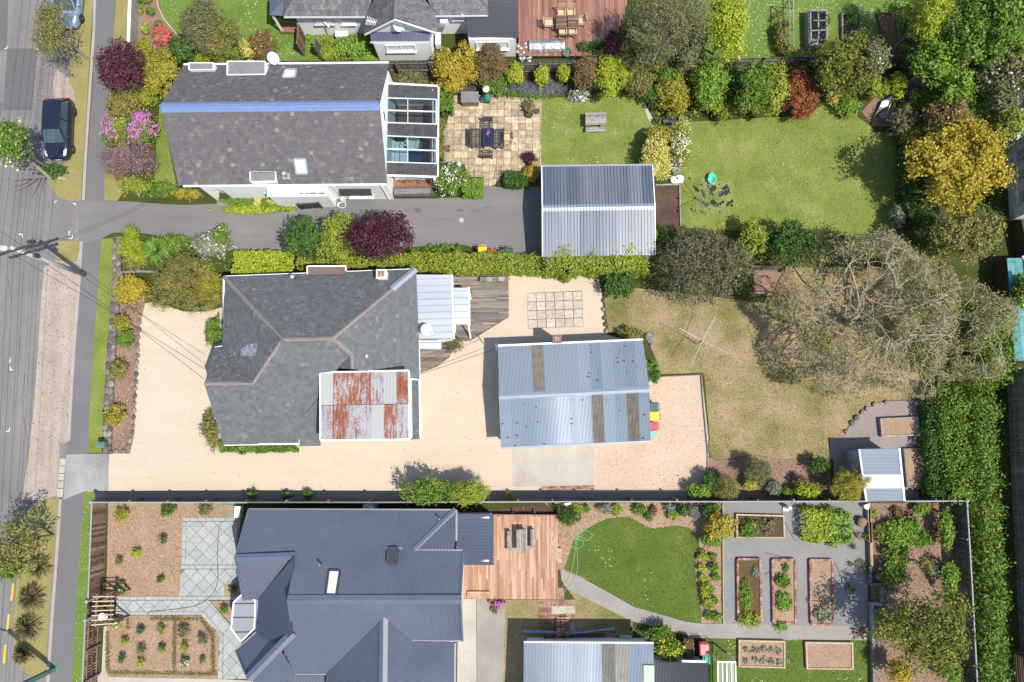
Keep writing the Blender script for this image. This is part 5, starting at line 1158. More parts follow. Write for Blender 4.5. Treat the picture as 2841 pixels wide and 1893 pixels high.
q = pts('h 1647,238 1764,205 1764,940 1700,935',1.7); q = [q[0],q[0] + Vector((6,0,.5)),q[3] + Vector((6,0,.5)),q[3]]; pl = Plane([q[3],q[0],q[1],q[2]])
rs = slab(t,pl.p, 'dark_metal', 'roof',.1); pcs = laid(pl,1.55,.62,None,.01,0,0,.01,.02)
for m_,_,_ in pcs: m_.build('panel', 'teal_panel',rs)
MB().prism([C(p.x + .25,p.y) for p in q],0,1.6).build('wall', 'brown_iron',t); MB().tube([q[0] + Vector((.9,.1,.12)),q[0] + Vector((1.0,-.2,.2)),q[0] + Vector((1.0,-1.4,.2))],.07,.07,6).build('white_rim', 'white_paint',t)
# ---------------------------------------------------------------- leaves and bark
plain('bark',(0.16,0.13,0.10),0.9,0,0.3,8)
plain('bark_pale',(0.27,0.23,0.165),0.9,0,0.25,8)
for n_,a_,b_,c_ in (
    ('lime', '#8ea02a', '#b9c936', '#d9e05a'),('ygreen', '#7c9030', '#a6b540', '#ccd05c'),('green', '#567a28', '#769a36', '#9fba54'),('bright', '#66902c', '#8db63e', '#b2d062'),
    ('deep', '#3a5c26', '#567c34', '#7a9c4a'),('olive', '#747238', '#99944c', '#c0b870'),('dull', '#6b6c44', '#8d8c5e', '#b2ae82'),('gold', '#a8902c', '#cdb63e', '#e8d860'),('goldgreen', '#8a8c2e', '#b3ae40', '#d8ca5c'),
    ('rust', '#8a4a2a', '#ae6a40', '#cd8c5c'),('brownleaf', '#6f5a3c', '#967c54', '#b89c70'),('maroon', '#4c2433', '#6d3a4b', '#8e5868'),('plum', '#452230', '#5f3140', '#7c4a58'),('greyolive', '#605e42', '#7c7a5a', '#9f9c78'),
    ('silver', '#76806a', '#98a088', '#bcc0aa'),('flax', '#575634', '#827c50', '#b0a478'),('spike', '#5c8a34', '#84b04a', '#b0cd70'),('autumn', '#55622a', '#7f8a38', '#b4ae48'),('yellow', '#cdbe4c', '#e8de74', '#f8f2ac'),('lavender', '#74787c', '#8f9498', '#aab0b0'),('pinkleaf', '#80666a', '#a08288', '#c0a2a6')):
    leafmat('leaf_' + n_,[(0.25,a_),(0.5,b_),(0.75,c_)])
for n_,a_,b_ in (('magenta', '#c472b4', '#e39ad6'),('coral', '#dc5a5e', '#f07c7a'),('white', '#e8e6da', '#ffffff'),('cream', '#e6dfb4', '#f8f3d4'),('yellow', '#e8cf30', '#f8e860'),('orange', '#f0a030', '#ffc050')):
    leafmat('flower_' + n_,[(0.3,a_),(0.7,b_)],0.2)

# ---------------------------------------------------------------- trees and shrubs: name, label, cat, (tile,x,y), rx, ry, height, leaf, options
T_ = lambda *a,**k: plant('tree',a[0], 'tree',*a[1:],**k)
S_ = lambda *a,**k: plant('shrub',a[0], 'shrub',*a[1:],**k)
# street side
T_('olive street tree leaning over the parked blue car',('a',390,225),112,215,4.8, 'leaf_olive',0.16,style='blade',aspect=.3,dens=.38,rough=.3,trunk='bark_pale',top=.6)
T_('street tree dotted with cream flowers at the left edge of the road',('a',90,990),105,135,5.6, 'leaf_green',0.17,top=.5,flowers=('flower_cream',130,.16,1))
S_('small bushy green sapling growing from the leaning trunk beside the black car',('a',352,1162),75,45,1.0, 'leaf_deep',0.14)
T_('sparse yellow green street tree casting a shadow on the road, above the flaxes',('i',150,610),150,215,4.6, 'leaf_olive',0.16,dens=.3,rough=.4,top=.7)
T_('bushy green street tree over the yellow road dash',('i',80,770),80,100,4.0, 'leaf_green',0.15,dens=.7,rough=.3,top=.6)
spiky('flax', 'bronze flax in the verge, topmost of the four flaxes', 'flax',('i',245,790),105,1.2, 'leaf_flax',150,.07, 'flaxes in the verge')
spiky('flax', 'large bronze flax in the verge below the street tree', 'flax',('i',195,1000),115,1.3, 'leaf_flax',190,.07, 'flaxes in the verge')
spiky('flax', 'bronze flax in the verge above the green pole', 'flax',('i',168,1210),112,1.3, 'leaf_flax',190,.07, 'flaxes in the verge')
spiky('flax', 'bronze flax next to the green pole, lowest of the four flaxes', 'flax',('i',140,1385),90,1.1, 'leaf_flax',160,.07, 'flaxes in the verge')
# front garden of the purple slate house
T_('maroon leaved tree by the white panel fence',('a',850,455),130,155,3.6, 'leaf_maroon',0.14,lump=.55,rough=.2,trunk='bark_pale',top=.8)
S_('low yellow green shrub beside the maroon tree',('a',985,350),55,75,1.6, 'leaf_goldgreen',0.13)
S_('tall olive gold shrub at the corner of the slate house',('a',1110,480),105,150,2.5, 'leaf_goldgreen',0.14,dens=1.1)
S_('green shrub speckled with white flowers under the maroon tree',('a',965,560),75,85,1.8, 'leaf_green',0.13,flowers=('flower_white',25,.1,1))
S_('domed dark olive shrub above the magenta rhododendrons',('a',860,700),125,105,2.0, 'leaf_olive',0.12,lump=.3)
S_('pale green shrub between the olive dome and the slate roof',('a',1020,665),55,65,1.5, 'leaf_ygreen',0.12)
S_('magenta rhododendron beside the footpath',('a',755,880),42,100,1.8, 'leaf_green',0.12,flowers=('flower_magenta',420,.13,7),dens=.7)
S_('big magenta rhododendron nearest the slate house',('a',975,875),88,115,2.1, 'leaf_green',0.12,flowers=('flower_magenta',1300,.13,8),dens=.7)
S_('green bush with cream flowers between two magenta rhododendrons',('a',850,870),65,85,1.6, 'leaf_ygreen',0.12,flowers=('flower_cream',60,.12,1))
S_('twiggy dusky pink shrub leaning over the footpath',('a',870,1075),175,120,1.9, 'leaf_pinkleaf',0.11,dens=.5,style='blade',aspect=.3,rough=.3,flowers=('flower_magenta',40,.12,2),trunk='bark_pale')
S_('small red flowered azalea under the dusky pink shrub',('a',815,1185),32,32,.8, 'leaf_green',.1,flowers=('flower_coral',130,.1,5))
S_('low green bush with white dots at the drive entrance',('a',925,1265),85,70,1.1, 'leaf_ygreen',.12,flowers=('flower_white',18,.1,1))
S_('low green bush beside the lawn strip, above the drive',('a',1110,1290),85,60,1.0, 'leaf_green',.12)
S_('mustard ground shrub along the drive by the white wall',('a',1270,1320),95,38,.7, 'leaf_goldgreen',.12)
S_('coral red azalea in the bark bed by the daisy lawn',('a',1102,248),58,58,1.1, 'leaf_green',.11,dens=.5,flowers=('flower_coral',900,.12,8))
S_('white flowered bush in the bark bed left of the coral azalea',('a',990,195),28,30,.6, 'leaf_ygreen',.1,flowers=('flower_white',30,.1,3))
S_('small green plant in the bark bed beside the curved edging',('a',1025,80),28,26,.5, 'leaf_green',.1)
S_('small leafy plant in the bark bed below the fence end',('a',952,70),18,24,.4, 'leaf_ygreen',.1)
S_('low plant in the bark bed above the coral azalea',('a',1080,160),24,20,.4, 'leaf_green',.1)
S_('leafy plant at the top edge in the bark bed',('a',990,5),38,20,.6, 'leaf_green',.1)
T_('dark feathery conifer on the daisy lawn edge',('a',1370,190),105,165,4.0, 'leaf_dull',.15,style='blade',aspect=.3,top=.9)
T_('dark green conifer overlapping the feathery one near the slate roof',('a',1530,290),95,110,3.4, 'leaf_olive',.15,style='blade',aspect=.3,top=.9)
S_('wide deep green shrub behind the olive gold shrub',('a',1240,350),95,85,1.9, 'leaf_deep',.14)
S_('bright lime shrub at the foot of the conifers',('a',1395,362),85,65,1.3, 'leaf_lime',.13)
S_('small lime shrub against the gutter of the slate roof',('a',1525,395),55,40,1.2, 'leaf_lime',.13)
S_('yellow flowered shrub behind the slate roof',('a',1690,350),48,65,1.6, 'leaf_yellow',.13)
S_('brown and gold shrub beside the grey side gate',('b',75,300),95,95,1.8, 'leaf_brownleaf',.12,flowers=('flower_yellow',60,.1,2))
S_('bright green leafy clump below the wall heat pump',('b',690,320),105,75,.9, 'leaf_bright',.16)
S_('long bright green clump along the boundary fence',('b',520,335),95,65,.7, 'leaf_ygreen',.15)
# along the boundary behind the patio
S_('round golden orange shrub at the corner of the patio',('b',1362,480),145,155,2.5, 'leaf_gold',.14,lump=.4,dens=1.2)
S_('tall shrub with brown top and green base by the golden one',('b',1622,440),110,130,2.4, 'leaf_brownleaf',.13,style='blade',aspect=.35)
S_('green lower skirt of bushes below the brown topped shrub',('b',1630,570),105,70,1.2, 'leaf_green',.13)
S_('grey green herb bush below the grey lean-to window',('b',1510,370),45,50,.9, 'leaf_silver',.12)
for i,(x,y,rx,ry,l) in enumerate(((75,505,50,70, 'small golden conifer by the fence, largest of three in a row'),(258,515,48,60, 'small golden conifer by the fence, middle of three in a row'),(405,508,42,58, 'small golden conifer by the fence, last of three before the big shrubs'))):
    plant('conifer',l, 'conifer',('c',x,y),rx,ry,1.7, 'leaf_lime',.12,lump=.25,group='golden conifers along the fence',dens=1.2)
S_('strip of lavender edging the top of the patio',('c',230,600),215,38,.5, 'leaf_lavender',.1,dens=1.2,style='blade',aspect=.3)
S_('low green edging plants between lavender and patio',('c',150,642),200,18,.3, 'leaf_green',.1)
S_('low mat of dull green ground shrubs beside the slate roof',('b',1060,535),145,45,.6, 'leaf_dull',.12)
S_('white flowered bush at the top edge of the patio lawn',('c',505,640),72,42,.8, 'leaf_silver',.11,flowers=('flower_white',260,.1,5))
S_('broad brown green shrub right of the golden conifers',('c',560,500),100,120,2.5, 'leaf_brownleaf',.12,lump=.35)
S_('broad yellow green shrub joined to the brown green one',('c',718,530),108,140,2.6, 'leaf_lime',.13,lump=.35)
S_('olive brown shrub below the willow',('c',900,560),105,100,2.3, 'leaf_olive',.12)
T_('large grey olive willow overhanging the red deck',('c',1080,190),300,220,7.0, 'leaf_dull',.17,style='blade',aspect=.22,trunk='bark_pale',dens=.75,rough=.3,top=.72,stems=8)
T_('tall bright yellow tree right of the willow',('c',1500,200),145,205,5.0, 'leaf_lime',.15,lump=.45,rough=.25)
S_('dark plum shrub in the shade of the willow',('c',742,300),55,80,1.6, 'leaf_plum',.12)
spiky('palm', 'dark fan leaved palm between red deck and willow', 'palm',('c',640,312),85,1.2, 'leaf_deep',90,.1,None,.4)
S_('small dark green bush at the corner of the red deck',('c',530,325),45,36,.7, 'leaf_deep',.11)
S_('shaded green shrub under the willow, behind the mustard shrub',('c',1110,540),95,60,1.8, 'leaf_green',.13)
S_('mustard brown hebe beside the brick edged lawn',('c',1145,660),108,128,2.3, 'leaf_goldgreen',.12,lump=.35,flowers=('flower_orange',60,.08,1))
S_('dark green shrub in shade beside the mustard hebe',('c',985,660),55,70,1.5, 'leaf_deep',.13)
T_('bright green upright tree at the edge of the big lawn',('c',1385,590),112,170,3.4, 'leaf_bright',.16,top=.9)
S_('rounded green bush in front of the upright tree',('c',1480,745),68,75,1.7, 'leaf_ygreen',.14)
T_('broad mottled green tree left of the copper coloured shrub',('c',1690,610),125,185,4.0, 'leaf_green',.16,top=.85)
T_('green tree touching the copper coloured shrub',('d',45,600),85,180,3.6, 'leaf_ygreen',.15,top=.88)
S_('copper orange shrub at the edge of the big lawn',('d',235,640),128,185,2.5, 'leaf_rust',.12,lump=.35,dens=1.2)
T_('large dark gold green tree behind the copper shrub',('d',545,455),215,205,5.0, 'leaf_autumn',.17,top=.75,lump=.45)
T_('grey green tree with white blossom beside the dark gold tree',('d',720,425),115,110,5.2, 'leaf_dull',.14,top=.6,flowers=('flower_white',60,.1,2),trunk='bark_pale')
S_('pale green shrub under the white blossomed tree',('d',740,590),95,75,2.0, 'leaf_ygreen',.13)
S_('bright green bush beside the white sculpture',('d',570,725),78,62,1.3, 'leaf_bright',.14)
S_('cream and yellow bush right of the copper shrub',('d',462,665),48,40,1.0, 'leaf_yellow',.12)
S_('yellow green shrub between two dark shrubs above the sculpture',('d',890,580),58,80,1.8, 'leaf_lime',.14)
S_('agapanthus with white heads at the edge of the shade',('d',985,665),58,45,.8, 'leaf_deep',.12,flowers=('flower_white',110,.12,9))
# wood in the top corner
T_('tall yellow conifer in the top corner wood',('d',1085,120),115,155,7.0, 'leaf_lime',.18,style='blade',aspect=.35,rough=.25)
T_('huge green tree filling the top corner wood',('d',1470,190),245,235,8.5, 'leaf_green',.2,rough=.22,lump=.45)
T_('yellow green tree at the extreme right of the top corner wood',('d',1725,190),95,210,8.0, 'leaf_ygreen',.19)
T_('layered green tree below the yellow conifer',('d',1140,420),140,130,6.0, 'leaf_bright',.18,rough=.22)
S_('dusky plum shrub under the layered green tree',('d',1080,545),68,62,2.2, 'leaf_pinkleaf',.13)
T_('bright green tree in the middle of the wood',('d',1280,625),120,135,5.0, 'leaf_bright',.17)
T_('grey green tree with white blossom at the right edge of the wood',('d',1620,560),175,185,6.5, 'leaf_dull',.17,flowers=('flower_white',160,.14,3))
T_('white flowering tree over the old wooden building',('d',1640,860),105,85,5.5, 'leaf_ygreen',.16,flowers=('flower_white',130,.13,3),rough=.25)
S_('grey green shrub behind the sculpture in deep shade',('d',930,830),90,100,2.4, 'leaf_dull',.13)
T_('brown leaved tree above the golden tree',('d',1235,800),165,115,4.6, 'leaf_brownleaf',.14,top=.8)
S_('yellow bronze shrub left of the golden tree',('d',1000,940),75,72,2.0, 'leaf_goldgreen',.13)
T_('great golden yellow tree beside the old wooden building',('d',1310,1150),335,255,6.6, 'leaf_gold',.19,lump=.45,rough=.24,top=.8,dens=1.1)
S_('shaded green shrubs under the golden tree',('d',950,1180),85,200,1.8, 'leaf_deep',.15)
T_('grey green tree below the golden tree',('h',1330,95),270,150,5.5, 'leaf_olive',.16,top=.8)
S_('green shrub in the shade at the end of the big lawn',('d',900,1480),45,75,1.6, 'leaf_silver',.13)
T_('rounded green tree between the two yellow green crowns of the wood',('d',1300,330),130,110,6.5, 'leaf_green',.18,rough=.22)
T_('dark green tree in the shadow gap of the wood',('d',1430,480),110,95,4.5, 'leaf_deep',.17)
T_('mid green tree at the edge of the wood above the brown leaved tree',('d',1420,740),110,90,4.0, 'leaf_green',.16)
S_('green undergrowth shrub between the sculpture and the wood',('d',1080,680),95,75,2.0, 'leaf_green',.14)
S_('dark green filler shrub below the golden tree by the big lawn',('d',1050,1420),120,90,2.2, 'leaf_deep',.15)
S_('leafy green filler shrub between the copper shrub and the dark gold tree',('d',380,560),70,90,2.0, 'leaf_deep',.14)
S_('green shrub filling the gap right of the willow trunk',('c',1290,440),90,75,2.4, 'leaf_dull',.13)
S_('dark shrub in the gap between upright tree and mottled tree',('c',1540,560),70,110,2.4, 'leaf_deep',.14)
# around the big lawn
S_('rounded bright yellow shrub behind the zinc roofed garage',('c',1025,1085),105,145,2.5, 'leaf_yellow',.13,lump=.4,dens=1.1)
S_('yellow olive shrub above the bright yellow one',('c',1045,930),92,60,1.8, 'leaf_goldgreen',.13)
S_('cream flowered shrub right of the bright yellow one',('c',1190,960),72,145,1.9, 'leaf_ygreen',.12,flowers=('flower_cream',700,.1,5),dens=.8)
S_('white flowered climber low down by the white chair',('c',1165,1130),45,65,1.1, 'leaf_silver',.11,flowers=('flower_white',160,.1,4))
spiky('cordyline', 'grassy green plant at the pointed bed on the lawn edge', 'plant',('c',1038,825),44,.8, 'leaf_spike',90,.05)
S_('grey ground plant behind the orange pot',('c',1120,820),52,32,.4, 'leaf_lavender',.1)
T_('dark green bay tree at the lower corner of the big lawn',('h',185,130),185,110,3.4, 'leaf_deep',.16,top=.9)
S_('yellow green laurel at the lower edge of the big lawn',('g',1690,110),85,120,2.4, 'leaf_ygreen',.15)
S_('small green shrub by the soil bed behind the garage',('g',1080,70),65,55,1.3, 'leaf_deep',.13)
# conservatory climbers and patio hedges
hedge('hedge', 'narrow green hedge along the conservatory glass', 'hedge', 'b 1290,590 1312,660 1318,760',.75,1.2, 'leaf_green',.12)
hedge('hedge', 'lower browning length of hedge along the conservatory', 'hedge', 'b 1285,820 1275,920 1280,1080',.35,.9, 'leaf_olive',.11)
S_('white flowered shrub at the lower corner of the patio',('b',1340,1220),105,112,1.9, 'leaf_green',.12,flowers=('flower_white',330,.1,4))
hedge('hedge', 'clipped bright box hedge at the lower corner of the patio', 'hedge', 'b 1435,1275 1565,1275',1.0,.8, 'leaf_bright',.1)
hedge('hedge', 'clipped dark box hedge between patio and garage', 'hedge', 'b 1715,1215 c 10,1215 150,1215',.9,.8, 'leaf_deep',.1)
S_('golden bush at the end of the dark box hedge',('c',185,1180),46,48,1.3, 'leaf_gold',.12)
S_('dry brown creeper over the small red deck',('b',1090,1222),130,22,.5, 'leaf_brownleaf',.12)
S_('low green bed edging below the white wall',('b',60,1372),260,42,.5, 'leaf_green',.11,lump=.3)
S_('lime edging plants along the drive below the white wall',('b',30,1418),250,26,.4, 'leaf_lime',.11)
S_('yellow flowering plant against the white wall',('b',150,1365),42,32,.7, 'leaf_yellow',.1)
S_('smaller yellow plant against the white wall, left of the other',('b',40,1370),28,28,.7, 'leaf_yellow',.1)
# between the asphalt drive and the gravel yard
S_('bright green strappy bush at the entrance of the drive',('e',900,150),80,105,1.7, 'leaf_lime',.14,style='blade',aspect=.2)
S_('shaded low shrub under the strappy bush',('e',910,265),85,45,1.0, 'leaf_olive',.12)
spiky('cabbage_tree', 'lime green cabbage tree rosette at the drive entrance', 'cabbage tree',('e',1050,175),125,1.2, 'leaf_spike',170,.07,None,1.0)
S_('green shrub right of the cabbage tree',('e',1200,135),68,68,1.7, 'leaf_green',.14)
S_('dark elder bush with cream flower heads by the drive',('e',1430,150),120,90,1.9, 'leaf_silver',.13,flowers=('flower_cream',160,.13,4))
S_('upright shoot of the cream flowered elder',('e',1515,90),35,60,2.4, 'leaf_green',.13,flowers=('flower_cream',25,.12,2))
T_('great weeping olive shrub beside the gravel yard',('e',1265,420),225,185,2.9, 'leaf_olive',.15,style='blade',aspect=.25,top=.95,lump=.35,dens=1.1)
S_('amber part of the weeping shrub against the grey roof',('e',1440,440),85,150,2.4, 'leaf_goldgreen',.14,style='blade',aspect=.28)
S_('round yellow spotted shrub above the gravel bed',('e',890,445),114,98,1.7, 'leaf_gold',.12,lump=.25,dens=1.2)
S_('glossy shrub against the western wall of the grey slate house',('e',1462,720),55,95,1.4, 'leaf_green',.14)
hedge('hedge', 'broad lime green hedge behind the grey slate house', 'hedge', 'e 1600,275 1764,275 f 285,275',1.45,1.5, 'leaf_lime',.12,rough=.07)
T_('dense green tree between the drive and the grey slate roof',('f',355,115),115,140,4.0, 'leaf_deep',.16,top=.85)
T_('yellow green tree joined to the dense green one',('f',590,105),120,145,4.0, 'leaf_ygreen',.14,top=.85)
T_('large maroon plum tree over the asphalt drive',('f',875,95),200,165,4.8, 'leaf_plum',.15,rough=.3,lump=.5,top=.75,dens=.9,trunk='bark')
hedge('hedge', 'low green hedge strip under the maroon plum tree', 'hedge', 'f 320,270 620,268 900,262 1090,245',.55,1.5, 'leaf_ygreen',.13,.9)
hedge('hedge', 'tall ivy hedge running past the rubbish bins', 'hedge', 'f 1090,262 1400,268 1764,272 g 250,285',1.1,1.5, 'leaf_ygreen',.13,rough=.12)
hedge('hedge', 'creeper hedge climbing over the edge of the zinc roof', 'hedge', 'g 280,258 520,265 760,262 960,250',1.3,2.2, 'leaf_ygreen',.14,rough=.16)
S_('bulging creeper on the zinc roof, left hump',('g',400,215),105,85,2.6, 'leaf_ygreen',.14)
S_('bulging creeper on the zinc roof, right hump',('g',860,215),105,75,2.6, 'leaf_lime',.14)
S_('creeper tongue climbing the right verge of the zinc roof',('g',1000,90),18,75,2.6, 'leaf_bright',.13)
S_('grassy weeds in the bed behind the bins',('f',1290,175),130,32,.5, 'leaf_green',.12)
# gravel yard and brown lawn
S_('glossy round dark green shrub at the corner of the gravel yard',('g',768,405),118,112,2.0, 'leaf_deep',.15,lump=.35,dens=1.1)
T_('huge rounded grey olive tree beside the brown lawn',('g',1355,300),340,262,5.4, 'leaf_greyolive',.15,lump=.26,style='blade',aspect=.4,top=.88,dens=1.7,rough=.06)
S_('low dull green shrub at the corner of the corrugated garage',('g',850,748),85,38,.9, 'leaf_olive',.12)
spiky('yucca', 'spiky rosette plant beside the corrugated garage', 'yucca',('g',1012,970),62,.8, 'leaf_spike',120,.05)
S_('green shrub below the spiky rosette by the garage',('g',1020,1045),42,42,.9, 'leaf_deep',.12)
for x,y,rx,ry,lf,l in ((825,680,56,52, 'leaf_goldgreen', 'clipped gold green ball shrub in the bark bed, topmost of five'),(857,785,64,56, 'leaf_green', 'clipped green ball shrub touching the topmost one'),(815,1000,66,70, 'leaf_olive', 'leafy olive ball shrub in the middle of the bark bed'),(780,1310,66,70, 'leaf_goldgreen', 'leafy ball shrub nearest the green letterbox')):
    S_(l,('e',x,y),rx,ry,1.1,lf,.13,lump=.25,group='ball shrubs in the bark bed')
S_('green climber at the western corner of the grey slate house',('e',1440,1390),55,120,1.2, 'leaf_olive',.12)
hedge('hedge', 'low ivy strip along the front of the grey slate house', 'hedge', 'e 1500,1520 1764,1525 f 300,1520',.5,.7, 'leaf_green',.12)
# small trees along the long fence
T_('pale green sapling on the fence line, left of a pair',('j',1190,268),185,85,3.0, 'leaf_green',.14,top=.75,dens=.8,lump=.5,rough=.25)
T_('yellow green sapling on the fence line, right of a pair',('j',1480,285),125,85,3.0, 'leaf_ygreen',.13,style='blade',aspect=.35,top=.8)
for x,y,l in ((5,290, 'small green seedling shrub in the fence shade, leftmost of three'),(245,298, 'small dark seedling shrub in the fence shade, middle of three'),(385,290, 'small green seedling shrub in the fence shade, rightmost of three')):
    S_(l,('j',x,y),36,30,.7, 'leaf_deep',.12,group='seedling shrubs in the fence shade')
S_('orange tinted seedling in the fence shade near the concrete apron',('k',35,300),24,24,.6, 'leaf_gold',.1)
S_('bright green shrub on the fence line by the gravel corner',('k',1320,265),85,50,1.5, 'leaf_bright',.13)
S_('dark green shrub behind the bright green one on the fence line',('k',1395,210),60,60,1.7, 'leaf_deep',.13)
S_('feathery olive shrub on the fence line',('k',1500,245),95,85,1.9, 'leaf_olive',.14,style='blade',aspect=.15)
S_('wispy olive shrub at the corner of the brown lawn',('k',1715,130),85,80,2.2, 'leaf_dull',.14,style='blade',aspect=.15)
S_('small lime shrub below the wispy one',('k',1665,220),42,45,1.0, 'leaf_lime',.12)
S_('silver bush on the fence line',('l',65,250),55,48,1.1, 'leaf_silver',.11)
S_('green bush beside the silver one on the fence line',('l',150,275),50,32,.9, 'leaf_green',.12)
S_('yellow green bush on the fence line near the shed',('l',290,270),85,58,1.4, 'leaf_lime',.13)
S_('dark rounded bush in the bark bed near the shed',('l',370,95),60,55,1.6, 'leaf_deep',.13)
S_('small bronze bush between the dark bush and the fence',('l',240,200),45,32,1.0, 'leaf_brownleaf',.11)
T_('feathery yellow olive tree touching the small shed',('l',570,225),105,112,3.0, 'leaf_goldgreen',.14,style='blade',aspect=.18,top=.9)
# hedges at the right boundary
hedge('hedge', 'long gold green boundary hedge beside the vegetable shed', 'hedge', 'h 1235,1120 1268,1350 1290,1560 l 1300,150 1310,330',1.5,1.7, 'leaf_green',.15,.85,rough=.3)
hedge('hedge', 'dark leaved strip standing in for shade beside the gold green hedge', 'hedge', 'h 1140,1190 1150,1560 l 1160,180 1165,320',.9,1.3, 'leaf_deep',.14,.7,rough=.12)  # dark leaves put in for the strip of shade along the hedge
hedge('hedge', 'tall bright hedge beside the dark alley, upper length', 'hedge', 'h 1540,560 1545,760 1540,930 1500,1050',1.7,2.0, 'leaf_green',.16,.8,rough=.34)
hedge('hedge', 'tall bright hedge beside the dark alley, lower length', 'hedge', 'h 1460,1080 1470,1300 1475,1560 l 1490,200 1515,500 1530,800 1540,1100 1530,1400 1525,1640',1.0,2.0, 'leaf_green',.16,.8,rough=.34)
S_('bright green bush at the corner post of the fence',('l',1370,330),48,60,1.8, 'leaf_bright',.13)
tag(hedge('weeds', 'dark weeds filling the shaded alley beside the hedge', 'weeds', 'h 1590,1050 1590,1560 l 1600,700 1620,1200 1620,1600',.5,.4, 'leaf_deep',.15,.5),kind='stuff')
S_('yellow flowered shrub overhanging the turquoise shed',('h',1735,480),62,110,3.0, 'leaf_green',.14,flowers=('flower_yellow',160,.12,3))

# ---------------------------------------------------------------- the bare tree: limbs, branches, twigs and a few leaves
def bare_tree(name,label,at,R,h,depth=7,nleaf=2600,base_r=.22,leafm='leaf_brownleaf',n0=7,seed=3):
    """limbs fork again and again towards a domed outline; twigs are one mass, limbs are parts"""
    rnd = random.Random(seed); t = thing(name,label, 'tree',(at.x,at.y,0)); tips = []; lim = [MB() for _ in range(n0)]; tw = MB(); fork = at + Vector((0,0,h * .2))
    MB().tube([at - Vector((0,0,.1)),at + Vector((.08,.05,h * .12)),fork],base_r * 1.2,base_r * .8,9).build('trunk', 'bark_pale',t)
    def grow(mb,p,tgt,r,lv):
        d = tgt - p; L = d.length; q = [p]
        for k in (1,2,3): q.append(p.lerp(tgt,k / 3) + Vector((rnd.uniform(-1,1),rnd.uniform(-1,1),rnd.uniform(-.6,.9))) * L * .1)
        (mb if r > .022 else tw).tube(q,r,r * .6,5 if r > .022 else 3,False)
        if lv >= 2: tips.extend(q[1:])
        if lv >= depth: return
        for k in range(3 if lv < 5 else 2):
            a = q[rnd.choice((2,3,3))] if k else q[3]; u = d.normalized(); s = L * rnd.uniform(.5,.78)
            e = a + (u * .75 + Vector((rnd.uniform(-1,1),rnd.uniform(-1,1),rnd.uniform(-.75,.7)))).normalized() * s
            o = e - at; k2 = math.hypot(o.x,o.y) / (R * (.92 + .3 * mnoise.noise(Vector((math.atan2(o.y,o.x) * 1.6,seed,0)))))
            if k2 > 1: e = at + Vector((o.x / k2,o.y / k2,o.z))
            e.z = min(max(e.z,h * .3),h * (1.02 - .45 * min(1,k2) ** 2)); grow(mb,a,e,r * rnd.uniform(.5,.66),lv + 1)
    for k in range(n0):
        a = 6.283 * (k + rnd.uniform(-.3,.3)) / n0; f = rnd.uniform(.3,.52); grow(lim[k],fork,at + Vector((math.cos(a) * R * f,math.sin(a) * R * f,h * rnd.uniform(.45,.75))),base_r * .42,1)
    for m in lim: m.build('limb', 'bark_pale',t)
    tag(tw.build('twigs', 'twig',t),kind='stuff')
    P_ = np.array([tuple(p) for p in tips]); nt_ = int(nleaf * .6); p = P_[RNG.integers(0,len(P_),nt_)] + RNG.normal(size=(nt_,3)) * .1; al = p - np.array(tuple(at)); al /= np.linalg.norm(al,axis=1)[:,None]
    tag(inst('spray',npmesh('spray',leaves(p,RNG.normal(size=(nt_,3)),.55 * R / 5.7,.035,.5,al + RNG.normal(size=(nt_,3)) * .6) - np.array(tuple(t.location)),4, 'twig'),t),kind='stuff')
    k = RNG.integers(0,len(P_),nleaf); p = P_[k] + RNG.normal(size=(nleaf,3)) * .16
    inst('crown',npmesh('crown',leaves(p,np.tile([[0,0,1.0]],(nleaf,1)),.15,.5,.8) - np.array(tuple(t.location)),4,leafm),t); return t
plain('twig',(0.33,0.285,0.205),0.9,0,0.25,4)
c = P('h',590,700,0); bare_tree('bare_tree', 'great half bare tree with a pale twiggy crown over the brown lawn',c + Vector((-.35,.2,0)),5.4,7.5,7,11000,.19, 'leaf_olive',n0=12)
c = P('h',1270,820,0); bare_tree('bare_tree', 'second twiggy pale tree leaning over the gold green hedge',c + Vector((-1.2,.6,0)),3.4,5.8,6,4200,.12, 'leaf_olive',n0=8,seed=5)
c = P('a',450,1215,-.1); t = thing('leaning_tree_trunk', 'bare grey trunk across the verge below the black car, branches standing for shadows', 'trunk',c)
MB().tube([c,P('a',330,1200,.6),P('a',250,1130,1.6),P('a',190,1090,2.6),P('a',110,1010,3.4)],.16,.06,7).build('trunk', 'bark_pale',t)
for s in ('a 330,1205,.4 200,1215,.6 90,1230,.5 10,1215,.3', 'a 250,1215,.5 170,1270,.5 110,1300,.3', 'a 270,1210,.5 240,1290,.4 205,1340,.3', 'a 300,1205,.5 280,1270,.3 300,1320,.2', 'a 200,1215,.6 150,1250,.6 80,1270,.5'):
    q = pts(s); MB().tube(q,.035,.01,5).build('branch', 'bark',t)  # shadow of bare branches put in as thin dark tubes
c = P('e',890,555); t = bare_tree('bare_shrub', 'leafless tangled shrub in the bark bed under the yellow spotted shrub',c,.8,.7,4,60,.025,n0=6,seed=8)
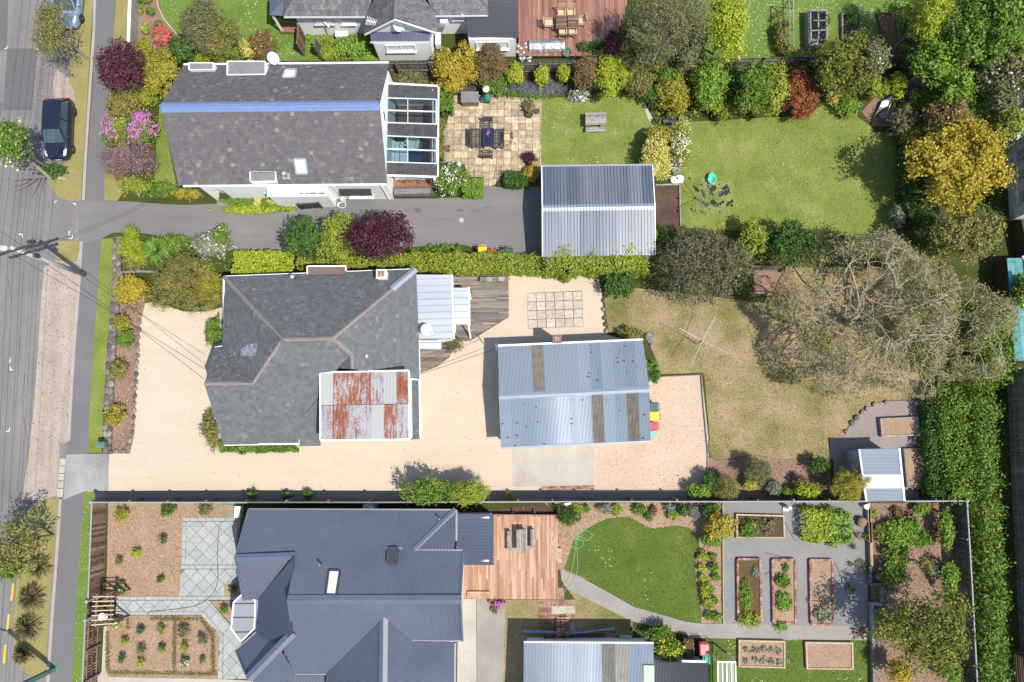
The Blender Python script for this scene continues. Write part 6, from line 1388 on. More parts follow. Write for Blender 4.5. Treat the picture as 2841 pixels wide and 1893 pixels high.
# ---------------------------------------------------------------- undergrowth that nobody could count: leaves at knee height filling the beds between shrubs
def undergrowth(s,mat,dens,h,size=.16,but=None):
    q = pts(s); ex = pts(but) if but else None; xs,ys = [p.x for p in q],[p.y for p in q]; n = int(dens * (max(xs) - min(xs)) * (max(ys) - min(ys))); P_ = []
    for x,y in zip(RNG.uniform(min(xs),max(xs),n),RNG.uniform(min(ys),max(ys),n)):
        k = mnoise.noise(Vector((x * .8,y * .8,3.1)))
        if k > -.25 and inside(q,x,y): P_.append((x,y,.04 + h * (k + .3) * random.random()))
    P_ = np.array(P_); tag(inst('undergrowth',npmesh('undergrowth',leaves(P_,np.tile([[0,0,1.0]],(len(P_),1)),size,.6,.6),4,mat),None),kind='stuff')
undergrowth('d 880,0 1764,0 1764,760 1500,950 1250,950 920,900 1000,640 880,560', 'leaf_green',90,1.1,.18)
undergrowth('d 900,900 1600,900 1640,1500 h 1600,200 1100,200 d 880,1560', 'leaf_deep',70,.9,.18)
undergrowth('c 450,430 1764,420 d 640,420 640,660 330,720 0,760 c 1764,770 1260,800 1040,800 960,690 900,640 480,640', 'leaf_ygreen',60,.7,.15)
undergrowth('c 760,20 1350,20 1400,420 760,400', 'leaf_deep',40,.6,.15)
undergrowth('a 740,420 1240,300 1150,560 1080,700 1060,1250 1200,1270 1400,1340 830,1350 800,1250 730,1000 760,760', 'leaf_ygreen',80,.6,.13)
undergrowth('e 830,70 1240,130 1500,190 1760,190 1760,260 1560,330 1080,330 840,320', 'leaf_green',80,.7,.14)
undergrowth('f 0,190 1080,180 1500,170 1500,240 0,330', 'leaf_green',70,.6,.14)
undergrowth('g 1020,20 1560,40 h 0,40 260,60 480,130 300,300 0,290 g 1720,290 1690,500 1000,420', 'leaf_olive',45,.5,.14)
undergrowth('h 1080,1180 1480,500 1640,500 1640,1560 1090,1560', 'leaf_deep',45,.6,.16)
undergrowth('b 360,240 800,240 830,400 360,400', 'leaf_bright',60,.4,.15)
undergrowth('k 0,352 360,350 360,430 0,430 j 1400,400', 'leaf_olive',14,.3,.12)
# ---------------------------------------------------------------- fences and walls
pieces('paling',[(0, '#6f6a64'),(0.5, '#8a857d'),(1, '#a29c92')],0.9,0.3,5,0.4)
pieces('paling_warm',[(0, '#75594a'),(0.3, '#927362'),(0.7, '#a78b7a'),(1, '#baa395')],0.9,0.3,5,0.4)
plain('cap_grey',(0.27,0.27,0.265),0.8,0,0.1,5)
PAL = {}
def paling_fence(label,line,h,pitch,mat,side=1,cap=None,post=2.4,limit=300,gap=.012,lowh=None,rails=2,postmat=None):
    """vertical palings, posts and rails along a ground line; side = +1 rails to the left of travel"""
    t = thing('paling_fence',label, 'fence',line[0].lerp(line[-1],.5)); off = t.location; k = 0; rest = MB(); me = {}
    Z = Vector((0,0,1))
    for a,b in zip(line,line[1:]):
        L = (b - a).length; d = (b - a) / L; x = Vector((-d.y,d.x,0)) * side; n = max(1,int(L / pitch)); pw = L / n
        if round(pw,4) not in me: me[round(pw,4)] = MB().box((0,0,h / 2),(pw - gap,.02,h)).mesh('paling',mat)
        for i in range(n):
            p = a + d * pw * (i + .5) + Z * random.uniform(-.015,.015); rz = math.atan2(d.y,d.x)
            if k < limit: inst('paling',me[round(pw,4)],t,Matrix.Translation(p - off) @ Matrix.Rotation(rz,4, 'Z'))
            else: rest.box(p + Z * h / 2,(pw - gap,.02,h),rz)
            k += 1
        for r in range(rails):
            z = h * (.15 + .65 * r / max(1,rails - 1)); MB().bar(a + x * .035 + Z * z,b + x * .035 + Z * z,.045,.09).build('rail',postmat or mat,t)
        m = max(1,round(L / post))
        for i in range(m + 1):
            p = a.lerp(b,i / m) + x * .1; MB().bar(p - Z * .1,p + Z * (h + .02),.1,.1,d).build('post',postmat or mat,t)
        if cap: MB().bar(a + Z * (h + .02),b + Z * (h + .02),.075,.035).build('cap_rail',cap,t)
    if rest.v: tag(rest.build('paling',mat,t),kind='stuff')
    return t
G = lambda s,h: [Vector((p.x,p.y,0)) for p in pts(s,h)]
paling_fence('weathered paling fence between the slate house and the grey weatherboard house',G('b 1200,414 915,416 560,420 90,412 a 1600,420',1.5),1.5,.105, 'paling',1,None,2.4,110)
paling_fence('weathered paling fence behind the three golden conifers',G('c 480,415 0,427 b 1215,415',1.5),1.5,.105, 'paling',1,None,2.4,200)
paling_fence('weathered paling fence behind the copper shrub',G('d 980,374 320,386 0,393 c 1590,401',1.5),1.5,.105, 'paling',1,None,2.4,200)
paling_fence('long paling fence with a pale cap between the gravel yard and the blue roofed house',G('i 620,346 1660,347 j 800,347 1340,344 k 560,341 1480,341 l 688,339',1.75),1.75,.11, 'paling',1, 'cap_grey',2.35,300)
paling_fence('short paling fence with a pale cap right of the small shed',G('l 955,339 1378,336',1.75),1.75,.11, 'paling',1, 'cap_grey',2.1)
paling_fence('long dark paling fence with a pale cap beside the tall hedge',G('l 1376,340 1408,860 1446,1568 1455,1760',1.75),1.75,.105, 'paling',-1, 'cap_grey',2.4)
paling_fence('warm brown paling fence with a pale cap beside the footpath',G('i 626,345 600,1003',1.65),1.65,.155, 'paling_warm',-1, 'cap_grey',2.2,gap=.01)
paling_fence('dark slatted fence with gaps beside the lower mulch bed',G('i 580,1150 562,1568 555,1760',1.65),1.65,.17, 'paling_warm',1, 'cap_grey',2.0,gap=.07,rails=3)
paling_fence('short timber fence under the trees between the two lawns',G('g 1690,288 h 150,290',1.3),1.3,.12, 'paling',-1,None,1.8)
for s in ('i 618,345', 'i 588,1020', 'i 578,1148', 'l 1377,336'):
    p = pts(s,1.85)[0]; g_ = dict(zip(('i 618,345', 'i 588,1020', 'i 578,1148', 'l 1377,336'),('pale square gate post at the corner of gravel drive and footpath', 'pale capped gate post above the timber arbour', 'pale capped gate post below the timber arbour', 'pale corner post where the two capped fences meet')))[s]
    t = thing('fence_post',g_, 'post',(p.x,p.y,0), 'pale fence posts'); MB().box((0,0,.93),(.14,.14,1.86)).build('shaft', 'cap_grey',t,local=True); MB().lathe((0,0,1.86),[(.13,0),(.13,.05),(.02,.1)],4).build('cap', 'cap_grey',t,local=True)
def screen(label,a,b,h,mat,n=None,cat='gate',name='timber_gate'):
    t = thing(name,label,cat,a.lerp(b,.5)); L = (b - a).length; d = (b - a) / L; n = n or int(L / .14); Z = Vector((0,0,1))
    for i in range(n): p = a + d * L * (i + .5) / n; MB().box(p + Z * h / 2,(L / n - .012,.025,h),math.atan2(d.y,d.x)).build('board',mat,t)
    MB().bar(a + Z * h,b + Z * h,.1,.05).build('cap_rail',mat,t)
    for p in (a,b): MB().bar(p,p + Z * (h + .1),.12,.12).build('post',mat,t)
C0 = lambda tl,x,y: P(tl,x,y,0)
screen('brown timber screen beside the porch of the grey weatherboard house',C0('r',842,828),C0('r',830,1222),1.75, 'paling_warm',cat='screen',name='timber_screen')
screen('weathered side gate standing in the grass near the slate roof gutter',C0('r',1205,1130),C0('r',1182,1290),1.7, 'paling',cat='gate')
t = thing('lean_plank', 'weathered plank leaning on the fence by the golden shrub', 'plank',C0('b',985,490)); MB().bar(P('b',1000,500,.1),P('b',972,430,1.5),.03,.22).build('plank', 'paling_warm',t)
# white capped panel wall, top left
a,b = P('a',872,288,1.15),P('a',886,-80,1.15); t = thing('panel_wall', 'pale panel wall with a white cap beside the grass strip', 'wall',C(a.x,a.y))
for i in range(4): p,q = C(a.x,a.y).lerp(C(b.x,b.y),i / 4 + .006),C(a.x,a.y).lerp(C(b.x,b.y),(i + 1) / 4 - .006); MB().bar(p + Vector((0,0,.56)),q + Vector((0,0,.56)),.1,1.12).build('panel', 'concrete_old',t)
MB().bar(Vector((a.x,a.y,1.15)),Vector((b.x,b.y,1.15)),.2,.06).build('cap', 'white_paint',t)
# tall grey boundary fence at the extreme right
ln = [C0('h',1648,1010),C0('h',1672,1568),C0('l',1700,600),C0('l',1738,1340)]
t = paling_fence('tall old grey boarded fence along the shaded alley',ln,3.1,.15, 'wood_weathered',-1, 'cap_grey',2.2,160,rails=4)
for s in ('h 1640,1005', 'h 1650,1238', 'h 1655,1492'):
    p = pts(s)[0]; MB().bar(p,p + Vector((1.2,.1,1.2)),.08).build('brace', 'paling',t)
t = thing('compost_bin', 'brown slatted compost bin in the bottom right corner', 'compost bin',C0('l',1700,1360)); a = C0('l',1692,1362);
for k in range(6):
    MB().box(a + Vector((.02,-.95,.12 + k * .2)),(.03,1.8,.15)).build('slat', 'wood_brown',t); MB().box(a + Vector((.95,-.02,.12 + k * .2)),(1.8,.03,.15)).build('slat', 'wood_brown',t)
for q in ((0,0),(0,-1.85),(1.85,0)): MB().box(a + Vector((q[0],q[1],.65)),(.1,.1,1.3)).build('post', 'wood_brown',t)
# stone retaining wall: two rows of field stones, each its own piece
def stone_mesh(sx,sy,sz,sd):
    r = random.Random(sd); bm = bmesh.new(); bmesh.ops.create_icosphere(bm,subdivisions=1,radius=1)
    for v in bm.verts: v.co = Vector((v.co.x * sx,v.co.y * sy,v.co.z * sz)) * r.uniform(.8,1.12); v.co.z = max(v.co.z,-sz * .5)
    me = bpy.data.meshes.new('stone'); bm.to_mesh(me); bm.free(); me.materials.append(M('field_stone')); return me
STN = [stone_mesh(.19,.24,.16,k) for k in range(8)]
def stones(label,line,rows,wd,cat,name,sp=.36,h=.25,base=True,sc=1.0):
    t = thing(name,label,cat,line[0].lerp(line[-1],.5)); o = t.location
    for a,b in zip(line,line[1:]):
        L = (b - a).length; d = (b - a) / L; x = Vector((-d.y,d.x,0)); n = max(1,int(L / sp))
        if base: MB().bar(a + Vector((0,0,h * .3)),b + Vector((0,0,h * .3)),wd * .8,h * .6).build('core', 'stone_wall',t)
        for i in range(n):
            for r in range(rows):
                p = a + d * L * (i + .5 + random.uniform(-.1,.1)) / n + x * wd * ((r + .5) / rows - .5) + Vector((0,0,h * .62)) + x * random.uniform(-.03,.03)
                inst('stone',random.choice(STN),t,Matrix.Translation(p - o) @ Matrix.Rotation(random.uniform(-.4,.4) + math.atan2(d.y,d.x) + 1.57,4, 'Z') @ Matrix.Scale(sc * random.uniform(.8,1.1),4))
    return t
stones('dry stone retaining wall between grass strip and bark bed',G('e 790,90 790,330 772,600 750,900 735,1200 722,1540',.3),2,.56, 'stone wall', 'stone_wall',.37,.35)
stones('row of edging stones between bark bed and cream gravel',G('e 955,600 940,800 925,1050 915,1250 905,1400 860,1545 720,1560',.1),1,.2, 'stone edging', 'stone_edging',.4,.18,False,.85)
stones('curved row of rocks edging the dusty vegetable plot',G('h 545,1450 580,1370 640,1302 720,1240 790,1218 860,1212',.1),1,.2, 'stone edging', 'stone_edging',.42,.2,False,.9)
stones('row of rocks between cream gravel and brown lawn beside the glossy shrub',G('g 672,500 675,620 690,750',.1),1,.2, 'stone edging', 'stone_edging',.4,.18,False,.8)
stones('edge of stones round the top of the concrete slab by the garage',G('g 955,745 1000,760 1000,850',.1),1,.25, 'stone edging', 'stone_edging',.42,.15,False,.8)
t = thing('timber_edging', 'thin timber edging between worn gravel and brown lawn', 'edging',C0('g',1340,1040)); q = pts('g 1065,1042 1334,1030 1345,1180 1380,1560 k 1380,150')
for a,b in zip(q,q[1:]): MB().bar(a + Vector((0,0,.06)),b + Vector((0,0,.06)),.06,.14).build('board', 'wood_weathered',t)
t = thing('timber_edging', 'timber edging round the dark soil bed behind the zinc roofed garage', 'edging',C0('c',1185,1260)); q = pts('c 1025,1262 1188,1256 1196,1540 g 1210,15')
for a,b in zip(q,q[1:]): MB().bar(a + Vector((0,0,.06)),b + Vector((0,0,.06)),.08,.14).build('board', 'wood_weathered',t)
t = thing('timber_edging', 'timber edging between the grey gravel court and the mulch border', 'edging',C0('k',1484,760)); MB().bar(C0('k',1480,350) + Vector((0,0,.07)),C0('k',1484,1168) + Vector((0,0,.07)),.06,.15).build('board', 'wood_pine',t)
t = thing('log_rail', 'old grey log rail at the top of the bark bed', 'log',C0('e',940,330)); MB().tube([P('e',800,335,.3),P('e',940,325,.38),P('e',1075,330,.3)],.11,.09,8).build('log', 'wood_weathered',t)
# retaining wall of the corner bed
t = thing('sleeper_wall', 'stepped timber retaining wall between gravel court and corner bed', 'retaining wall',C0('l',720,800))
for s,mt in (('l 716,372 722,620', 'wood_pine'),('l 722,480 732,780', 'wood_pine'),('l 712,350 712,480', 'cap_grey'),('l 722,780 722,900', 'paling'),('l 722,905 800,905', 'paling'),('l 800,905 800,1035', 'paling'),('l 725,1040 800,1038', 'cap_grey'),('l 735,1045 742,1300', 'cap_grey'),('l 742,1300 750,1700', 'paling')):
    a,b = pts(s,.4); MB().bar(a - Vector((0,0,.2)),b - Vector((0,0,.2)),.16,.4).build('sleeper',mt,t)

# ---------------------------------------------------------------- raised beds
def raised_bed(label,s,h,edge,fill,cat='raised bed',wd=.09,cover=None):
    q = pts(s,h); t = thing('raised_bed',label,cat,sum((C(p.x,p.y) for p in q),Vector()) / 4); c = sum(q,Vector()) / 4
    for i in range(4):
        a,b = q[i],q[(i + 1) % 4]; d = (b - a).normalized(); e = C(a.x,a.y),C(b.x,b.y)
        if edge == 'brick_red':
            n = max(1,int((b - a).length / .25)); zz = h / 2
            for k in range(n):
                p = e[0].lerp(e[1],(k + .5) / n); MB().box(p + Vector((0,0,h / 2 + random.uniform(-.01,.01))),((b - a).length / n - .015,.13,h),math.atan2(d.y,d.x) + random.uniform(-.05,.05)).build('brick', 'brick_red',t)
        else: MB().bar(e[0] + Vector((0,0,h / 2)) - d * wd / 2,e[1] + Vector((0,0,h / 2)) - d * wd / 2,wd,h).build('board',edge,t)
    MB().prism([p.lerp(c,.03) for p in q],.01,h - .06).build('soil',fill,t); return t
raised_bed('pine framed raised bed of leafy greens by the gravel court fence', 'k 1580,430 l 132,438 136,586 k 1582,584',.25, 'wood_pine', 'soil')
raised_bed('brick edged bed nearest the mulch border, with feathery carrot tops', 'k 1585,732 1738,732 1748,1160 1590,1160',.22, 'brick_red', 'leaf_litter')
raised_bed('brick edged bed with two leafy green crops, middle of three', 'l 56,736 208,736 214,1166 64,1166',.22, 'brick_red', 'mulch_bed')
raised_bed('brick edged bed of straw with grey cabbages at one end', 'l 312,738 462,738 470,1176 322,1176',.22, 'brick_red', 'mulch_bed')
raised_bed('pine framed bed of young cabbages on the lower lawn', 'k 1596,1286 l 138,1294 138,1470 k 1596,1462',.25, 'wood_pine', 'mulch_bed')
raised_bed('empty pine framed straw bed on the lower lawn', 'l 284,1300 598,1304 602,1480 292,1476',.25, 'wood_pine', 'mulch_bed')
raised_bed('weathered timber bed of wood chips on the dusty plot under the bare tree', 'h 792,1330 1040,1318 1056,1438 804,1446',.35, 'wood_weathered', 'mulch_bed')
raised_bed('weathered timber bed of wood chips beside the small shed', 'h 950,1536 1076,1532 l 1096,236 974,240',.35, 'wood_weathered', 'mulch_bed')
raised_bed('pale timber bed of bare soil and a big leafy plant, top right lawn', 'd 530,92 652,92 648,262 534,264',.3, 'wood_weathered', 'soil')
raised_bed('long brown timber bed in dappled shade by the yellow conifer', 'd 774,88 892,92 930,376 834,378',.3, 'wood_brown', 'leaf_litter')
for s,lf,rx,ry,h,l,sz in (
    (('k',1655,520), 'leaf_green',60,70,.6, 'leafy silverbeet clump in the pine framed bed by the fence',.16),(('l',20,500), 'leaf_dull',55,60,.5, 'grey green seedlings in the pine framed bed by the fence',.12),
    (('k',1640,980), 'leaf_bright',42,105,.5, 'feathery carrot rows in the brick bed nearest the mulch',.1),(('k',1670,1140), 'leaf_ygreen',75,50,.5, 'light green lettuces at the end of the carrot bed',.13),
    (('k',1705,820), 'leaf_silver',28,40,.35, 'grey cabbage seedlings above the carrot rows',.12),(('l',118,880), 'leaf_green',52,50,.6, 'upper leafy potato clump in the middle brick bed',.14),(('l',130,1020), 'leaf_bright',55,62,.6, 'lower leafy potato clump in the middle brick bed',.14),
    (('l',140,790), 'leaf_green',22,30,.4, 'thin young plant at the top of the middle brick bed',.1),(('l',115,1190), 'leaf_bright',42,28,.5, 'green plant spilling over the path from the middle brick bed',.13),
    (('l',395,1100), 'leaf_silver',62,70,.5, 'grey green broccoli plants at the end of the straw brick bed',.18),
    (('d',590,130), 'leaf_bright',50,58,.5, 'big leafy rhubarb in the pale timber bed',.22),(('d',120,230), 'leaf_olive',55,140,1.2, 'climbing beans on the trellis frame, top right lawn',.12)):
    plant('vegetable_plant',l, 'vegetable plant',s,rx,ry,h,lf,sz,stems=2)
hedge('bean_patch', 'dense lime green bean patch on the gravel court', 'vegetable patch', 'l 255,495 450,500',1.75,.75, 'leaf_lime',.13,rough=.12); hedge('pumpkin_patch', 'big leaved green patch joined to the bean patch', 'vegetable patch', 'l 450,520 590,520',1.8,.7, 'leaf_bright',.2,rough=.16)
for k,(x,y) in enumerate(((1640,1345),(1700,1345),(1750,1340),(1640,1420),(1700,1415),(1755,1420))):
    plant('cabbage', 'young cabbage in the pine framed bed on the lower lawn', 'cabbage',('k',x,y),24,22,.3, 'leaf_silver',.13,n=90,group='young cabbages in a bed',stems=2)
for k,(x,y) in enumerate(((40,1345),(90,1350),(45,1420),(95,1425))):
    plant('cabbage', 'young cabbage in the pine framed bed on the lower lawn', 'cabbage',('l',x,y),24,22,.3, 'leaf_silver',.13,n=90,group='young cabbages in a bed',stems=2)
# corner bed planting
for at,rx,ry,h,lf,l in ((('l',930,560),150,105,1.0, 'leaf_bright', 'large green perennial clump in the corner bed, upper mass'),(('l',900,690),110,105,.9, 'leaf_green', 'large green perennial clump in the corner bed, lower mass'),(('l',1060,590),90,60,.8, 'leaf_green', 'green perennial between the big clump and the dark fence'),
    (('l',870,840),92,82,1.2, 'leaf_green', 'rounded dark green bush by the timber steps'),(('l',1065,395),58,48,.8, 'leaf_bright', 'green plant near the top fence of the corner bed'),(('l',1225,520),55,135,1.6, 'leaf_bright', 'tall green shrub against the dark paling fence, upper'),(('l',1250,850),62,110,1.7, 'leaf_bright', 'tall green shrub against the dark paling fence, lower'),
    (('l',1160,800),55,55,1.0, 'leaf_silver', 'small grey leaved shrub in the corner bed'),(('l',910,410),45,32,.5, 'leaf_brownleaf', 'small reddish plant near the top of the corner bed'),(('l',740,425),22,30,.4, 'leaf_ygreen', 'small plant at the head of the pine retaining planks'),(('l',780,560),40,60,.6, 'leaf_olive', 'brown green plant at the edge of the big clump'),
    (('l',1270,1510),75,85,1.5, 'leaf_bright', 'bright green shrub at the bottom of the corner bed'),(('l',885,950),34,28,.5, 'leaf_silver', 'white silvery ground plant beside the steps'),(('l',760,1100),36,60,.5, 'leaf_silver', 'silvery ground plant along the retaining wall'),(('l',1000,455),40,36,.6, 'leaf_dull', 'dull grey green plant above the big clump')):
    plant('shrub',l, 'shrub',at,rx,ry,h,lf,.14)
T_('broad dark golden tree in the corner bed, shading the gravel court',('l',1065,1210),325,270,5.2, 'leaf_autumn',.17,lump=.42,rough=.32,dens=.75,top=.75,stems=7,fill=.35)
T_('thin branched young tree in the corner bed',('l',1090,770),60,60,2.7, 'leaf_olive',.12,dens=.25,top=.6)
S_('orange tinged lower branch of the dark golden tree',('l',910,1490),85,70,2.5, 'leaf_gold',.15)
# border plants of the curvy lawn
for x,y,rx,ry,lf,h,l in ((430,440,72,62, 'leaf_deep',1.2, 'round blue green shrub at the corner of the cedar deck'),(500,375,55,35, 'leaf_ygreen',.7, 'grassy clump at the head of the border'),(555,392,24,22, 'leaf_green',.5, 'small green plant next to the grassy clump'),(690,385,50,40, 'leaf_silver',.7, 'grey green iris clump by the fence'),(765,390,40,34, 'leaf_ygreen',.6, 'white flowered plant beside the iris clump'),
    (915,385,42,42, 'leaf_green',.6, 'green mound by the fence, right of the white flowers'),(975,445,24,26, 'leaf_green',.4, 'small green plant at the dip of the lawn edge'),(1015,400,24,34, 'leaf_brownleaf',.5, 'thin stemmed plant leaning in the border'),(1140,385,62,38, 'leaf_silver',.6, 'pale sage clump by the fence'),(1140,440,36,26, 'leaf_lime',.5, 'lime plant in front of the sage clump'),
    (1215,395,40,48, 'leaf_deep',.9, 'dark upright shrub by the sage clump'),(1290,400,45,45, 'leaf_lavender',.6, 'grey lavender bush with purple flowers at the corner'),(1370,400,40,50, 'leaf_deep',1.1, 'dark green shrub at the fence corner of the border'),(1425,385,44,38, 'leaf_green',.9, 'green shrub beside the timber edging at the top'),(1370,590,48,55, 'leaf_green',1.1, 'green bush under the golden shrub'),(1435,615,32,40, 'leaf_bright',.9, 'bright green plant by the timber edging below the golden shrub'),
    (1345,710,30,36, 'leaf_ygreen',.5, 'yellow green plant at the lawn edge, upper right'),(1420,715,26,24, 'leaf_green',.4, 'small green plant by the edging, upper'),(1345,790,28,30, 'leaf_lime',.5, 'lime plant at the lawn edge, second down'),(1428,785,38,36, 'leaf_green',.6, 'leafy plant by the edging, second down'),(1340,850,22,28, 'leaf_lime',.4, 'small lime plant at the lawn edge, third down'),(1440,850,26,24, 'leaf_green',.4, 'small green plant by the edging, third down'),
    (1365,915,40,38, 'leaf_ygreen',.6, 'yellow green plant at the widest part of the border'),(1395,945,26,28, 'leaf_green',.5, 'green plant tucked behind the yellow green one'),(1355,965,30,26, 'leaf_lime',.5, 'lime plant low on the lawn edge'),(1385,1030,36,40, 'leaf_ygreen',.6, 'straggly green plant above the path'),(1435,1005,18,22, 'leaf_green',.35, 'tiny plant by the edging near the path'),(1435,1128,40,36, 'leaf_bright',.6, 'bright green plant at the bottom corner of the border'),(1385,1112,22,22, 'leaf_green',.4, 'small plant beside the bright green corner one')):
    plant('garden_plant',l, 'plant',('k',x,y),rx,ry,h,lf,.12,stems=2)
S_('glossy golden shrub overhanging the grey gravel court',('k',1465,500),98,78,1.9, 'leaf_gold',.13,lump=.5,rough=.2)
S_('dark green shrub at the end of the workshop roof',('k',1050,1240),105,52,1.4, 'leaf_green',.13)
S_('yellow flowered shrub beside the workshop lean-to',('k',1110,1340),90,75,1.6, 'leaf_green',.13,flowers=('flower_yellow',500,.12,7))
S_('thin sprawling shrub on the back deck corner',('f',1380,825),55,55,1.0, 'leaf_dull',.1,dens=.5)
# mulch bed plants
for x,y,r,fl,l in ((840,430,46,0, 'rose bush in the top mulch bed, nearest the pale gate post'),(1140,398,44,0, 'rose bush in the top mulch bed, along the fence centre'),(1402,390,44,0, 'rose bush in the top mulch bed, nearest the coiled hose'),(1112,600,24,0, 'small shrub in the top mulch bed near the paved terrace'),(935,690,30,0, 'yellow green shrub in the middle of the top mulch bed'),(815,745,22,0, 'small shrub in the top mulch bed near the brown fence'),(1095,870,22,0, 'dark shrub at the lower end of the top mulch bed'),
    (828,928,34,1, 'white rose at the upper side of the arbour'),(795,1172,30,1, 'white rose at the lower side of the arbour'),(963,1212,22,0, 'small shrub in the lower mulch bed, upper left'),(1098,1207,27,0, 'grey green shrub in the lower mulch bed, upper centre'),(1253,1225,37,0, 'largest shrub in the lower mulch bed'),(848,1288,18,0, 'tiny shrub in the lower mulch bed, near the slatted fence'),(1375,1285,32,0, 'straggly shrub in the lower mulch bed near the diagonal path'),
    (965,1345,27,0, 'dark shrub in the centre left of the lower mulch bed'),(1100,1338,16,0, 'tiny dark shrub at the centre of the lower mulch bed'),(1262,1330,25,0, 'shrub below the largest one in the lower mulch bed'),(827,1405,22,0, 'upright shrub at the left of the lower mulch bed'),(960,1440,24,0, 'lime shrub at the bottom of the lower mulch bed'),(1257,1432,25,2, 'shrub with two white blooms in the lower mulch bed'),(1378,1422,12,0, 'smallest shrub in the lower mulch bed, lower right'),(1527,1078,26,0, 'dark shrub in the triangular mulch bed'),(1590,935,26,0, 'shaded shrub in the small square mulch bed')):
    plant('rose_bush' if r > 28 else 'young_shrub',l, 'shrub',('i',x,y),r,r,.5 + r * .008,random.choice(('leaf_green', 'leaf_dull', 'leaf_deep', 'leaf_ygreen')) if 'lime' not in l and 'yellow' not in l else 'leaf_lime',.1,dens=.6,rough=.25,stems=3,flowers=('flower_white',(1,40,9)[fl],.12,(1,4,3)[fl]) if fl else None)
# box seedlings in rows: copies of one plant
sp = plant('box_seedling', 'tiny box seedling planted in a row round the lower mulch bed', 'seedling',('i',1195,1150),6,6,.2, 'leaf_olive',.07,n=34,group='box seedlings in rows',stems=1)
first = True
for a,b,n in (((1195,1150),(1188,1495),16),((752,1502),(1470,1512),31),((735,1235),(740,1480),10),((1452,1245),(1456,1490),11),((1040,1136),(1345,1138),12),((1372,1140),(1440,1232),6),((872,1140),(876,1195),3)):
    for k in range(n):
        if first: first = False; continue
        p = C0('i',a[0] + (b[0] - a[0]) * k / (n - 1),a[1] + (b[1] - a[1]) * k / (n - 1)); dup(sp,p,random.uniform(0,6),None,random.uniform(.8,1.2))
# weeds in the gravel court
for k,(x,y,r) in enumerate(((640,570,22),(685,575,20),(610,645,18),(655,750,30),(590,770,16),(680,790,14),(575,915,18),(600,940,14))):
    plant('weed', 'low weed growing in the grey gravel near the retaining wall', 'weed',('l',x,y),r,r,.25, 'leaf_green' if k % 2 else 'leaf_brownleaf',.1,n=90,group='weeds in the grey gravel',stems=1)
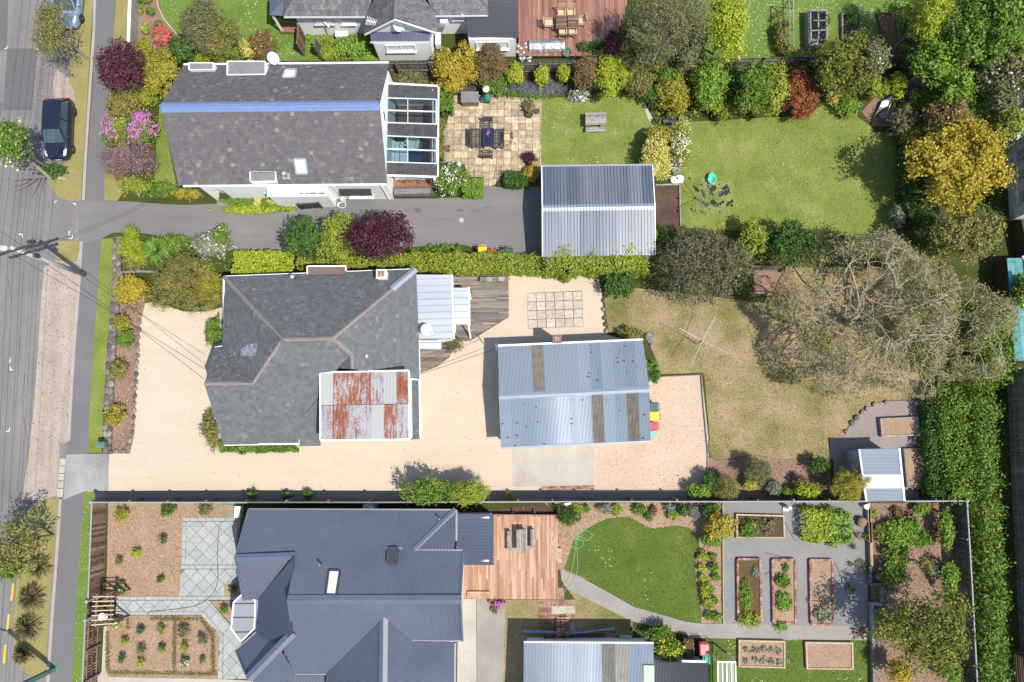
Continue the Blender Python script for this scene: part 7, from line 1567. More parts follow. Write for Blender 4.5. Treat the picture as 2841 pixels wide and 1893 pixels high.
# ---------------------------------------------------------------- cars
glassmat('net_white',(0.55,0.55,0.56),0.5,0.6)
plain('car_black',(0.012,0.014,0.03),0.12,0.0,0.1,1,0.7)
plain('car_silver',(0.26,0.32,0.42),0.2,0.3,0.1,1,0.7)
plain('car_glass',(0.05,0.08,0.09),0.05,0,0.2,1,0.8)
plain('tyre',(0.02,0.02,0.022),0.9,0,0.2,6)
plain('rim',(0.45,0.46,0.48),0.3,0.6,0.1,6)
plain('lamp_clear',(0.55,0.58,0.6),0.1,0,0.1,4,0.7); plain('lamp_red',(0.35,0.02,0.02),0.2,0,0.1,4)
plain('rubber',(0.03,0.03,0.03),0.8,0,0.1,6)
def car(label,loc,rz,paint,L=4.15,W=1.72,group=None):
    """hatchback, nose towards +x of its own axes: lofted body, glasshouse, lamps, mirrors, wheels"""
    t = thing('parked_car',label, 'car',loc,group,rz); h = L / 2
    def ring(x,w,z0,z1,sh):   # closed half-round section
        return [Vector((x,s * w * k,z)) for s,k,z in ((-1,.92,z0),(-1,1.0,z0 + .12),(-1,1.0,z1 - sh),(-1,.93,z1 - sh * .35),(-1,.6,z1),(1,.6,z1),(1,.93,z1 - sh * .35),(1,1.0,z1 - sh),(1,1.0,z0 + .12),(1,.92,z0))]
    sec = [(-h,.62,.38,.72,.1),(-h + .06,.76,.24,.88,.12),(-h + .35,.84,.2,.97,.12),(-h + .9,.86,.2,.98,.12),(.2,.86,.2,.97,.12),(.75,.86,.2,.95,.13),(h - .85,.85,.2,.90,.14),(h - .4,.8,.2,.82,.16),(h - .12,.68,.22,.70,.16),(h,.5,.32,.58,.1)]
    R = [ring(*s) for s in sec]; n = 10; m = MB(); m.add([v for r in R for v in r],[(i * n + k,(i + 1) * n + k,(i + 1) * n + (k + 1) % n,i * n + (k + 1) % n) for i in range(len(R) - 1) for k in range(n)] + [tuple(range(n)),tuple(range((len(R) - 1) * n + n - 1,(len(R) - 1) * n - 1,-1))])
    b = m.build('body',paint,t,True,True)
    gl = [(-h + .12,.66,.93),(-h + .42,.66,1.33),(-h + .75,.67,1.46),(-.2,.67,1.48),(.25,.66,1.43),(1.05,.70,.93)]
    m = MB(); lo = [Vector((x,s * .80,.93)) for x in (-h + .12,1.05) for s in (-1,1)]
    base = [Vector((-h + .15,-.78,.94)),Vector((1.08,-.76,.93)),Vector((1.08,.76,.93)),Vector((-h + .15,.78,.94))]; tp = [Vector((-h + .55,-.6,1.42)),Vector((.3,-.6,1.42)),Vector((.3,.6,1.42)),Vector((-h + .55,.6,1.42))]
    m.add(base + tp,[(0,1,5,4),(2,3,7,6)]); m.build('side_windows', 'car_glass',t,False,True)
    MB().add([base[1],base[2],tp[2],tp[1]],[(0,1,2,3)]).build('windscreen', 'car_glass',t,False,True); MB().add([base[3],base[0],tp[0],tp[3]],[(0,1,2,3)]).build('rear_window', 'car_glass',t,False,True)
    m = MB(); xs = (-h + .42,-h + .7,-.6,0,.22,.34); zs = (1.43,1.49,1.52,1.5,1.47,1.42); ys = (-.63,-.52,0,.52,.63); dz = (-.05,-.01,.01,-.01,-.05)
    m.add([Vector((x,y,z + q)) for x,z in zip(xs,zs) for y,q in zip(ys,dz)],[(i * 5 + k,(i + 1) * 5 + k,(i + 1) * 5 + k + 1,i * 5 + k + 1) for i in range(5) for k in range(4)]); m.build('roof',paint,t,True,True)
    m = MB()
    for s in (-1,1):
        m.bar((1.06,s * .76,.94),(.31,s * .61,1.44),.07,.06); m.bar((-h + .18,s * .77,.95),(-h + .55,s * .6,1.44),.11,.07); m.bar((-.35,s * .79,.95),(-.38,s * .615,1.43),.07,.04)
    m.build('pillars',paint,t,False,True)
    for s in (-1,1):
        MB().lathe((0,0,0),[(.05,-.05),(.1,0),(.05,.06)],8).xf(Matrix.Translation((.72,s * .95,.98)) @ Matrix.Rotation(1.57,4, 'Y') @ Matrix.Scale(1.1,4)).build('wing_mirror',paint,t,True,True)
        MB().add([Vector((h - .62,s * .76,.80)),Vector((h - .22,s * .66,.70)),Vector((h - .16,s * .5,.72)),Vector((h - .5,s * .56,.84))],[(0,1,2,3)] if s < 0 else [(3,2,1,0)]).xf(Matrix.Translation((.02,s * .03,.04))).build('headlight', 'lamp_clear',t,False,True)
        MB().box((-h + .1,s * .68,.82),(.12,.2,.2)).build('tail_light', 'lamp_red',t,False,True); MB().bar((1.0,s * .3 - .1,.97),(.62,s * .3 + .25,1.22),.02,.02).build('wiper', 'rubber',t,False,True)
        for x in (-h + .78,h - .78):
            wm = Matrix.Translation((x,s * .79,.31)) @ Matrix.Rotation(1.5708,4, 'X')
            wh = MB().lathe((0,0,0),[(.2,-.1),(.29,-.1),(.31,-.07),(.31,.07),(.29,.1),(.2,.1)],20).xf(wm).build('wheel', 'tyre',t,True,True)
            m = MB().lathe((0,0,0),[(.2,-.02),(.2,.02)],20)
            for k in range(5): m.box((.1 * math.cos(k * 1.2566),.1 * math.sin(k * 1.2566),-s * .085),(.2,.05,.03),k * 1.2566)
            m.lathe((0,0,-s * .085),[(.05,-.02),(.05,.02)],10).xf(wm); r = m.build('rim', 'rim',wh,False,True)
    MB().box((h - .01,0,.45),(.04,.42,.11)).build('number_plate', 'plastic_white',t,False,True); return t
a,b = P('a',400,672,.6),P('a',400,1086,.4)
car('black hatchback parked on the dirt verge, its nose towards the asphalt drive',Vector((P('a',397,880,.5).x,(a.y + b.y) / 2,-.1)),math.radians(-88.5), 'car_black',(a - b).length)
c = P('a',470,-10,.5); car('silver blue car half hidden by the olive street tree',Vector((c.x,c.y,-.1)),math.radians(-92), 'car_silver')

# ---------------------------------------------------------------- poles, lamp and wires
plain('pole_concrete',(0.36,0.36,0.34),0.85,0,0.12,6); plain('pole_green',(0.10,0.20,0.16),0.5,0.2,0.15,6); plain('wire_black',(0.025,0.025,0.03),0.6,0,0.1,4); plain('insulator',(0.12,0.1,0.1),0.3,0,0.1,4)
pb = P('e',575,348,0); t = thing('power_pole', 'concrete power pole with crossarms and a street lamp, standing on the footpath', 'power pole',pb); PT = 7.4
m = MB(); m.tube([pb,pb + Vector((0,0,PT))],.17,.11,8); m.build('shaft', 'pole_concrete',t,True)
ca = Vector((1.0,.32,0)).normalized()
ends = []
for z,L in ((PT - .25,1.15),(PT - 1.1,.8)):
    q = pb + Vector((0,-.1,z)); arm = MB().bar(q - ca * L,q + ca * L,.12,.14).build('crossarm', 'wood_dark',t)
    for k in (-1,-.55,.55,1):
        e = q + ca * L * k * .95; MB().lathe(e + Vector((0,0,.07)),[(.035,0),(.06,.05),(.04,.1),(.06,.14),(.02,.2)],8).build('insulator', 'insulator',arm,True); ends.append(e + Vector((0,0,.25)))
br = MB(); br.bar(pb + Vector((0,-.1,PT - .9)),pb + ca * .7 + Vector((0,-.1,PT - .25)),.04); br.bar(pb + Vector((0,-.1,PT - .9)),pb - ca * .7 + Vector((0,-.1,PT - .25)),.04); br.build('brace', 'steel',t)
lh = P('e',30,168,6.9); q = pb + Vector((0,0,6.6)); la = MB().tube([q,q.lerp(lh,.5) + Vector((0,0,.25)),lh],.04,.03,6).build('lamp_arm', 'steel',t,True)
MB().lathe((0,0,0),[(.0,.09),(.13,.08),(.17,0),(.15,-.05),(0,-.07)],14,False).xf(Matrix.Translation(lh + Vector((-.1,0,0))) @ Matrix.Diagonal((2.0,1.1,1,1))).build('lamp_head', 'dish_grey',la,True)
MB().box(pb + Vector((.2,0,5.4)),(.2,.25,.4)).build('fuse_box', 'dark_metal',t); MB().tube([pb + Vector((-.17,.02,.1)),pb + Vector((-.13,.02,5.5))],.03,.03,6).build('cable_duct', 'rubber',t)
pg = P('i',372,1478,0); t = thing('green_pole', 'square green steel pole at the foot of the verge', 'pole',pg); MB().bar(pg,pg + Vector((0,0,7.2)),.24,.24,(0,1,0)).build('shaft', 'pole_green',t)
for k in (-.06,.06): MB().bar(pg + Vector((k,.125,.2)),pg + Vector((k,.125,7.2)),.03,.02,(0,1,0)).build('rib', 'pole_green',t)
MB().box(pg + Vector((0,0,.02)),(.45,.45,.04)).build('base_plate', 'pole_green',t); MB().bar(pg + Vector((0,0,7.0)),pg + Vector((-1.4,.3,7.1)),.1).build('arm', 'pole_green',t)
def wire(label,a,b,sag=.35,r=.016,group=None,n=10,cat='wire'):
    o = MB().tube([a.lerp(b,i / n) - Vector((0,0,sag * 4 * (i / n) * (1 - i / n))) for i in range(n + 1)],r,r,4,False).build('overhead_wire', 'wire_black'); tag(o,label,cat,group)
for e in ends[:3] + ends[4:6]: wire('power line strung along the road between the poles',e,Vector((e.x * 1.0 + .15,75,e.z - .1)),.9,.011, 'power lines along the road',14); wire('power line strung along the road between the poles',e,Vector((e.x * .985 - .2,-55,e.z - .1)),.9,.011, 'power lines along the road',14)
wire('service wire from the power pole to the front gable of the grey slate house, upper',ends[5],P('e',1392,990,4.2),.5,.013); wire('service wire from the power pole to the front gable of the grey slate house, lower',ends[6],P('e',1388,1060,4.3),.6,.013)
wire('service wire crossing the entrance of the drive to the purple slate house',ends[7],P('a',1216,1255,3.3),.5,.013); wire('service wire crossing the road to the lower left from the power pole',ends[0],Vector((-48,22,6.5)),.5,.013)
wire('overhead wire from the grey slate house to the garage mast, upper',P('f',1138,1010,2.9),P('f',1655,815,3.3),.12,.013); wire('overhead wire from the grey slate house to the garage mast, lower',P('f',1140,1025,2.8),P('f',1657,850,2.9),.15,.013)

# ---------------------------------------------------------------- road paint
def paint(label,s,mat='paint_white',z=ZR + .008):
    o = MB().prism(pts(s,z),z - .002,z).build('road_marking',mat); return tag(o,label,None,None, 'structure')
for s in ('i 103,690 118,690 112,762 98,762', 'i 82,895 96,895 84,1015 68,1015', 'i 53,1108 68,1106 56,1222 42,1222', 'i 28,1315 43,1313 34,1440 18,1440'): paint('yellow dash',s, 'paint_yellow')
for x,y,dx,dy in ((150,72,-1,1),(490,100,-1,-1),(68,995,1,-1),(62,1412,-1,-1)):
    paint('mark', 'e %d,%d %d,%d %d,%d %d,%d' % (x,y,x + 4,y,x + 4,y + dy * 22,x,y + dy * 22)); paint('mark', 'e %d,%d %d,%d %d,%d %d,%d' % (x,y,x + dx * 22,y,x + dx * 22,y + 4,x,y + 4))
for x,y,dx,dy in ((45,330,-1,-1),(258,332,-1,1),(370,1366,1,1),(510,1382,-1,1)): paint('mark', 'a %d,%d %d,%d %d,%d %d,%d' % (x,y,x + 4,y,x + 4,y + dy * 16,x,y + dy * 16)); paint('mark', 'a %d,%d %d,%d %d,%d %d,%d' % (x,y,x + dx * 16,y,x + dx * 16,y + 4,x,y + 4))
def lettering(txt,at,size,rz,z):
    cu = bpy.data.curves.new('lettering', 'FONT'); cu.body = txt; cu.size = size; cu.align_x = 'CENTER'; cu.materials.append(M('paint_white')); o = bpy.data.objects.new('road_marking',cu); COL.objects.link(o); p = P(*at,0); o.location = (p.x,p.y,z); o.rotation_euler.z = rz; o['kind'] = 'structure'
lettering('1062',('e',66,935),.2,1.57,ZR + .012); lettering('1060',('e',478,70),.2,1.57,.02)
for s in ('b 1098,1418 1130,1412 1158,1432 1140,1452 1110,1448', 'b 1380,1425 1430,1422 1440,1436 1410,1440', 'b 1480,1438 1540,1430 1545,1436 1490,1442', 'b 1570,1410 1612,1408 1612,1414 1575,1416'): tag(sheet('oil_stain',s, 'asphalt_dark',.0125))
p = C0('b',1422,1498); tag(MB().lathe(p,[(.17,.0),(.17,.016),(0,.018)],18,False).build('drain_cover', 'concrete'), 'round pale drain cover set in the asphalt drive', 'drain cover')

# ---------------------------------------------------------------- wheelie bins
for n_,c_ in (('bin_yellow',(0.75,0.45,0.02)),('bin_red',(0.50,0.04,0.05)),('bin_green',(0.10,0.42,0.26)),('bin_dark',(0.03,0.075,0.065))): plain(n_,c_,0.45,0,0.08,3)
def wheelie(label,x,y,rz,lid,body='bin_dark',group=None,sc=1.0):
    t = thing('wheelie_bin',label, 'wheelie bin',(x,y,0),group,rz)
    MB().add([Vector((sx * (.22 + .06 * z),sy * (.26 + .07 * z),.08 + z * .9)) for z in (0,1) for sx,sy in ((-1,-1),(1,-1),(1,1),(-1,1))],[(3,2,1,0),(4,5,6,7),(0,1,5,4),(1,2,6,5),(2,3,7,6),(3,0,4,7)]).build('body',body,t,local=True)
    MB().add([Vector((sx * (.3 - z * .06),sy * (.36 - z * .06) - .01,.99 + z * .07)) for z in (0,1) for sx,sy in ((-1,-1),(1,-1),(1,1),(-1,1))],[(3,2,1,0),(4,5,6,7),(0,1,5,4),(1,2,6,5),(2,3,7,6),(3,0,4,7)]).box((0,-.02,1.07),(.34,.4,.03)).build('lid',lid,t,local=True)
    MB().tube([(-.22,.38,.96),(-.22,.44,1.0),(.22,.44,1.0),(.22,.38,.96)],.018,.018,6).build('handle',body,t,local=True)
    for k in (-1,1): MB().lathe((0,0,0),[(.1,-.025),(.1,.025)],12).xf(Matrix.Translation((k * .24,.3,.1)) @ Matrix.Rotation(1.57,4, 'Y')).build('wheel', 'tyre',t,local=True)
    t.scale = (sc,) * 3; return t
for tl,x,y,rz,lid,lab,bd,sc in (('f',1563,193,0, 'bin_yellow', 'yellow lidded wheelie bin against the ivy hedge', 'bin_yellow',1),('f',1626,205,0, 'bin_red', 'red lidded wheelie bin against the ivy hedge', 'bin_red',.9),('f',1684,212,0, 'bin_green', 'small pale green bin against the ivy hedge', 'bin_green',.7),('f',1742,200,0, 'bin_dark', 'dark green wheelie bin at the end of the row by the ivy hedge', 'bin_dark',.95),
    ('g',1010,1247,-1.57, 'bin_dark', 'dark lidded wheelie bin beside the corrugated garage', 'bin_dark',.95),('g',1012,1310,-1.57, 'bin_yellow', 'yellow lidded wheelie bin beside the corrugated garage', 'bin_dark',.95),('g',1008,1378,-1.57, 'bin_red', 'red lidded wheelie bin beside the corrugated garage', 'bin_dark',.9),('g',1005,1428,-1.57, 'bin_green', 'small pale green bin beside the corrugated garage', 'bin_green',.6),
    ('k',1358,1345,0, 'bin_coral', 'coral red lidded wheelie bin by the workshop lean-to', 'bin_red',.95),('k',1372,1412,0, 'bin_green', 'green lidded wheelie bin by the workshop lean-to', 'bin_dark',.8)):
    p = P(tl,x,y,1.0 * sc)
    if 'bin_coral' not in MATS: plain('bin_coral',(0.62,0.14,0.14),0.45,0,0.08,3)
    wheelie(lab,p.x,p.y,rz,lid,bd,None,sc)
p = P('k',1257,1350,.9); t = thing('brush_stack', 'tan block of dried brush stacked by the workshop', 'brush stack',(p.x,p.y,0)); V = RNG.uniform(-1,1,(1500,3)) * np.array([.3,.62,.48]) + np.array([0,0,.5])
inst('brush',npmesh('brush',leaves(V,RNG.normal(size=V.shape),.16,.25,.6),4, 'bark_chip'),t); MB().box((0,0,.45),(.5,1.1,.88)).build('core', 'leaf_litter',t,local=True)

# ---------------------------------------------------------------- garden and deck furniture
pieces('wicker',[(0, '#55504e'),(0.5, '#6b6664'),(1, '#837d7a')],0.8,0.3,12,0.3); plain('dark_glass',(0.015,0.02,0.04),0.06,0,0.2,1,0.8); plain('frame_black',(0.03,0.032,0.036),0.5,0,0.1,4); plain('teak',(0.42,0.28,0.17),0.7,0,0.15,5); plain('teak_pale',(0.58,0.44,0.29),0.7,0,0.12,5)
plain('terracotta',(0.36,0.17,0.10),0.85,0,0.15,6); plain('pot_orange',(0.62,0.36,0.16),0.7,0,0.1,6); plain('plastic_green',(0.06,0.50,0.32),0.4,0,0.08,4); plain('hose_green',(0.10,0.32,0.18),0.5,0,0.1,4); plain('hose_light',(0.16,0.36,0.18),0.5,0,0.1,4); plain('teal_green',(0.04,0.16,0.13),0.35,0,0.1,4); plain('brick_brown',(0.22,0.12,0.09),0.8,0,0.2,8)
def lattice_seat(label,c,w_,d_,rz,group=None):
    t = thing('wicker_chair',label, 'chair',(c.x,c.y,0),group,rz); s = MB(); n,k = max(3,int(w_ / .14)),max(3,int(d_ / .14))
    for i in range(n + 1): s.box((-w_ / 2 + w_ * i / n,0,.43),(.05,d_,.03))
    for i in range(k + 1): s.box((0,-d_ / 2 + d_ * i / k,.425),(w_,.05,.028))
    s.build('seat', 'wicker',t,local=True); MB().box((0,d_ / 2 + .03,.68),(w_ + .06,.06,.55),0,-.12).build('backrest', 'wicker',t,local=True)
    for i in (-1,1):
        MB().box((i * (w_ / 2 + .03),0,.6),(.07,d_,.05)).build('armrest', 'wicker',t,local=True)
        for j in (-1,1): MB().box((i * (w_ / 2),j * (d_ / 2 - .03),.21),(.05,.05,.42)).build('leg', 'wicker',t,local=True)
    return t
ct = P('b',1604,933,.72); t = thing('patio_table', 'dark glass topped table in the middle of the tan patio', 'table',(ct.x,ct.y,0)); MB().box((0,0,.71),(.78,1.22,.03)).build('table_top', 'dark_glass',t,local=True)
for i in (-1,1):
    for j in (-1,1): MB().box((i * .32,j * .52,.35),(.06,.06,.7)).build('leg', 'frame_black',t,local=True)
MB().box((0,0,.68),(.7,1.12,.04)).build('frame', 'frame_black',t,local=True)
p = P('b',1607,930,.8); plant('potted_flower', 'pink flowering plant standing on the dark patio table', 'flower',('b',1607,930),10,20,.3, 'leaf_plum',.07,n=70,stems=1,flowers=('flower_magenta',50,.07,3)).location.z = .73
for tl,x,y,w_,d_,rz,l in (('b',1522,942,1.15,.6,1.57, 'wicker two seat bench left of the dark patio table'),('b',1677,945,1.15,.55,-1.57, 'wicker two seat bench right of the dark patio table'),('b',1602,845,.58,.5,0, 'wicker chair at the top end of the dark patio table'),('b',1598,1045,.6,.5,3.14, 'wicker chair at the bottom end of the dark patio table')):
    lattice_seat(l,P(tl,x,y,.45),w_,d_,rz)
def slat_chair(label,c,rz,mat='teak',w_=.5,group=None,z=0.0,seat='teak_pale'):
    t = thing('garden_chair',label, 'chair',(c.x,c.y,z),group,rz)
    for k in range(6): MB().box((0,-.22 + k * .085,.43),(w_,.07,.025)).build('slat',seat,t,local=True)
    b = MB(); b.bar((-w_ / 2,.26,.43),(-w_ / 2,.38,.95),.05,.04); b.bar((w_ / 2,.26,.43),(w_ / 2,.38,.95),.05,.04); b.box((0,.38,.93),(w_,.04,.08))
    for k in range(5): b.bar((-w_ / 2 + .08 + k * (w_ - .16) / 4,.27,.46),(-w_ / 2 + .08 + k * (w_ - .16) / 4,.375,.92),.05,.02)
    b.build('backrest',mat,t,local=True)
    for i in (-1,1):
        MB().box((i * w_ / 2,0,.63),(.06,.56,.03)).build('armrest',mat,t,local=True)
        for j in (-1,1): MB().box((i * w_ / 2,j * .25,.31),(.045,.045,.62)).build('leg',mat,t,local=True)
    return t
slat_chair('folding wooden chair at the right edge of the patio set',P('c',20,935,.45),-1.5)
t = thing('storage_box', 'brown storage box with a grey lid at the top of the patio', 'storage box',C0('b',1476,705)); p = P('b',1478,660,.75); MB().box((p.x - t.location.x,p.y - t.location.y,.35),(1.1,.68,.7)).build('box', 'brick_brown',t,local=True); MB().box((p.x - t.location.x,p.y - t.location.y,.73),(1.18,.75,.06)).build('lid', 'flat_roof',t,local=True); MB().box((p.x - t.location.x,p.y - t.location.y - .36,.6),(.2,.03,.06)).build('handle', 'dark_metal',t,local=True)
p = C0('b',1600,690); t = thing('kamado_grill', 'rounded green grill with a pale shade above it at the top of the patio', 'grill',p); MB().lathe((0,0,0),[(.16,.25),(.27,.45),(.29,.62),(.24,.82),(.1,.92),(.05,.98)],16).build('bowl', 'teal_green',t,True,True); MB().lathe((0,0,0),[(.2,0),(.14,.25)],10).build('stand', 'frame_black',t,local=True); MB().lathe((-.05,.28,0),[(.03,.0),(.03,1.25),(.22,1.28),(.05,1.45)],14).build('shade', 'plastic_white',t,False,True); MB().box((-.28,-.02,.3),(.2,.25,.5)).build('gas_bottle', 'teal_green',t,local=True)
def pot(label,at,r,h,mat,name='flower_pot',soil=True,group=None):
    p = P(*at,h); t = thing(name,label, 'pot',(p.x,p.y,0),group); MB().lathe((0,0,0),[(r * .7,0),(r,h * .9),(r * 1.1,h * .9),(r * 1.1,h),(r * .9,h),(r * .85,h * .8)],16,False).build('pot',mat,t,True,True)
    if soil: MB().lathe((0,0,0),[(r * .86,h * .84),(0,h * .86)],14,False).build('soil', 'soil',t,local=True)
    return t
pot('terracotta pot by the conservatory hedge, left of three',('b',1303,1003),.15,.28, 'terracotta'); pot('terracotta pot by the conservatory hedge, upper right of three',('b',1334,996),.11,.22, 'terracotta'); pot('terracotta pot by the conservatory hedge, lower right of three',('b',1333,1020),.12,.24, 'terracotta')
pot('square planter under the grey bush at the top right of the patio',('c',170,775),.22,.4, 'wood_dark'); S_('grey green bush growing in a planter at the top right of the patio',('c',165,725),38,45,1.0, 'leaf_dull',.1,trunk=None); pot('small dark pot beside the upper planter on the patio',('c',220,755),.17,.25, 'wood_dark')
pot('planter under the dark bush at the lower right of the patio',('c',170,1105),.2,.35, 'wood_dark'); S_('dark brown bush growing in a planter at the lower right of the patio',('c',165,1068),36,42,.9, 'leaf_plum',.1,trunk=None); pot('small pale rimmed pot beside the lower planter on the patio',('c',216,1086),.14,.24, 'concrete_old')
pot('orange pot with a pale rim beside the large lawn',('c',1202,812),.17,.35, 'pot_orange')
pot('brown pot at the edge of the cedar deck',('k',342,592),.16,.3, 'wood_dark'); pot('terracotta pot on the concrete drive by the deck, left of four',('j',1626,1026),.17,.3, 'terracotta'); pot('empty terracotta pot on the concrete drive by the deck, right of four',('j',1712,1020),.12,.25, 'terracotta'); pot('bronze pot on the concrete drive under pink flowers',('j',1675,1040),.2,.3, 'terracotta'); pot('pot of succulents on the concrete drive, lowest of four',('j',1645,1080),.2,.28, 'terracotta')
plant('potted_flower', 'bright pink flowering plant in a pot by the cedar deck', 'flower',('j',1675,1032),28,26,.6, 'leaf_plum',.09,n=120,stems=1,flowers=('flower_magenta',160,.09,5)); plant('succulent', 'small green succulent in the lowest pot by the cedar deck', 'plant',('j',1645,1078),18,18,.4, 'leaf_green',.08,n=80,stems=1)
# wire trellis gate beside the patio
t = thing('iron_trellis', 'black iron trellis leaning by the box hedge on the patio', 'trellis',C0('b',1690,1265)); a,b,c,d = P('b',1690,1262,0),P('b',1698,1135,0),P('b',1692,1130,.9),P('b',1665,1260,.9);
for k in range(6): MB().bar(a.lerp(b,k / 5),d.lerp(c,k / 5),.025).build('bar', 'frame_black',t)
for k in (0,.5,1): MB().bar(a.lerp(d,k),b.lerp(c,k),.025).build('rail', 'frame_black',t)
p = C0('b',1405,1135); t = thing('garden_lantern', 'small white garden lantern at the white flowered shrub', 'lantern',p); MB().box((0,0,.3),(.26,.2,.5)).build('body', 'white_paint',t,local=True); MB().lathe((0,0,.55),[(.2,0),(.03,.14)],4).build('roof', 'white_paint',t,local=True)
# picnic table on the upper lawn
def picnic(label,s,top_z,slats,benches,mat='wood_weathered',z0=0.0):
    q = pts(s,top_z); c = sum(q,Vector()) / 4; t = thing('picnic_table',label, 'picnic table',(c.x,c.y,z0)); pl = Plane([q[3],q[2],q[1],q[0]])
    for m_,_,_ in laid(pl,99,(q[0] - q[3]).length / slats,None,.008,0,0,0,.035): m_.build('table_slat',mat,t)
    x0,x1,y0,y1 = min(p.x for p in q),max(p.x for p in q),min(p.y for p in q),max(p.y for p in q); m = MB()
    for x in (x0 + .2,x1 - .2): m.bar(Vector((x,y0 + .1,top_z - .02)),Vector((x,y0 - .15,z0)),.08); m.bar(Vector((x,y1 - .1,top_z - .02)),Vector((x,y1 + .15,z0)),.08)
    m.build('legs',mat,t)
    for s2,z,n in benches:
        b = pts(s2,z); pb_ = Plane([b[3],b[2],b[1],b[0]])
        for m_,_,_ in laid(pb_,99,(b[0] - b[3]).length / n,None,.008,0,0,0,.035): m_.build('bench_slat',mat,t)
        m = MB()
        for k in (.15,.85):
            p = b[0].lerp(b[1],k).lerp(b[3].lerp(b[2],k),.5); m.bar(p,Vector((p.x,p.y,z0)),.08)
        m.build('bench_leg',mat,t)
    return t
picnic('weathered grey picnic table on the lawn below the box hedges', 'c 549,768 690,766 690,850 550,855',.72,6,[('c 550,868 688,864 690,895 552,899',.42,2)])
# picnic table turned the other way on the cedar deck
def bench_table(label,s,z,n,legs,cat,name,zb=.3):
    q = pts(s,z); c = sum(q,Vector()) / 4; t = thing(name,label,cat,(c.x,c.y,zb)); pl = Plane([q[0],q[3],q[2],q[1]])
    for m_,_,_ in laid(pl,99,(q[1] - q[0]).length / n,None,.006,0,0,0,.03): m_.build('slat', 'wood_weathered',t)
    for k in (.1,.9):
        for j in (.15,.85): p = q[0].lerp(q[1],j).lerp(q[3].lerp(q[2],j),k); MB().bar(p - Vector((0,0,.03)),Vector((p.x,p.y,zb)),.06).build('leg', 'wood_weathered',t)
    return t
bench_table('weathered slatted table in the middle of the cedar deck', 'k 80,530 153,528 155,690 82,692',1.02,7,1, 'table', 'slatted_table'); bench_table('weathered slatted bench left of the cedar deck table', 'k 18,540 50,540 50,678 18,680',.74,4,1, 'bench', 'slatted_bench'); bench_table('weathered slatted bench right of the cedar deck table', 'k 175,528 210,526 210,662 176,664',.74,4,1, 'bench', 'slatted_bench')
bench_table('long low grey bench on the weathered back deck', 'f 1548,366 1715,362 1718,392 1548,398',.72,4,1, 'bench', 'slatted_bench',.3)
for s,l in (('k 362,655 384,655 386,758 362,760', 'cedar step at the side of the cedar deck'),('j 1462,952 1612,952 1612,992 1462,992', 'darker cedar step box at the bottom of the cedar deck')):
    q = pts(s,.17 if 'side' in l else .45); t = thing('deck_step',l, 'step',C(q[0].x,q[0].y)); MB().prism([C(p.x,p.y) for p in q],0,q[0].z).build('riser', 'wood_brown',t)
    for k in range(3): MB().prism([q[0].lerp(q[3],k / 3 + .01),q[1].lerp(q[2],k / 3 + .01),q[1].lerp(q[2],(k + 1) / 3 - .01),q[0].lerp(q[3],(k + 1) / 3 - .01)],q[0].z,q[0].z + .02).build('board', 'deck_cedar',t)
# dining set on the red deck
for s,l in (('c 350,103 422,103 424,195 352,198', 'left half of the wooden dining table on the red deck'),('c 428,103 502,103 504,194 430,196', 'right half of the wooden dining table on the red deck')):
    q = pts(s,1.08); c = sum(q,Vector()) / 4; t = thing('dining_table',l, 'table',(c.x,c.y,.35)); pl = Plane([q[3],q[2],q[1],q[0]])
    for m_,_,_ in laid(pl,99,(q[0] - q[3]).length / 8,None,.006,0,0,0,.03): m_.build('slat', 'wood_brown',t)
    for k in (.12,.88):
        for j in (.12,.88): p = q[0].lerp(q[1],j).lerp(q[3].lerp(q[2],j),k); MB().bar(p,Vector((p.x,p.y,.35)),.07).build('leg', 'wood_brown',t)
for x,y,rz,l in ((388,92,0, 'wooden chair at the top side of the deck dining table, left'),(452,92,0, 'wooden chair at the top side of the deck dining table, right'),(300,158,1.62, 'wooden chair at the left end of the deck dining table'),(397,218,3.14, 'wooden chair at the lower side of the deck dining table, left'),(463,218,3.05, 'wooden chair at the lower side of the deck dining table, right'),(515,145,-1.4, 'wooden chair at the right end of the deck dining table')):
    slat_chair(l,P('c',x,y,.8),rz, 'teak',.5,None,.35)
# netted tunnel and bucket below the red deck
t = thing('net_tunnel', 'crop tunnel under white netting at the foot of the red deck', 'net tunnel',C0('c',270,350)); q0,q1 = P('c',170,335,0),P('c',405,330,0); R = .55
for k in range(5): c = q0.lerp(q1,k / 4); MB().tube([c + Vector((0,math.cos(a) * R,math.sin(a) * R * 1.3)) for a in np.linspace(0,math.pi,9)],.015,.015,5).build('hoop', 'plastic_white',t)
m = MB(); N = 16; A_ = 10; vs = []
for i in range(N + 1):
    c = q0.lerp(q1,i / N);
    for a in np.linspace(0,math.pi,A_ + 1): r = (R + .03) * (1 + .06 * mnoise.noise(Vector((i * .9,a * 2,1)))); vs.append(c + Vector((mnoise.noise(Vector((i,a * 3,5))) * .06,math.cos(a) * r,math.sin(a) * r * 1.3)))
m.add(vs,[(i * (A_ + 1) + k,(i + 1) * (A_ + 1) + k,(i + 1) * (A_ + 1) + k + 1,i * (A_ + 1) + k + 1) for i in range(N) for k in range(A_)]); m.build('netting', 'net_white',t)
m = MB(); V = RNG.normal(size=(26,3)) * np.array([.22,.32,.1]) + np.array([q0.x - .4,q0.y - .25,.25])
for v in V: m.lathe(v,[(.02,-.06),(.16,-.02),(.18,.04),(.05,.1)],6)
m.build('bunched_net', 'net_white',t,True)
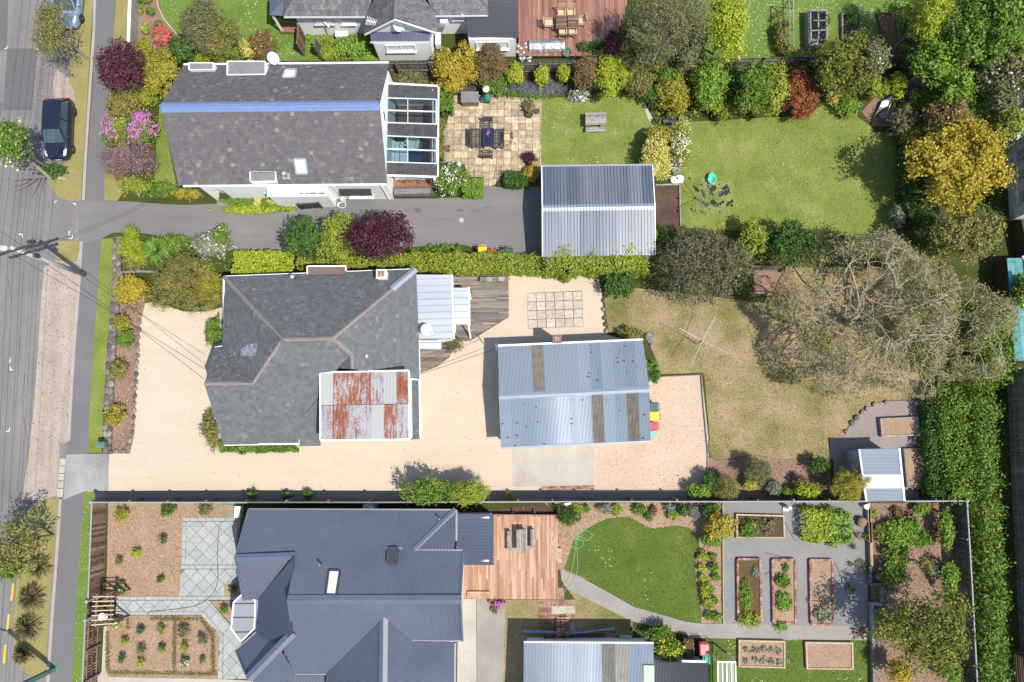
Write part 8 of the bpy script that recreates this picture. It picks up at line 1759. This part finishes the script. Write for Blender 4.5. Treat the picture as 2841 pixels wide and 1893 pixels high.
p = P('c',425,352,.6); t = thing('garden_bucket', 'dark green planter bucket at the end of the net tunnel', 'bucket',(p.x,p.y,0)); MB().lathe((0,0,0),[(.2,0),(.3,.5),(.33,.5),(.33,.55),(.26,.55),(.22,.3)],14).build('bucket', 'teal_green',t,local=True); MB().tube([(-.3,0,.5),(-.2,0,.75),(.2,0,.75),(.3,0,.5)],.015,.015,5).build('handle', 'steel',t,local=True)
# green hoses
def hose(label,s,mat,r=.018,z=.03,coil=None):
    q = pts(s,z); path = []
    for i in range(len(q) - 1):       # smooth the traced line
        p0,p1,p2,p3 = q[max(0,i - 1)],q[i],q[i + 1],q[min(len(q) - 1,i + 2)]
        for k in range(5):
            u = k / 5; path.append(.5 * ((2 * p1) + (p2 - p0) * u + (2 * p0 - 5 * p1 + 4 * p2 - p3) * u * u + (3 * p1 - p0 - 3 * p2 + p3) * u ** 3))
    tag(MB().tube(path + [q[-1]],r,r,5).build('garden_hose',mat),label, 'hose')
hose('green hose curling across the patio lawn below the picnic table', 'c 340,908 328,930 335,952 355,960 378,945 390,905 420,883 480,885 550,905 650,918 730,912 800,900 900,892 1010,880', 'hose_green')
hose('bright green hose tangled at the corner of the curvy lawn', 'k 530,585 495,600 475,565 520,535 575,545 592,575 565,600 520,605 500,590 540,560 500,585 455,600 450,640 490,660 530,635 530,590 505,575 490,620 495,780 470,880 410,945 365,1000 320,1050', 'hose_light')
hose('second loop of bright green hose running to the cedar deck', 'k 505,585 480,600 478,680 460,780 430,870 390,920', 'hose_light')
hose('thin black hose trailing over the paved terrace', 'i 1535,450 1530,470 1495,500 1482,600 1478,760 1480,870 1455,950 1400,1010 1320,1050 1160,1075 1040,1085 1010,1095 1003,1110', 'rubber',.016,.05)
hose('coil of black hose lying on the top mulch bed', 'i 1600,370 1560,355 1500,365 1480,395 1500,425 1560,440 1600,410 1590,370 1530,360 1490,385 1520,430 1575,435 1595,395 1560,365 1510,375 1500,410 1540,435 1535,452', 'hose_green',.014)
hose('pale hose along the edge of the drive below the porch', 'b 170,1350 160,1410 125,1440 140,1462 250,1450 420,1425', 'hose_light',.014)
hose('irrigation line curving through the gravel court, left', 'k 1764,690 l 120,715 180,722 60,800 0,840', 'rubber',.01); hose('irrigation line beside the straw brick bed', 'l 470,745 500,800 560,960 575,1010 600,1015 610,985', 'rubber',.01); hose('thin line from the tap to the pine framed bed', 'l 125,380 120,430 150,500 180,560 215,610', 'rubber',.01)
# white print bag, basket, sculpture
p = C0('c',1168,1225); t = thing('plastic_sack', 'white plastic sack with a dark arrow print beside the soil bed', 'sack',p); bm = bmesh.new(); bmesh.ops.create_icosphere(bm,subdivisions=3,radius=1)
for v in bm.verts: k = 1 + .12 * mnoise.noise(v.co * 2.2); v.co = Vector((max(-.42,min(.42,v.co.x * .5)) * k,max(-.26,min(.26,v.co.y * .34)) * k,max(0,.16 + v.co.z * .16 * k)))
me = bpy.data.meshes.new('sack'); bm.to_mesh(me); bm.free(); me.materials.append(M('plastic_white')); me.shade_smooth(); inst('bag',me,t)
MB().add([Vector(v) for v in ((-.05,-.1,.33),(.05,-.1,.33),(.05,.0,.34),(.12,.0,.335),(0,.12,.33),(-.12,.0,.335),(-.05,0,.34))],[(0,1,2,3,4,5,6)]).build('print', 'frame_black',t,local=True)
p = C0('c',1403,1225); t = thing('laundry_basket', 'bright green oval laundry basket on the big lawn', 'basket',p); sc = Matrix.Diagonal((.8,1.0,1,1)); MB().lathe((0,0,0),[(.24,.01),(.33,.3),(.37,.3),(.37,.33),(.31,.33),(.23,.03),(0,.03)],20,False).xf(sc).build('basket', 'plastic_green',t,True,True)
for k in (-1,1): MB().tube([(-.1,k * .37,.3),(-.08,k * .44,.33),(.08,k * .44,.33),(.1,k * .37,.3)],.015,.015,5).build('handle', 'plastic_green',t,local=True)
# rotary clothes lines
def clothes_line(label,base,h,ang,R,pole='pole_concrete',arms=4):
    t = thing('clothes_line',label, 'clothes line',base); MB().tube([(0,0,0),(0,0,h)],.035,.03,8).build('pole',pole,t,local=True); tips = []
    for k in range(4): a = ang + k * 1.5708; e = Vector((math.cos(a) * R,math.sin(a) * R,h + .12)); MB().bar((0,0,h - .25),e,.025).build('arm',pole,t,local=True); tips.append(e)
    for j in range(7):
        s = .42 + .58 * j / 6; m = MB()
        for k in range(4): a,b = tips[k],tips[(k + 1) % 4]; z = Vector((0,0,h - .25)); m.tube([z.lerp(a,s),z.lerp(a,s).lerp(z.lerp(b,s),.5) - Vector((0,0,.03)),z.lerp(b,s)],.005,.005,4,False)
        m.build('line', 'line_pale',t,local=True)
    MB().box((0,.05,h * .6),(.08,.1,.16)).build('winder', 'frame_black',t,local=True); return t
plain('pipe_blue',(0.16,0.27,0.42),0.4,0,0.1,4); plain('line_pale',(0.42,0.42,0.36),0.5,0,0.05,3); plain('line_green',(0.14,0.2,0.12),0.5,0,0.1,3); plain('cloth_navy',(0.03,0.045,0.09),0.9,0,0.2,3); plain('cloth_black',(0.015,0.015,0.018),0.9,0,0.2,3); plain('cloth_grey',(0.25,0.3,0.34),0.9,0,0.1,3)
b2 = C0('g',1303,823); clothes_line('bare rotary clothes line on the brown lawn',b2,2.0,math.radians(62),1.65, 'line_pale')
b1 = C0('c',1378,1403); clothes_line('green rotary clothes line hung with washing on the big lawn',b1,1.95,math.radians(32),1.45, 'line_green')
for x,y,w_,l_,mt,lb in ((.95,.62,.62,.8, 'cloth_navy', 'navy towel hanging on the washing line'),(.55,-.35,.3,1.0, 'cloth_black', 'black trousers hanging on the washing line, inner'),(1.15,-.3,.32,.95, 'cloth_black', 'black trousers hanging on the washing line, outer'),(.05,.75,.3,.6, 'cloth_black', 'black shirt hanging on the washing line'),(.6,.3,.35,.5, 'cloth_grey', 'grey blue shirt hanging on the washing line')):
    t = thing('laundry',lb, 'laundry',b1 + Vector((x,y,1.95)),None,math.atan2(y,x) + 1.3); m = MB(); N = 6; vs = []
    for k in range(2):
        for i in range(N + 1):
            for j in range(N + 1): vs.append(Vector(((i / N - .5) * w_ * (1 - .1 * j / N),.05 * math.sin(i * 1.7 + j * .6) + .06 * k + (j / N) * .12,-l_ * j / N)))
    n1 = (N + 1) ** 2; fs = [(k * n1 + i * (N + 1) + j,k * n1 + (i + 1) * (N + 1) + j,k * n1 + (i + 1) * (N + 1) + j + 1,k * n1 + i * (N + 1) + j + 1) for k in range(2) for i in range(N) for j in range(N)]
    m.add(vs,fs); m.build('cloth',mt,t,True,True)
    for i in (-.4,.4): MB().box((i * w_,.02,.02),(.02,.05,.07)).build('peg', 'teak_pale',t,local=True)
for k in range(9):
    a = k * .7 + .3; r = .75 + .3 * (k % 3); p = b1 + Vector((math.cos(a) * r - .15,math.sin(a) * r,1.93)); t = thing('sock', 'small dark sock pegged to the washing line', 'laundry',p, 'socks on the washing line',a); MB().add([Vector(v) for v in ((-.05,0,0),(.05,0,0),(.05,0,-.2),(.13,0,-.24),(.1,0,-.3),(-.05,0,-.26),(-.05,.04,0),(.05,.04,0),(.05,.04,-.2),(.13,.04,-.24),(.1,.04,-.3),(-.05,.04,-.26))],[(0,1,2,3,4,5),(11,10,9,8,7,6)] + [(i,(i + 1) % 6 + 0,(i + 1) % 6 + 6,i + 6) for i in range(6)]).build('cloth', 'cloth_black',t,local=True)
# white slatted lounger wreck at the bed corner
p = C0('d',795,760); t = thing('broken_lounger', 'heap of white slatted garden chair parts on the bark', 'garden chair',p)
for k in range(7): a = .75 + k * .06; MB().bar((-.35 + k * .09,-.1 + k * .05,.25 + k * .02),(-.05 + k * .1,.55 + k * .06,.38),.07,.025).build('slat', 'white_paint',t,local=True)
MB().bar((-.5,-.3,.2),(.1,.55,.3),.05).bar((.2,-.45,.2),(.5,.5,.35),.05).build('frame', 'white_paint',t,local=True); MB().bar((-.35,-.1,.02),(-.35,-.1,.3),.05).bar((.3,-.4,0),(.3,-.4,.3),.05).build('leg', 'white_paint',t,local=True); MB().box((.0,-.35,.3),(.5,.4,.1),.5).build('cushion', 'cloth_grey',t,local=True)
# cold frame and trellis on the top right lawn
t = thing('cold_frame', 'grey timber cold frame with six glass panes and a coil of wire on it', 'cold frame',C0('d',365,190)); q = pts('d 303,66 428,66 430,296 308,304',.85); MB().prism([C(p.x,p.y) for p in q],0,.1).build('base', 'wood_weathered',t)
for i in range(4): a,b = q[i],q[(i + 1) % 4]; MB().bar(C(a.x,a.y) + Vector((0,0,.4)),C(b.x,b.y) + Vector((0,0,.4)),.05,.8).build('side', 'wood_weathered',t)
lidf = MB(); g_ = pts('d 312,76 418,76 420,270 318,276',.9)
for u in (0,.5,1): lidf.bar(g_[0].lerp(g_[1],u),g_[3].lerp(g_[2],u),.07,.05)
for v in (0,.33,.67,1): lidf.bar(g_[0].lerp(g_[3],v),g_[1].lerp(g_[2],v),.07,.05)
lf = lidf.build('lid', 'wood_weathered',t); Q4 = lambda u,v: g_[0].lerp(g_[1],u).lerp(g_[3].lerp(g_[2],u),v)
for i in range(2):
    for j in range(3): MB().face([Q4(i / 2,j / 3),Q4((i + 1) / 2,j / 3),Q4((i + 1) / 2,(j + 1) / 3),Q4(i / 2,(j + 1) / 3)]).build('pane', 'roof_glass',lf)
c = P('d',385,140,.97); m = MB()
for k in range(4): m.tube([c + Vector((math.cos(a) * (.5 + .03 * k),math.sin(a) * (.62 - .04 * k),.02 * k)) for a in np.linspace(0,6.4,22)],.012,.012,4)
tag(m.build('wire_coil', 'frame_black'), 'coil of dark wire lying on the cold frame glass', 'coil'); plant('seedlings', 'seedlings growing inside the cold frame', 'plant',('d',365,180),45,90,.5, 'leaf_green',.12,stems=1)
t = thing('trellis_frame', 'timber post trellis frame with wire net on the top right lawn', 'trellis',C0('d',150,200)); a,b = C0('d',112,90),C0('d',120,380)
for y,h in ((0,1.6),(.5,1.6),(1,1.6)): p = a.lerp(b,y); MB().bar(p,p + Vector((0,0,h)),.07).build('post', 'paling',t); MB().bar(p + Vector((.1,.0,1.55)),p + Vector((.9,.3,.05)),.05).build('brace', 'paling',t)
MB().bar(a + Vector((0,0,1.6)),b + Vector((0,0,1.6)),.06).build('rail', 'paling',t); MB().bar(a + Vector((0,0,.6)),b + Vector((0,0,.6)),.04).build('rail', 'paling',t); q = C0('d',195,5); MB().bar(P('d',195,-30,.9),P('d',200,320,.9),.05).build('rail', 'wood_weathered',t)
# satellite dishes, aerials
dish('satellite dish above the top gutter of the purple slate house',P('b',195,425,3.2),P('b',140,396,3.6),.42,(.55,-.5,.75)); dish('satellite dish on the gable of the weatherboard extension',P('b',1000,200,2.8),P('b',990,172,3.5),.42,(.5,-.45,.6)); dish('satellite dish on the pale lean-to roof of the grey slate house',P('f',1150,740,2.65),P('f',1180,722,3.1),.42,(.6,-.3,.75))
t = thing('tv_aerial', 'white television aerial on the valley of the weatherboard house', 'aerial',P('b',812,150,3.4)); a,b = P('b',778,140,3.9),P('b',838,155,3.9); MB().bar(a,b,.03).build('boom', 'white_paint',t)
for k in range(7): p = a.lerp(b,k / 6); L = .3 - .02 * k; MB().bar(p + Vector((.06,L,0)),p - Vector((.06,L,0)),.02).build('element', 'white_paint',t)
MB().tube([P('b',830,190,2.9),P('b',820,150,3.9)],.02,.02,6).build('mast', 'dark_metal',t)
# heat pumps
def heat_pump(label,c,rz,w_=.85,z=.1):
    t = thing('heat_pump',label, 'heat pump',c,None,rz); MB().box((0,0,z + .32),(w_,.34,.62)).build('casing', 'plastic_white',t,local=True); MB().lathe((0,0,0),[(.24,0),(.24,.02),(.05,.03)],16).xf(Matrix.Translation((-.12,-.172,z + .32)) @ Matrix.Rotation(1.57,4, 'X')).build('fan_grille', 'grey_paint',t,local=True)
    for k in (-1,1): MB().box((k * w_ * .35,0,z / 2),(.08,.34,z)).build('foot', 'frame_black',t,local=True)
    return t
heat_pump('white heat pump standing in the grass below the weatherboard wall',C0('r',1680,850),0); heat_pump('white heat pump beside the weatherboard extension',C0('u',1165,650),1.57); heat_pump('small white unit high on the weatherboard wall',C0('u',1290,498) + Vector((0,-.25,1.5)),0,.5,.05)
heat_pump('pale outdoor unit at the corner of the blue roof house',C0('i',1640,405),1.57,.7)
# letterbox
p = C0('e',740,1505); t = thing('letterbox', 'dark green letterbox on the stone wall', 'letterbox',p); MB().box((0,0,.35),(.12,.12,.7)).build('post', 'wood_dark',t,local=True); MB().box((0,0,.85),(.48,.3,.3)).build('box', 'pole_green',t,local=True); MB().prism([Vector((-.27,-.18,0)),Vector((.27,-.18,0)),Vector((.27,.18,0)),Vector((-.27,.18,0))],1.0,1.03).bar((-.27,0,1.06),(.27,0,1.06),.2,.05).build('lid', 'pole_green',t,local=True); MB().box((-.245,0,.9),(.01,.2,.04)).build('slot', 'frame_black',t,local=True)
# arbour over the gate
t = thing('garden_arbour', 'timber arbour with seven rungs over the front gate', 'arbour',C0('i',720,1080)); q = pts('i 660,985 762,983 752,1168 650,1175',2.2)
for a,b in ((q[0],q[3]),(q[1],q[2])): MB().bar(a + Vector((0,.15,0)),b - Vector((0,.15,0)),.09,.12).build('beam', 'wood_brown',t)
for k in range(7): a,b = q[0].lerp(q[3],k / 6),q[1].lerp(q[2],k / 6); e = (b - a).normalized() * .2; MB().bar(a - e + Vector((0,0,.1)),b + e + Vector((0,0,.1)),.05,.09).build('rung', 'teak_pale',t)
for p in q: MB().bar(p,Vector((p.x,p.y,0)),.09).build('post', 'wood_brown',t)
for i in (0,2):
    for k in range(1,4): MB().bar(q[0 if i == 0 else 3] - Vector((0,0,.45 * k)),q[1 if i == 0 else 2] - Vector((0,0,.45 * k)),.03).build('side_rail', 'wood_brown',t)
screen('dark slatted front gate under the timber arbour',C0('i',680,1030),C0('i',672,1125),1.3, 'wood_dark',7)
t = thing('curved_rail', 'curved slatted side rail above the arbour', 'rail',C0('i',790,985)); a,b = C0('i',765,985),C0('i',850,965)
for k in range(8): p = a.lerp(b,k / 7); MB().bar(p,p + Vector((0,0,1.5 - 1.2 * k / 7)),.04).build('slat', 'wood_brown',t)
MB().bar(a + Vector((0,0,1.5)),b + Vector((0,0,.3)),.06).build('top_rail', 'wood_brown',t)
t = thing('curved_rail', 'curved slatted side rail below the arbour', 'rail',C0('i',790,1130)); a,b = C0('i',760,1140),C0('i',845,1122)
for k in range(8): p = a.lerp(b,k / 7); MB().bar(p,p + Vector((0,0,1.5 - 1.2 * k / 7)),.04).build('slat', 'wood_brown',t)
MB().bar(a + Vector((0,0,1.5)),b + Vector((0,0,.3)),.06).build('top_rail', 'wood_brown',t)
t = thing('white_urn', 'white urn on the path beside the arbour', 'urn',C0('i',715,1115)); MB().lathe((0,0,0),[(.14,0),(.1,.08),(.22,.35),(.26,.4),(.2,.4),(.1,.2)],14).build('bowl', 'white_paint',t,True,True); MB().box((0,0,.02),(.32,.32,.04)).build('foot', 'white_paint',t,local=True)
# water tank in the shade by the long fence
p = P('j',785,380,1.5); t = thing('water_cylinder', 'pale domed cylinder in the shade behind the blue roof', 'cylinder',(p.x,p.y,0)); MB().lathe((0,0,0),[(.38,0),(.38,1.3),(.3,1.45),(.0,1.52)],20,False).build('tank', 'dish_grey',t,True,True); MB().lathe((0,0,1.5),[(.06,0),(.06,.05)],8).build('cap', 'steel',t,local=True)
# brick stack, pipes, ladder, trestle
t = thing('brick_stack', 'loose stack of red brown bricks against the workshop wall', 'brick stack',C0('k',395,1170)); r_ = random.Random(4); o = t.location; bm_ = MB().box((0,0,0),(.24,.12,.09)).mesh('brick', 'brick_red')
for lev in range(6):
    for i in range(3):
        for j in range(int(8 - lev * 1.0)):
            if r_.random() < .1: continue
            inst('brick',bm_,t,Matrix.Translation((-.28 + i * .27 + r_.uniform(-.02,.02),-.55 + j * .15 + (lev % 2) * .03 + r_.uniform(-.02,.02),.05 + lev * .1)) @ Matrix.Rotation(r_.uniform(-.15,.15) + (1.57 if r_.random() < .06 else 0),4, 'Z'))
for k,(a,b,l) in enumerate((((115,1218),(560,1232), 'long blue pipe lying by the workshop wall, longest one'),((125,1226),(480,1238), 'blue pipe lying under the longest one'),((440,1240),(748,1200), 'blue pipe lying aslant past the ladder'),((470,1236),(740,1206), 'thin blue pipe beside the aslant one'))):
    tag(MB().tube([P('k',*a,.35),P('k',*b,.35)],.045,.045,8).build('pipe', 'pipe_blue'),l, 'pipe')
t = thing('steel_truss', 'dark lattice frame lying along the workshop wall', 'frame',C0('k',530,1256)); a,b,c,d = P('k',382,1262,.2),P('k',682,1256,.2),P('k',682,1240,.2),P('k',382,1246,.2); MB().bar(a,b,.05).bar(d,c,.05).build('chord', 'frame_black',t)
for k in range(9): MB().bar(a.lerp(b,k / 9),d.lerp(c,(k + 1) / 9),.04).build('lacing', 'frame_black',t)
t = thing('steel_trestle', 'small dark trestle by the workshop wall', 'trestle',C0('k',302,1265))
for x in (268,338): MB().bar(P('k',x,1250,.5),P('k',x,1280,.5),.05).build('rail', 'frame_black',t)
MB().bar(P('k',268,1265,.5),P('k',338,1265,.5),.06).build('beam', 'frame_black',t)
for x in (268,338): MB().bar(P('k',x,1265,.5),C0('k',x,1268),.05).build('leg', 'frame_black',t)
t = thing('green_tarp', 'folded green sheet beside the workshop wall', 'tarp',C0('k',828,1268)); MB().prism(pts('k 780,1252 862,1250 876,1285 785,1288',.3),0.02,.3).build('sheet', 'green_panel',t); MB().prism(pts('k 785,1256 858,1254 870,1280 790,1283',.32),.3,.33).build('fold', 'green_panel',t)
pot('small concrete block pot by the path above the workshop',('k',856,1210),.17,.25, 'concrete'); pot('small pale tub at the end of the blue pipes',('k',750,1230),.1,.2, 'concrete')
t = thing('timber_bits', 'few white boards leaning at the border head', 'boards',C0('k',450,352)); MB().bar(P('k',408,360,.2),P('k',492,346,.3),.12,.03).build('board', 'white_paint',t); MB().bar(P('k',420,366,.1),P('k',480,352,.15),.1,.03).build('board', 'white_paint',t)
# boulders and stump
def rock(label,at,r,mat='field_stone',h=.5):
    p = P(*at,h * .5); bm = bmesh.new(); bmesh.ops.create_icosphere(bm,subdivisions=3,radius=1)
    for v in bm.verts: k = 1 + .22 * mnoise.noise(v.co * 1.5 + Vector((at[1],0,0))) + .06 * mnoise.noise(v.co * 5); v.co = Vector((v.co.x * r * k,v.co.y * r * k,max(-.02,h * .5 + v.co.z * h * .5 * k)))
    me = bpy.data.meshes.new('boulder'); bm.to_mesh(me); bm.free(); me.materials.append(M(mat)); me.shade_smooth(); o = bpy.data.objects.new('boulder',me); COL.objects.link(o); o.location = (p.x,p.y,0); tag(o,label, 'boulder')
rock('brown boulder beside the bean patch',('l',660,478),.32, 'bark_bed'); rock('round boulder in the corner bed by the dark green bush',('l',775,852),.24, 'bark_bed',.4); rock('flat grey rock at the garage corner',('g',985,770),.3, 'field_stone',.15)
t = thing('tap_stand', 'white garden tap stand at the top fence of the gravel court', 'tap',C0('l',145,388)); MB().box((0,0,.02),(.35,.3,.04)).build('base', 'white_paint',t,local=True); MB().box((.02,.1,.4),(.2,.16,.8)).build('cabinet', 'white_paint',t,local=True); MB().tube([(.02,0,.6),(.02,-.15,.58),(.02,-.17,.5)],.02,.02,6).build('spout', 'frame_black',t,local=True)
t = thing('paint_tin', 'pale tub standing in the corner of the gravel court', 'tub',C0('l',676,372)); MB().lathe((0,0,0),[(.13,0),(.15,.4),(.16,.4),(.16,.44),(0,.45)],14,False).build('tub', 'plastic_white',t,local=True); MB().tube([(-.15,0,.4),(0,.1,.5),(.15,0,.4)],.01,.01,4).build('handle', 'steel',t,local=True)
t = thing('stake_row', 'pale cane lying across the straw brick bed', 'cane',C0('l',385,1022)); MB().bar(P('l',300,1020,.3),P('l',465,1028,.3),.04).build('cane', 'wood_pine',t); MB().bar(P('l',312,995,.3),P('l',312,1045,.3),.03).build('stake', 'wood_pine',t)
t = thing('brick_heap', 'heap of red bricks in the shade at the end of the path', 'brick heap',C0('l',650,1225)); o = t.location
for k in range(16): inst('brick',bm_,t,Matrix.Translation((r_.uniform(-.4,.4),r_.uniform(-.25,.25),.06 + .09 * (k % 3))) @ Matrix.Rotation(r_.uniform(-.4,.4),4, 'Z'))
t = thing('black_gate_rail', 'black pipe gate frame beside the coral red bin', 'gate',C0('k',1420,1330)); MB().tube([P('k',1390,1318,1.0),P('k',1438,1318,1.0),P('k',1442,1430,1.0)],.02,.02,6).build('top_rail', 'frame_black',t)
for s in ((1390,1318),(1438,1318),(1442,1430)): p = P('k',*s,1.0); MB().tube([p,C(p.x,p.y)],.02,.02,6).build('post', 'frame_black',t)
screen('slatted black gate beside the porch of the purple slate house',C0('n',150,708),C0('n',575,682),1.0, 'frame_black',9)
t = thing('hose_reel', 'tangle of hose and fittings at the corner of the white porch', 'hose reel',C0('n',1020,640)); m = MB()
for k in range(5): m.tube([Vector((math.cos(a) * (.22 + .02 * k),math.sin(a) * .2,.1 + .03 * k + .05 * math.sin(3 * a))) for a in np.linspace(0,6.3,14)],.018,.018,5)
m.build('coil', 'dish_grey',t,local=True); MB().box((.1,.3,.3),(.25,.15,.5)).build('holder', 'white_paint',t,local=True)
MB().prism(pts('q 220,1395 700,1390 760,1500 235,1500',.5),.0,.5).build('planter_box', 'wood_dark',None); o = bpy.data.objects['planter_box']; tag(o, 'long dark planter box with a pale lid beside the white wall', 'planter'); o2 = MB().prism(pts('q 240,1408 690,1402 690,1465 245,1475',.52),.5,.53).build('lid', 'flat_roof',o)
t = thing('deck_balustrade', 'low red brown fascia rail along the top of the cedar deck', 'rail',C0('k',180,425)); MB().bar(P('j',1640,428,.35),P('k',360,432,.35),.06,.3).build('board', 'brick_brown',t)
for x in (60,205): MB().bar(P('k',x,402,.4),P('k',x,434,.1),.06).build('brace', 'wood_brown',t)
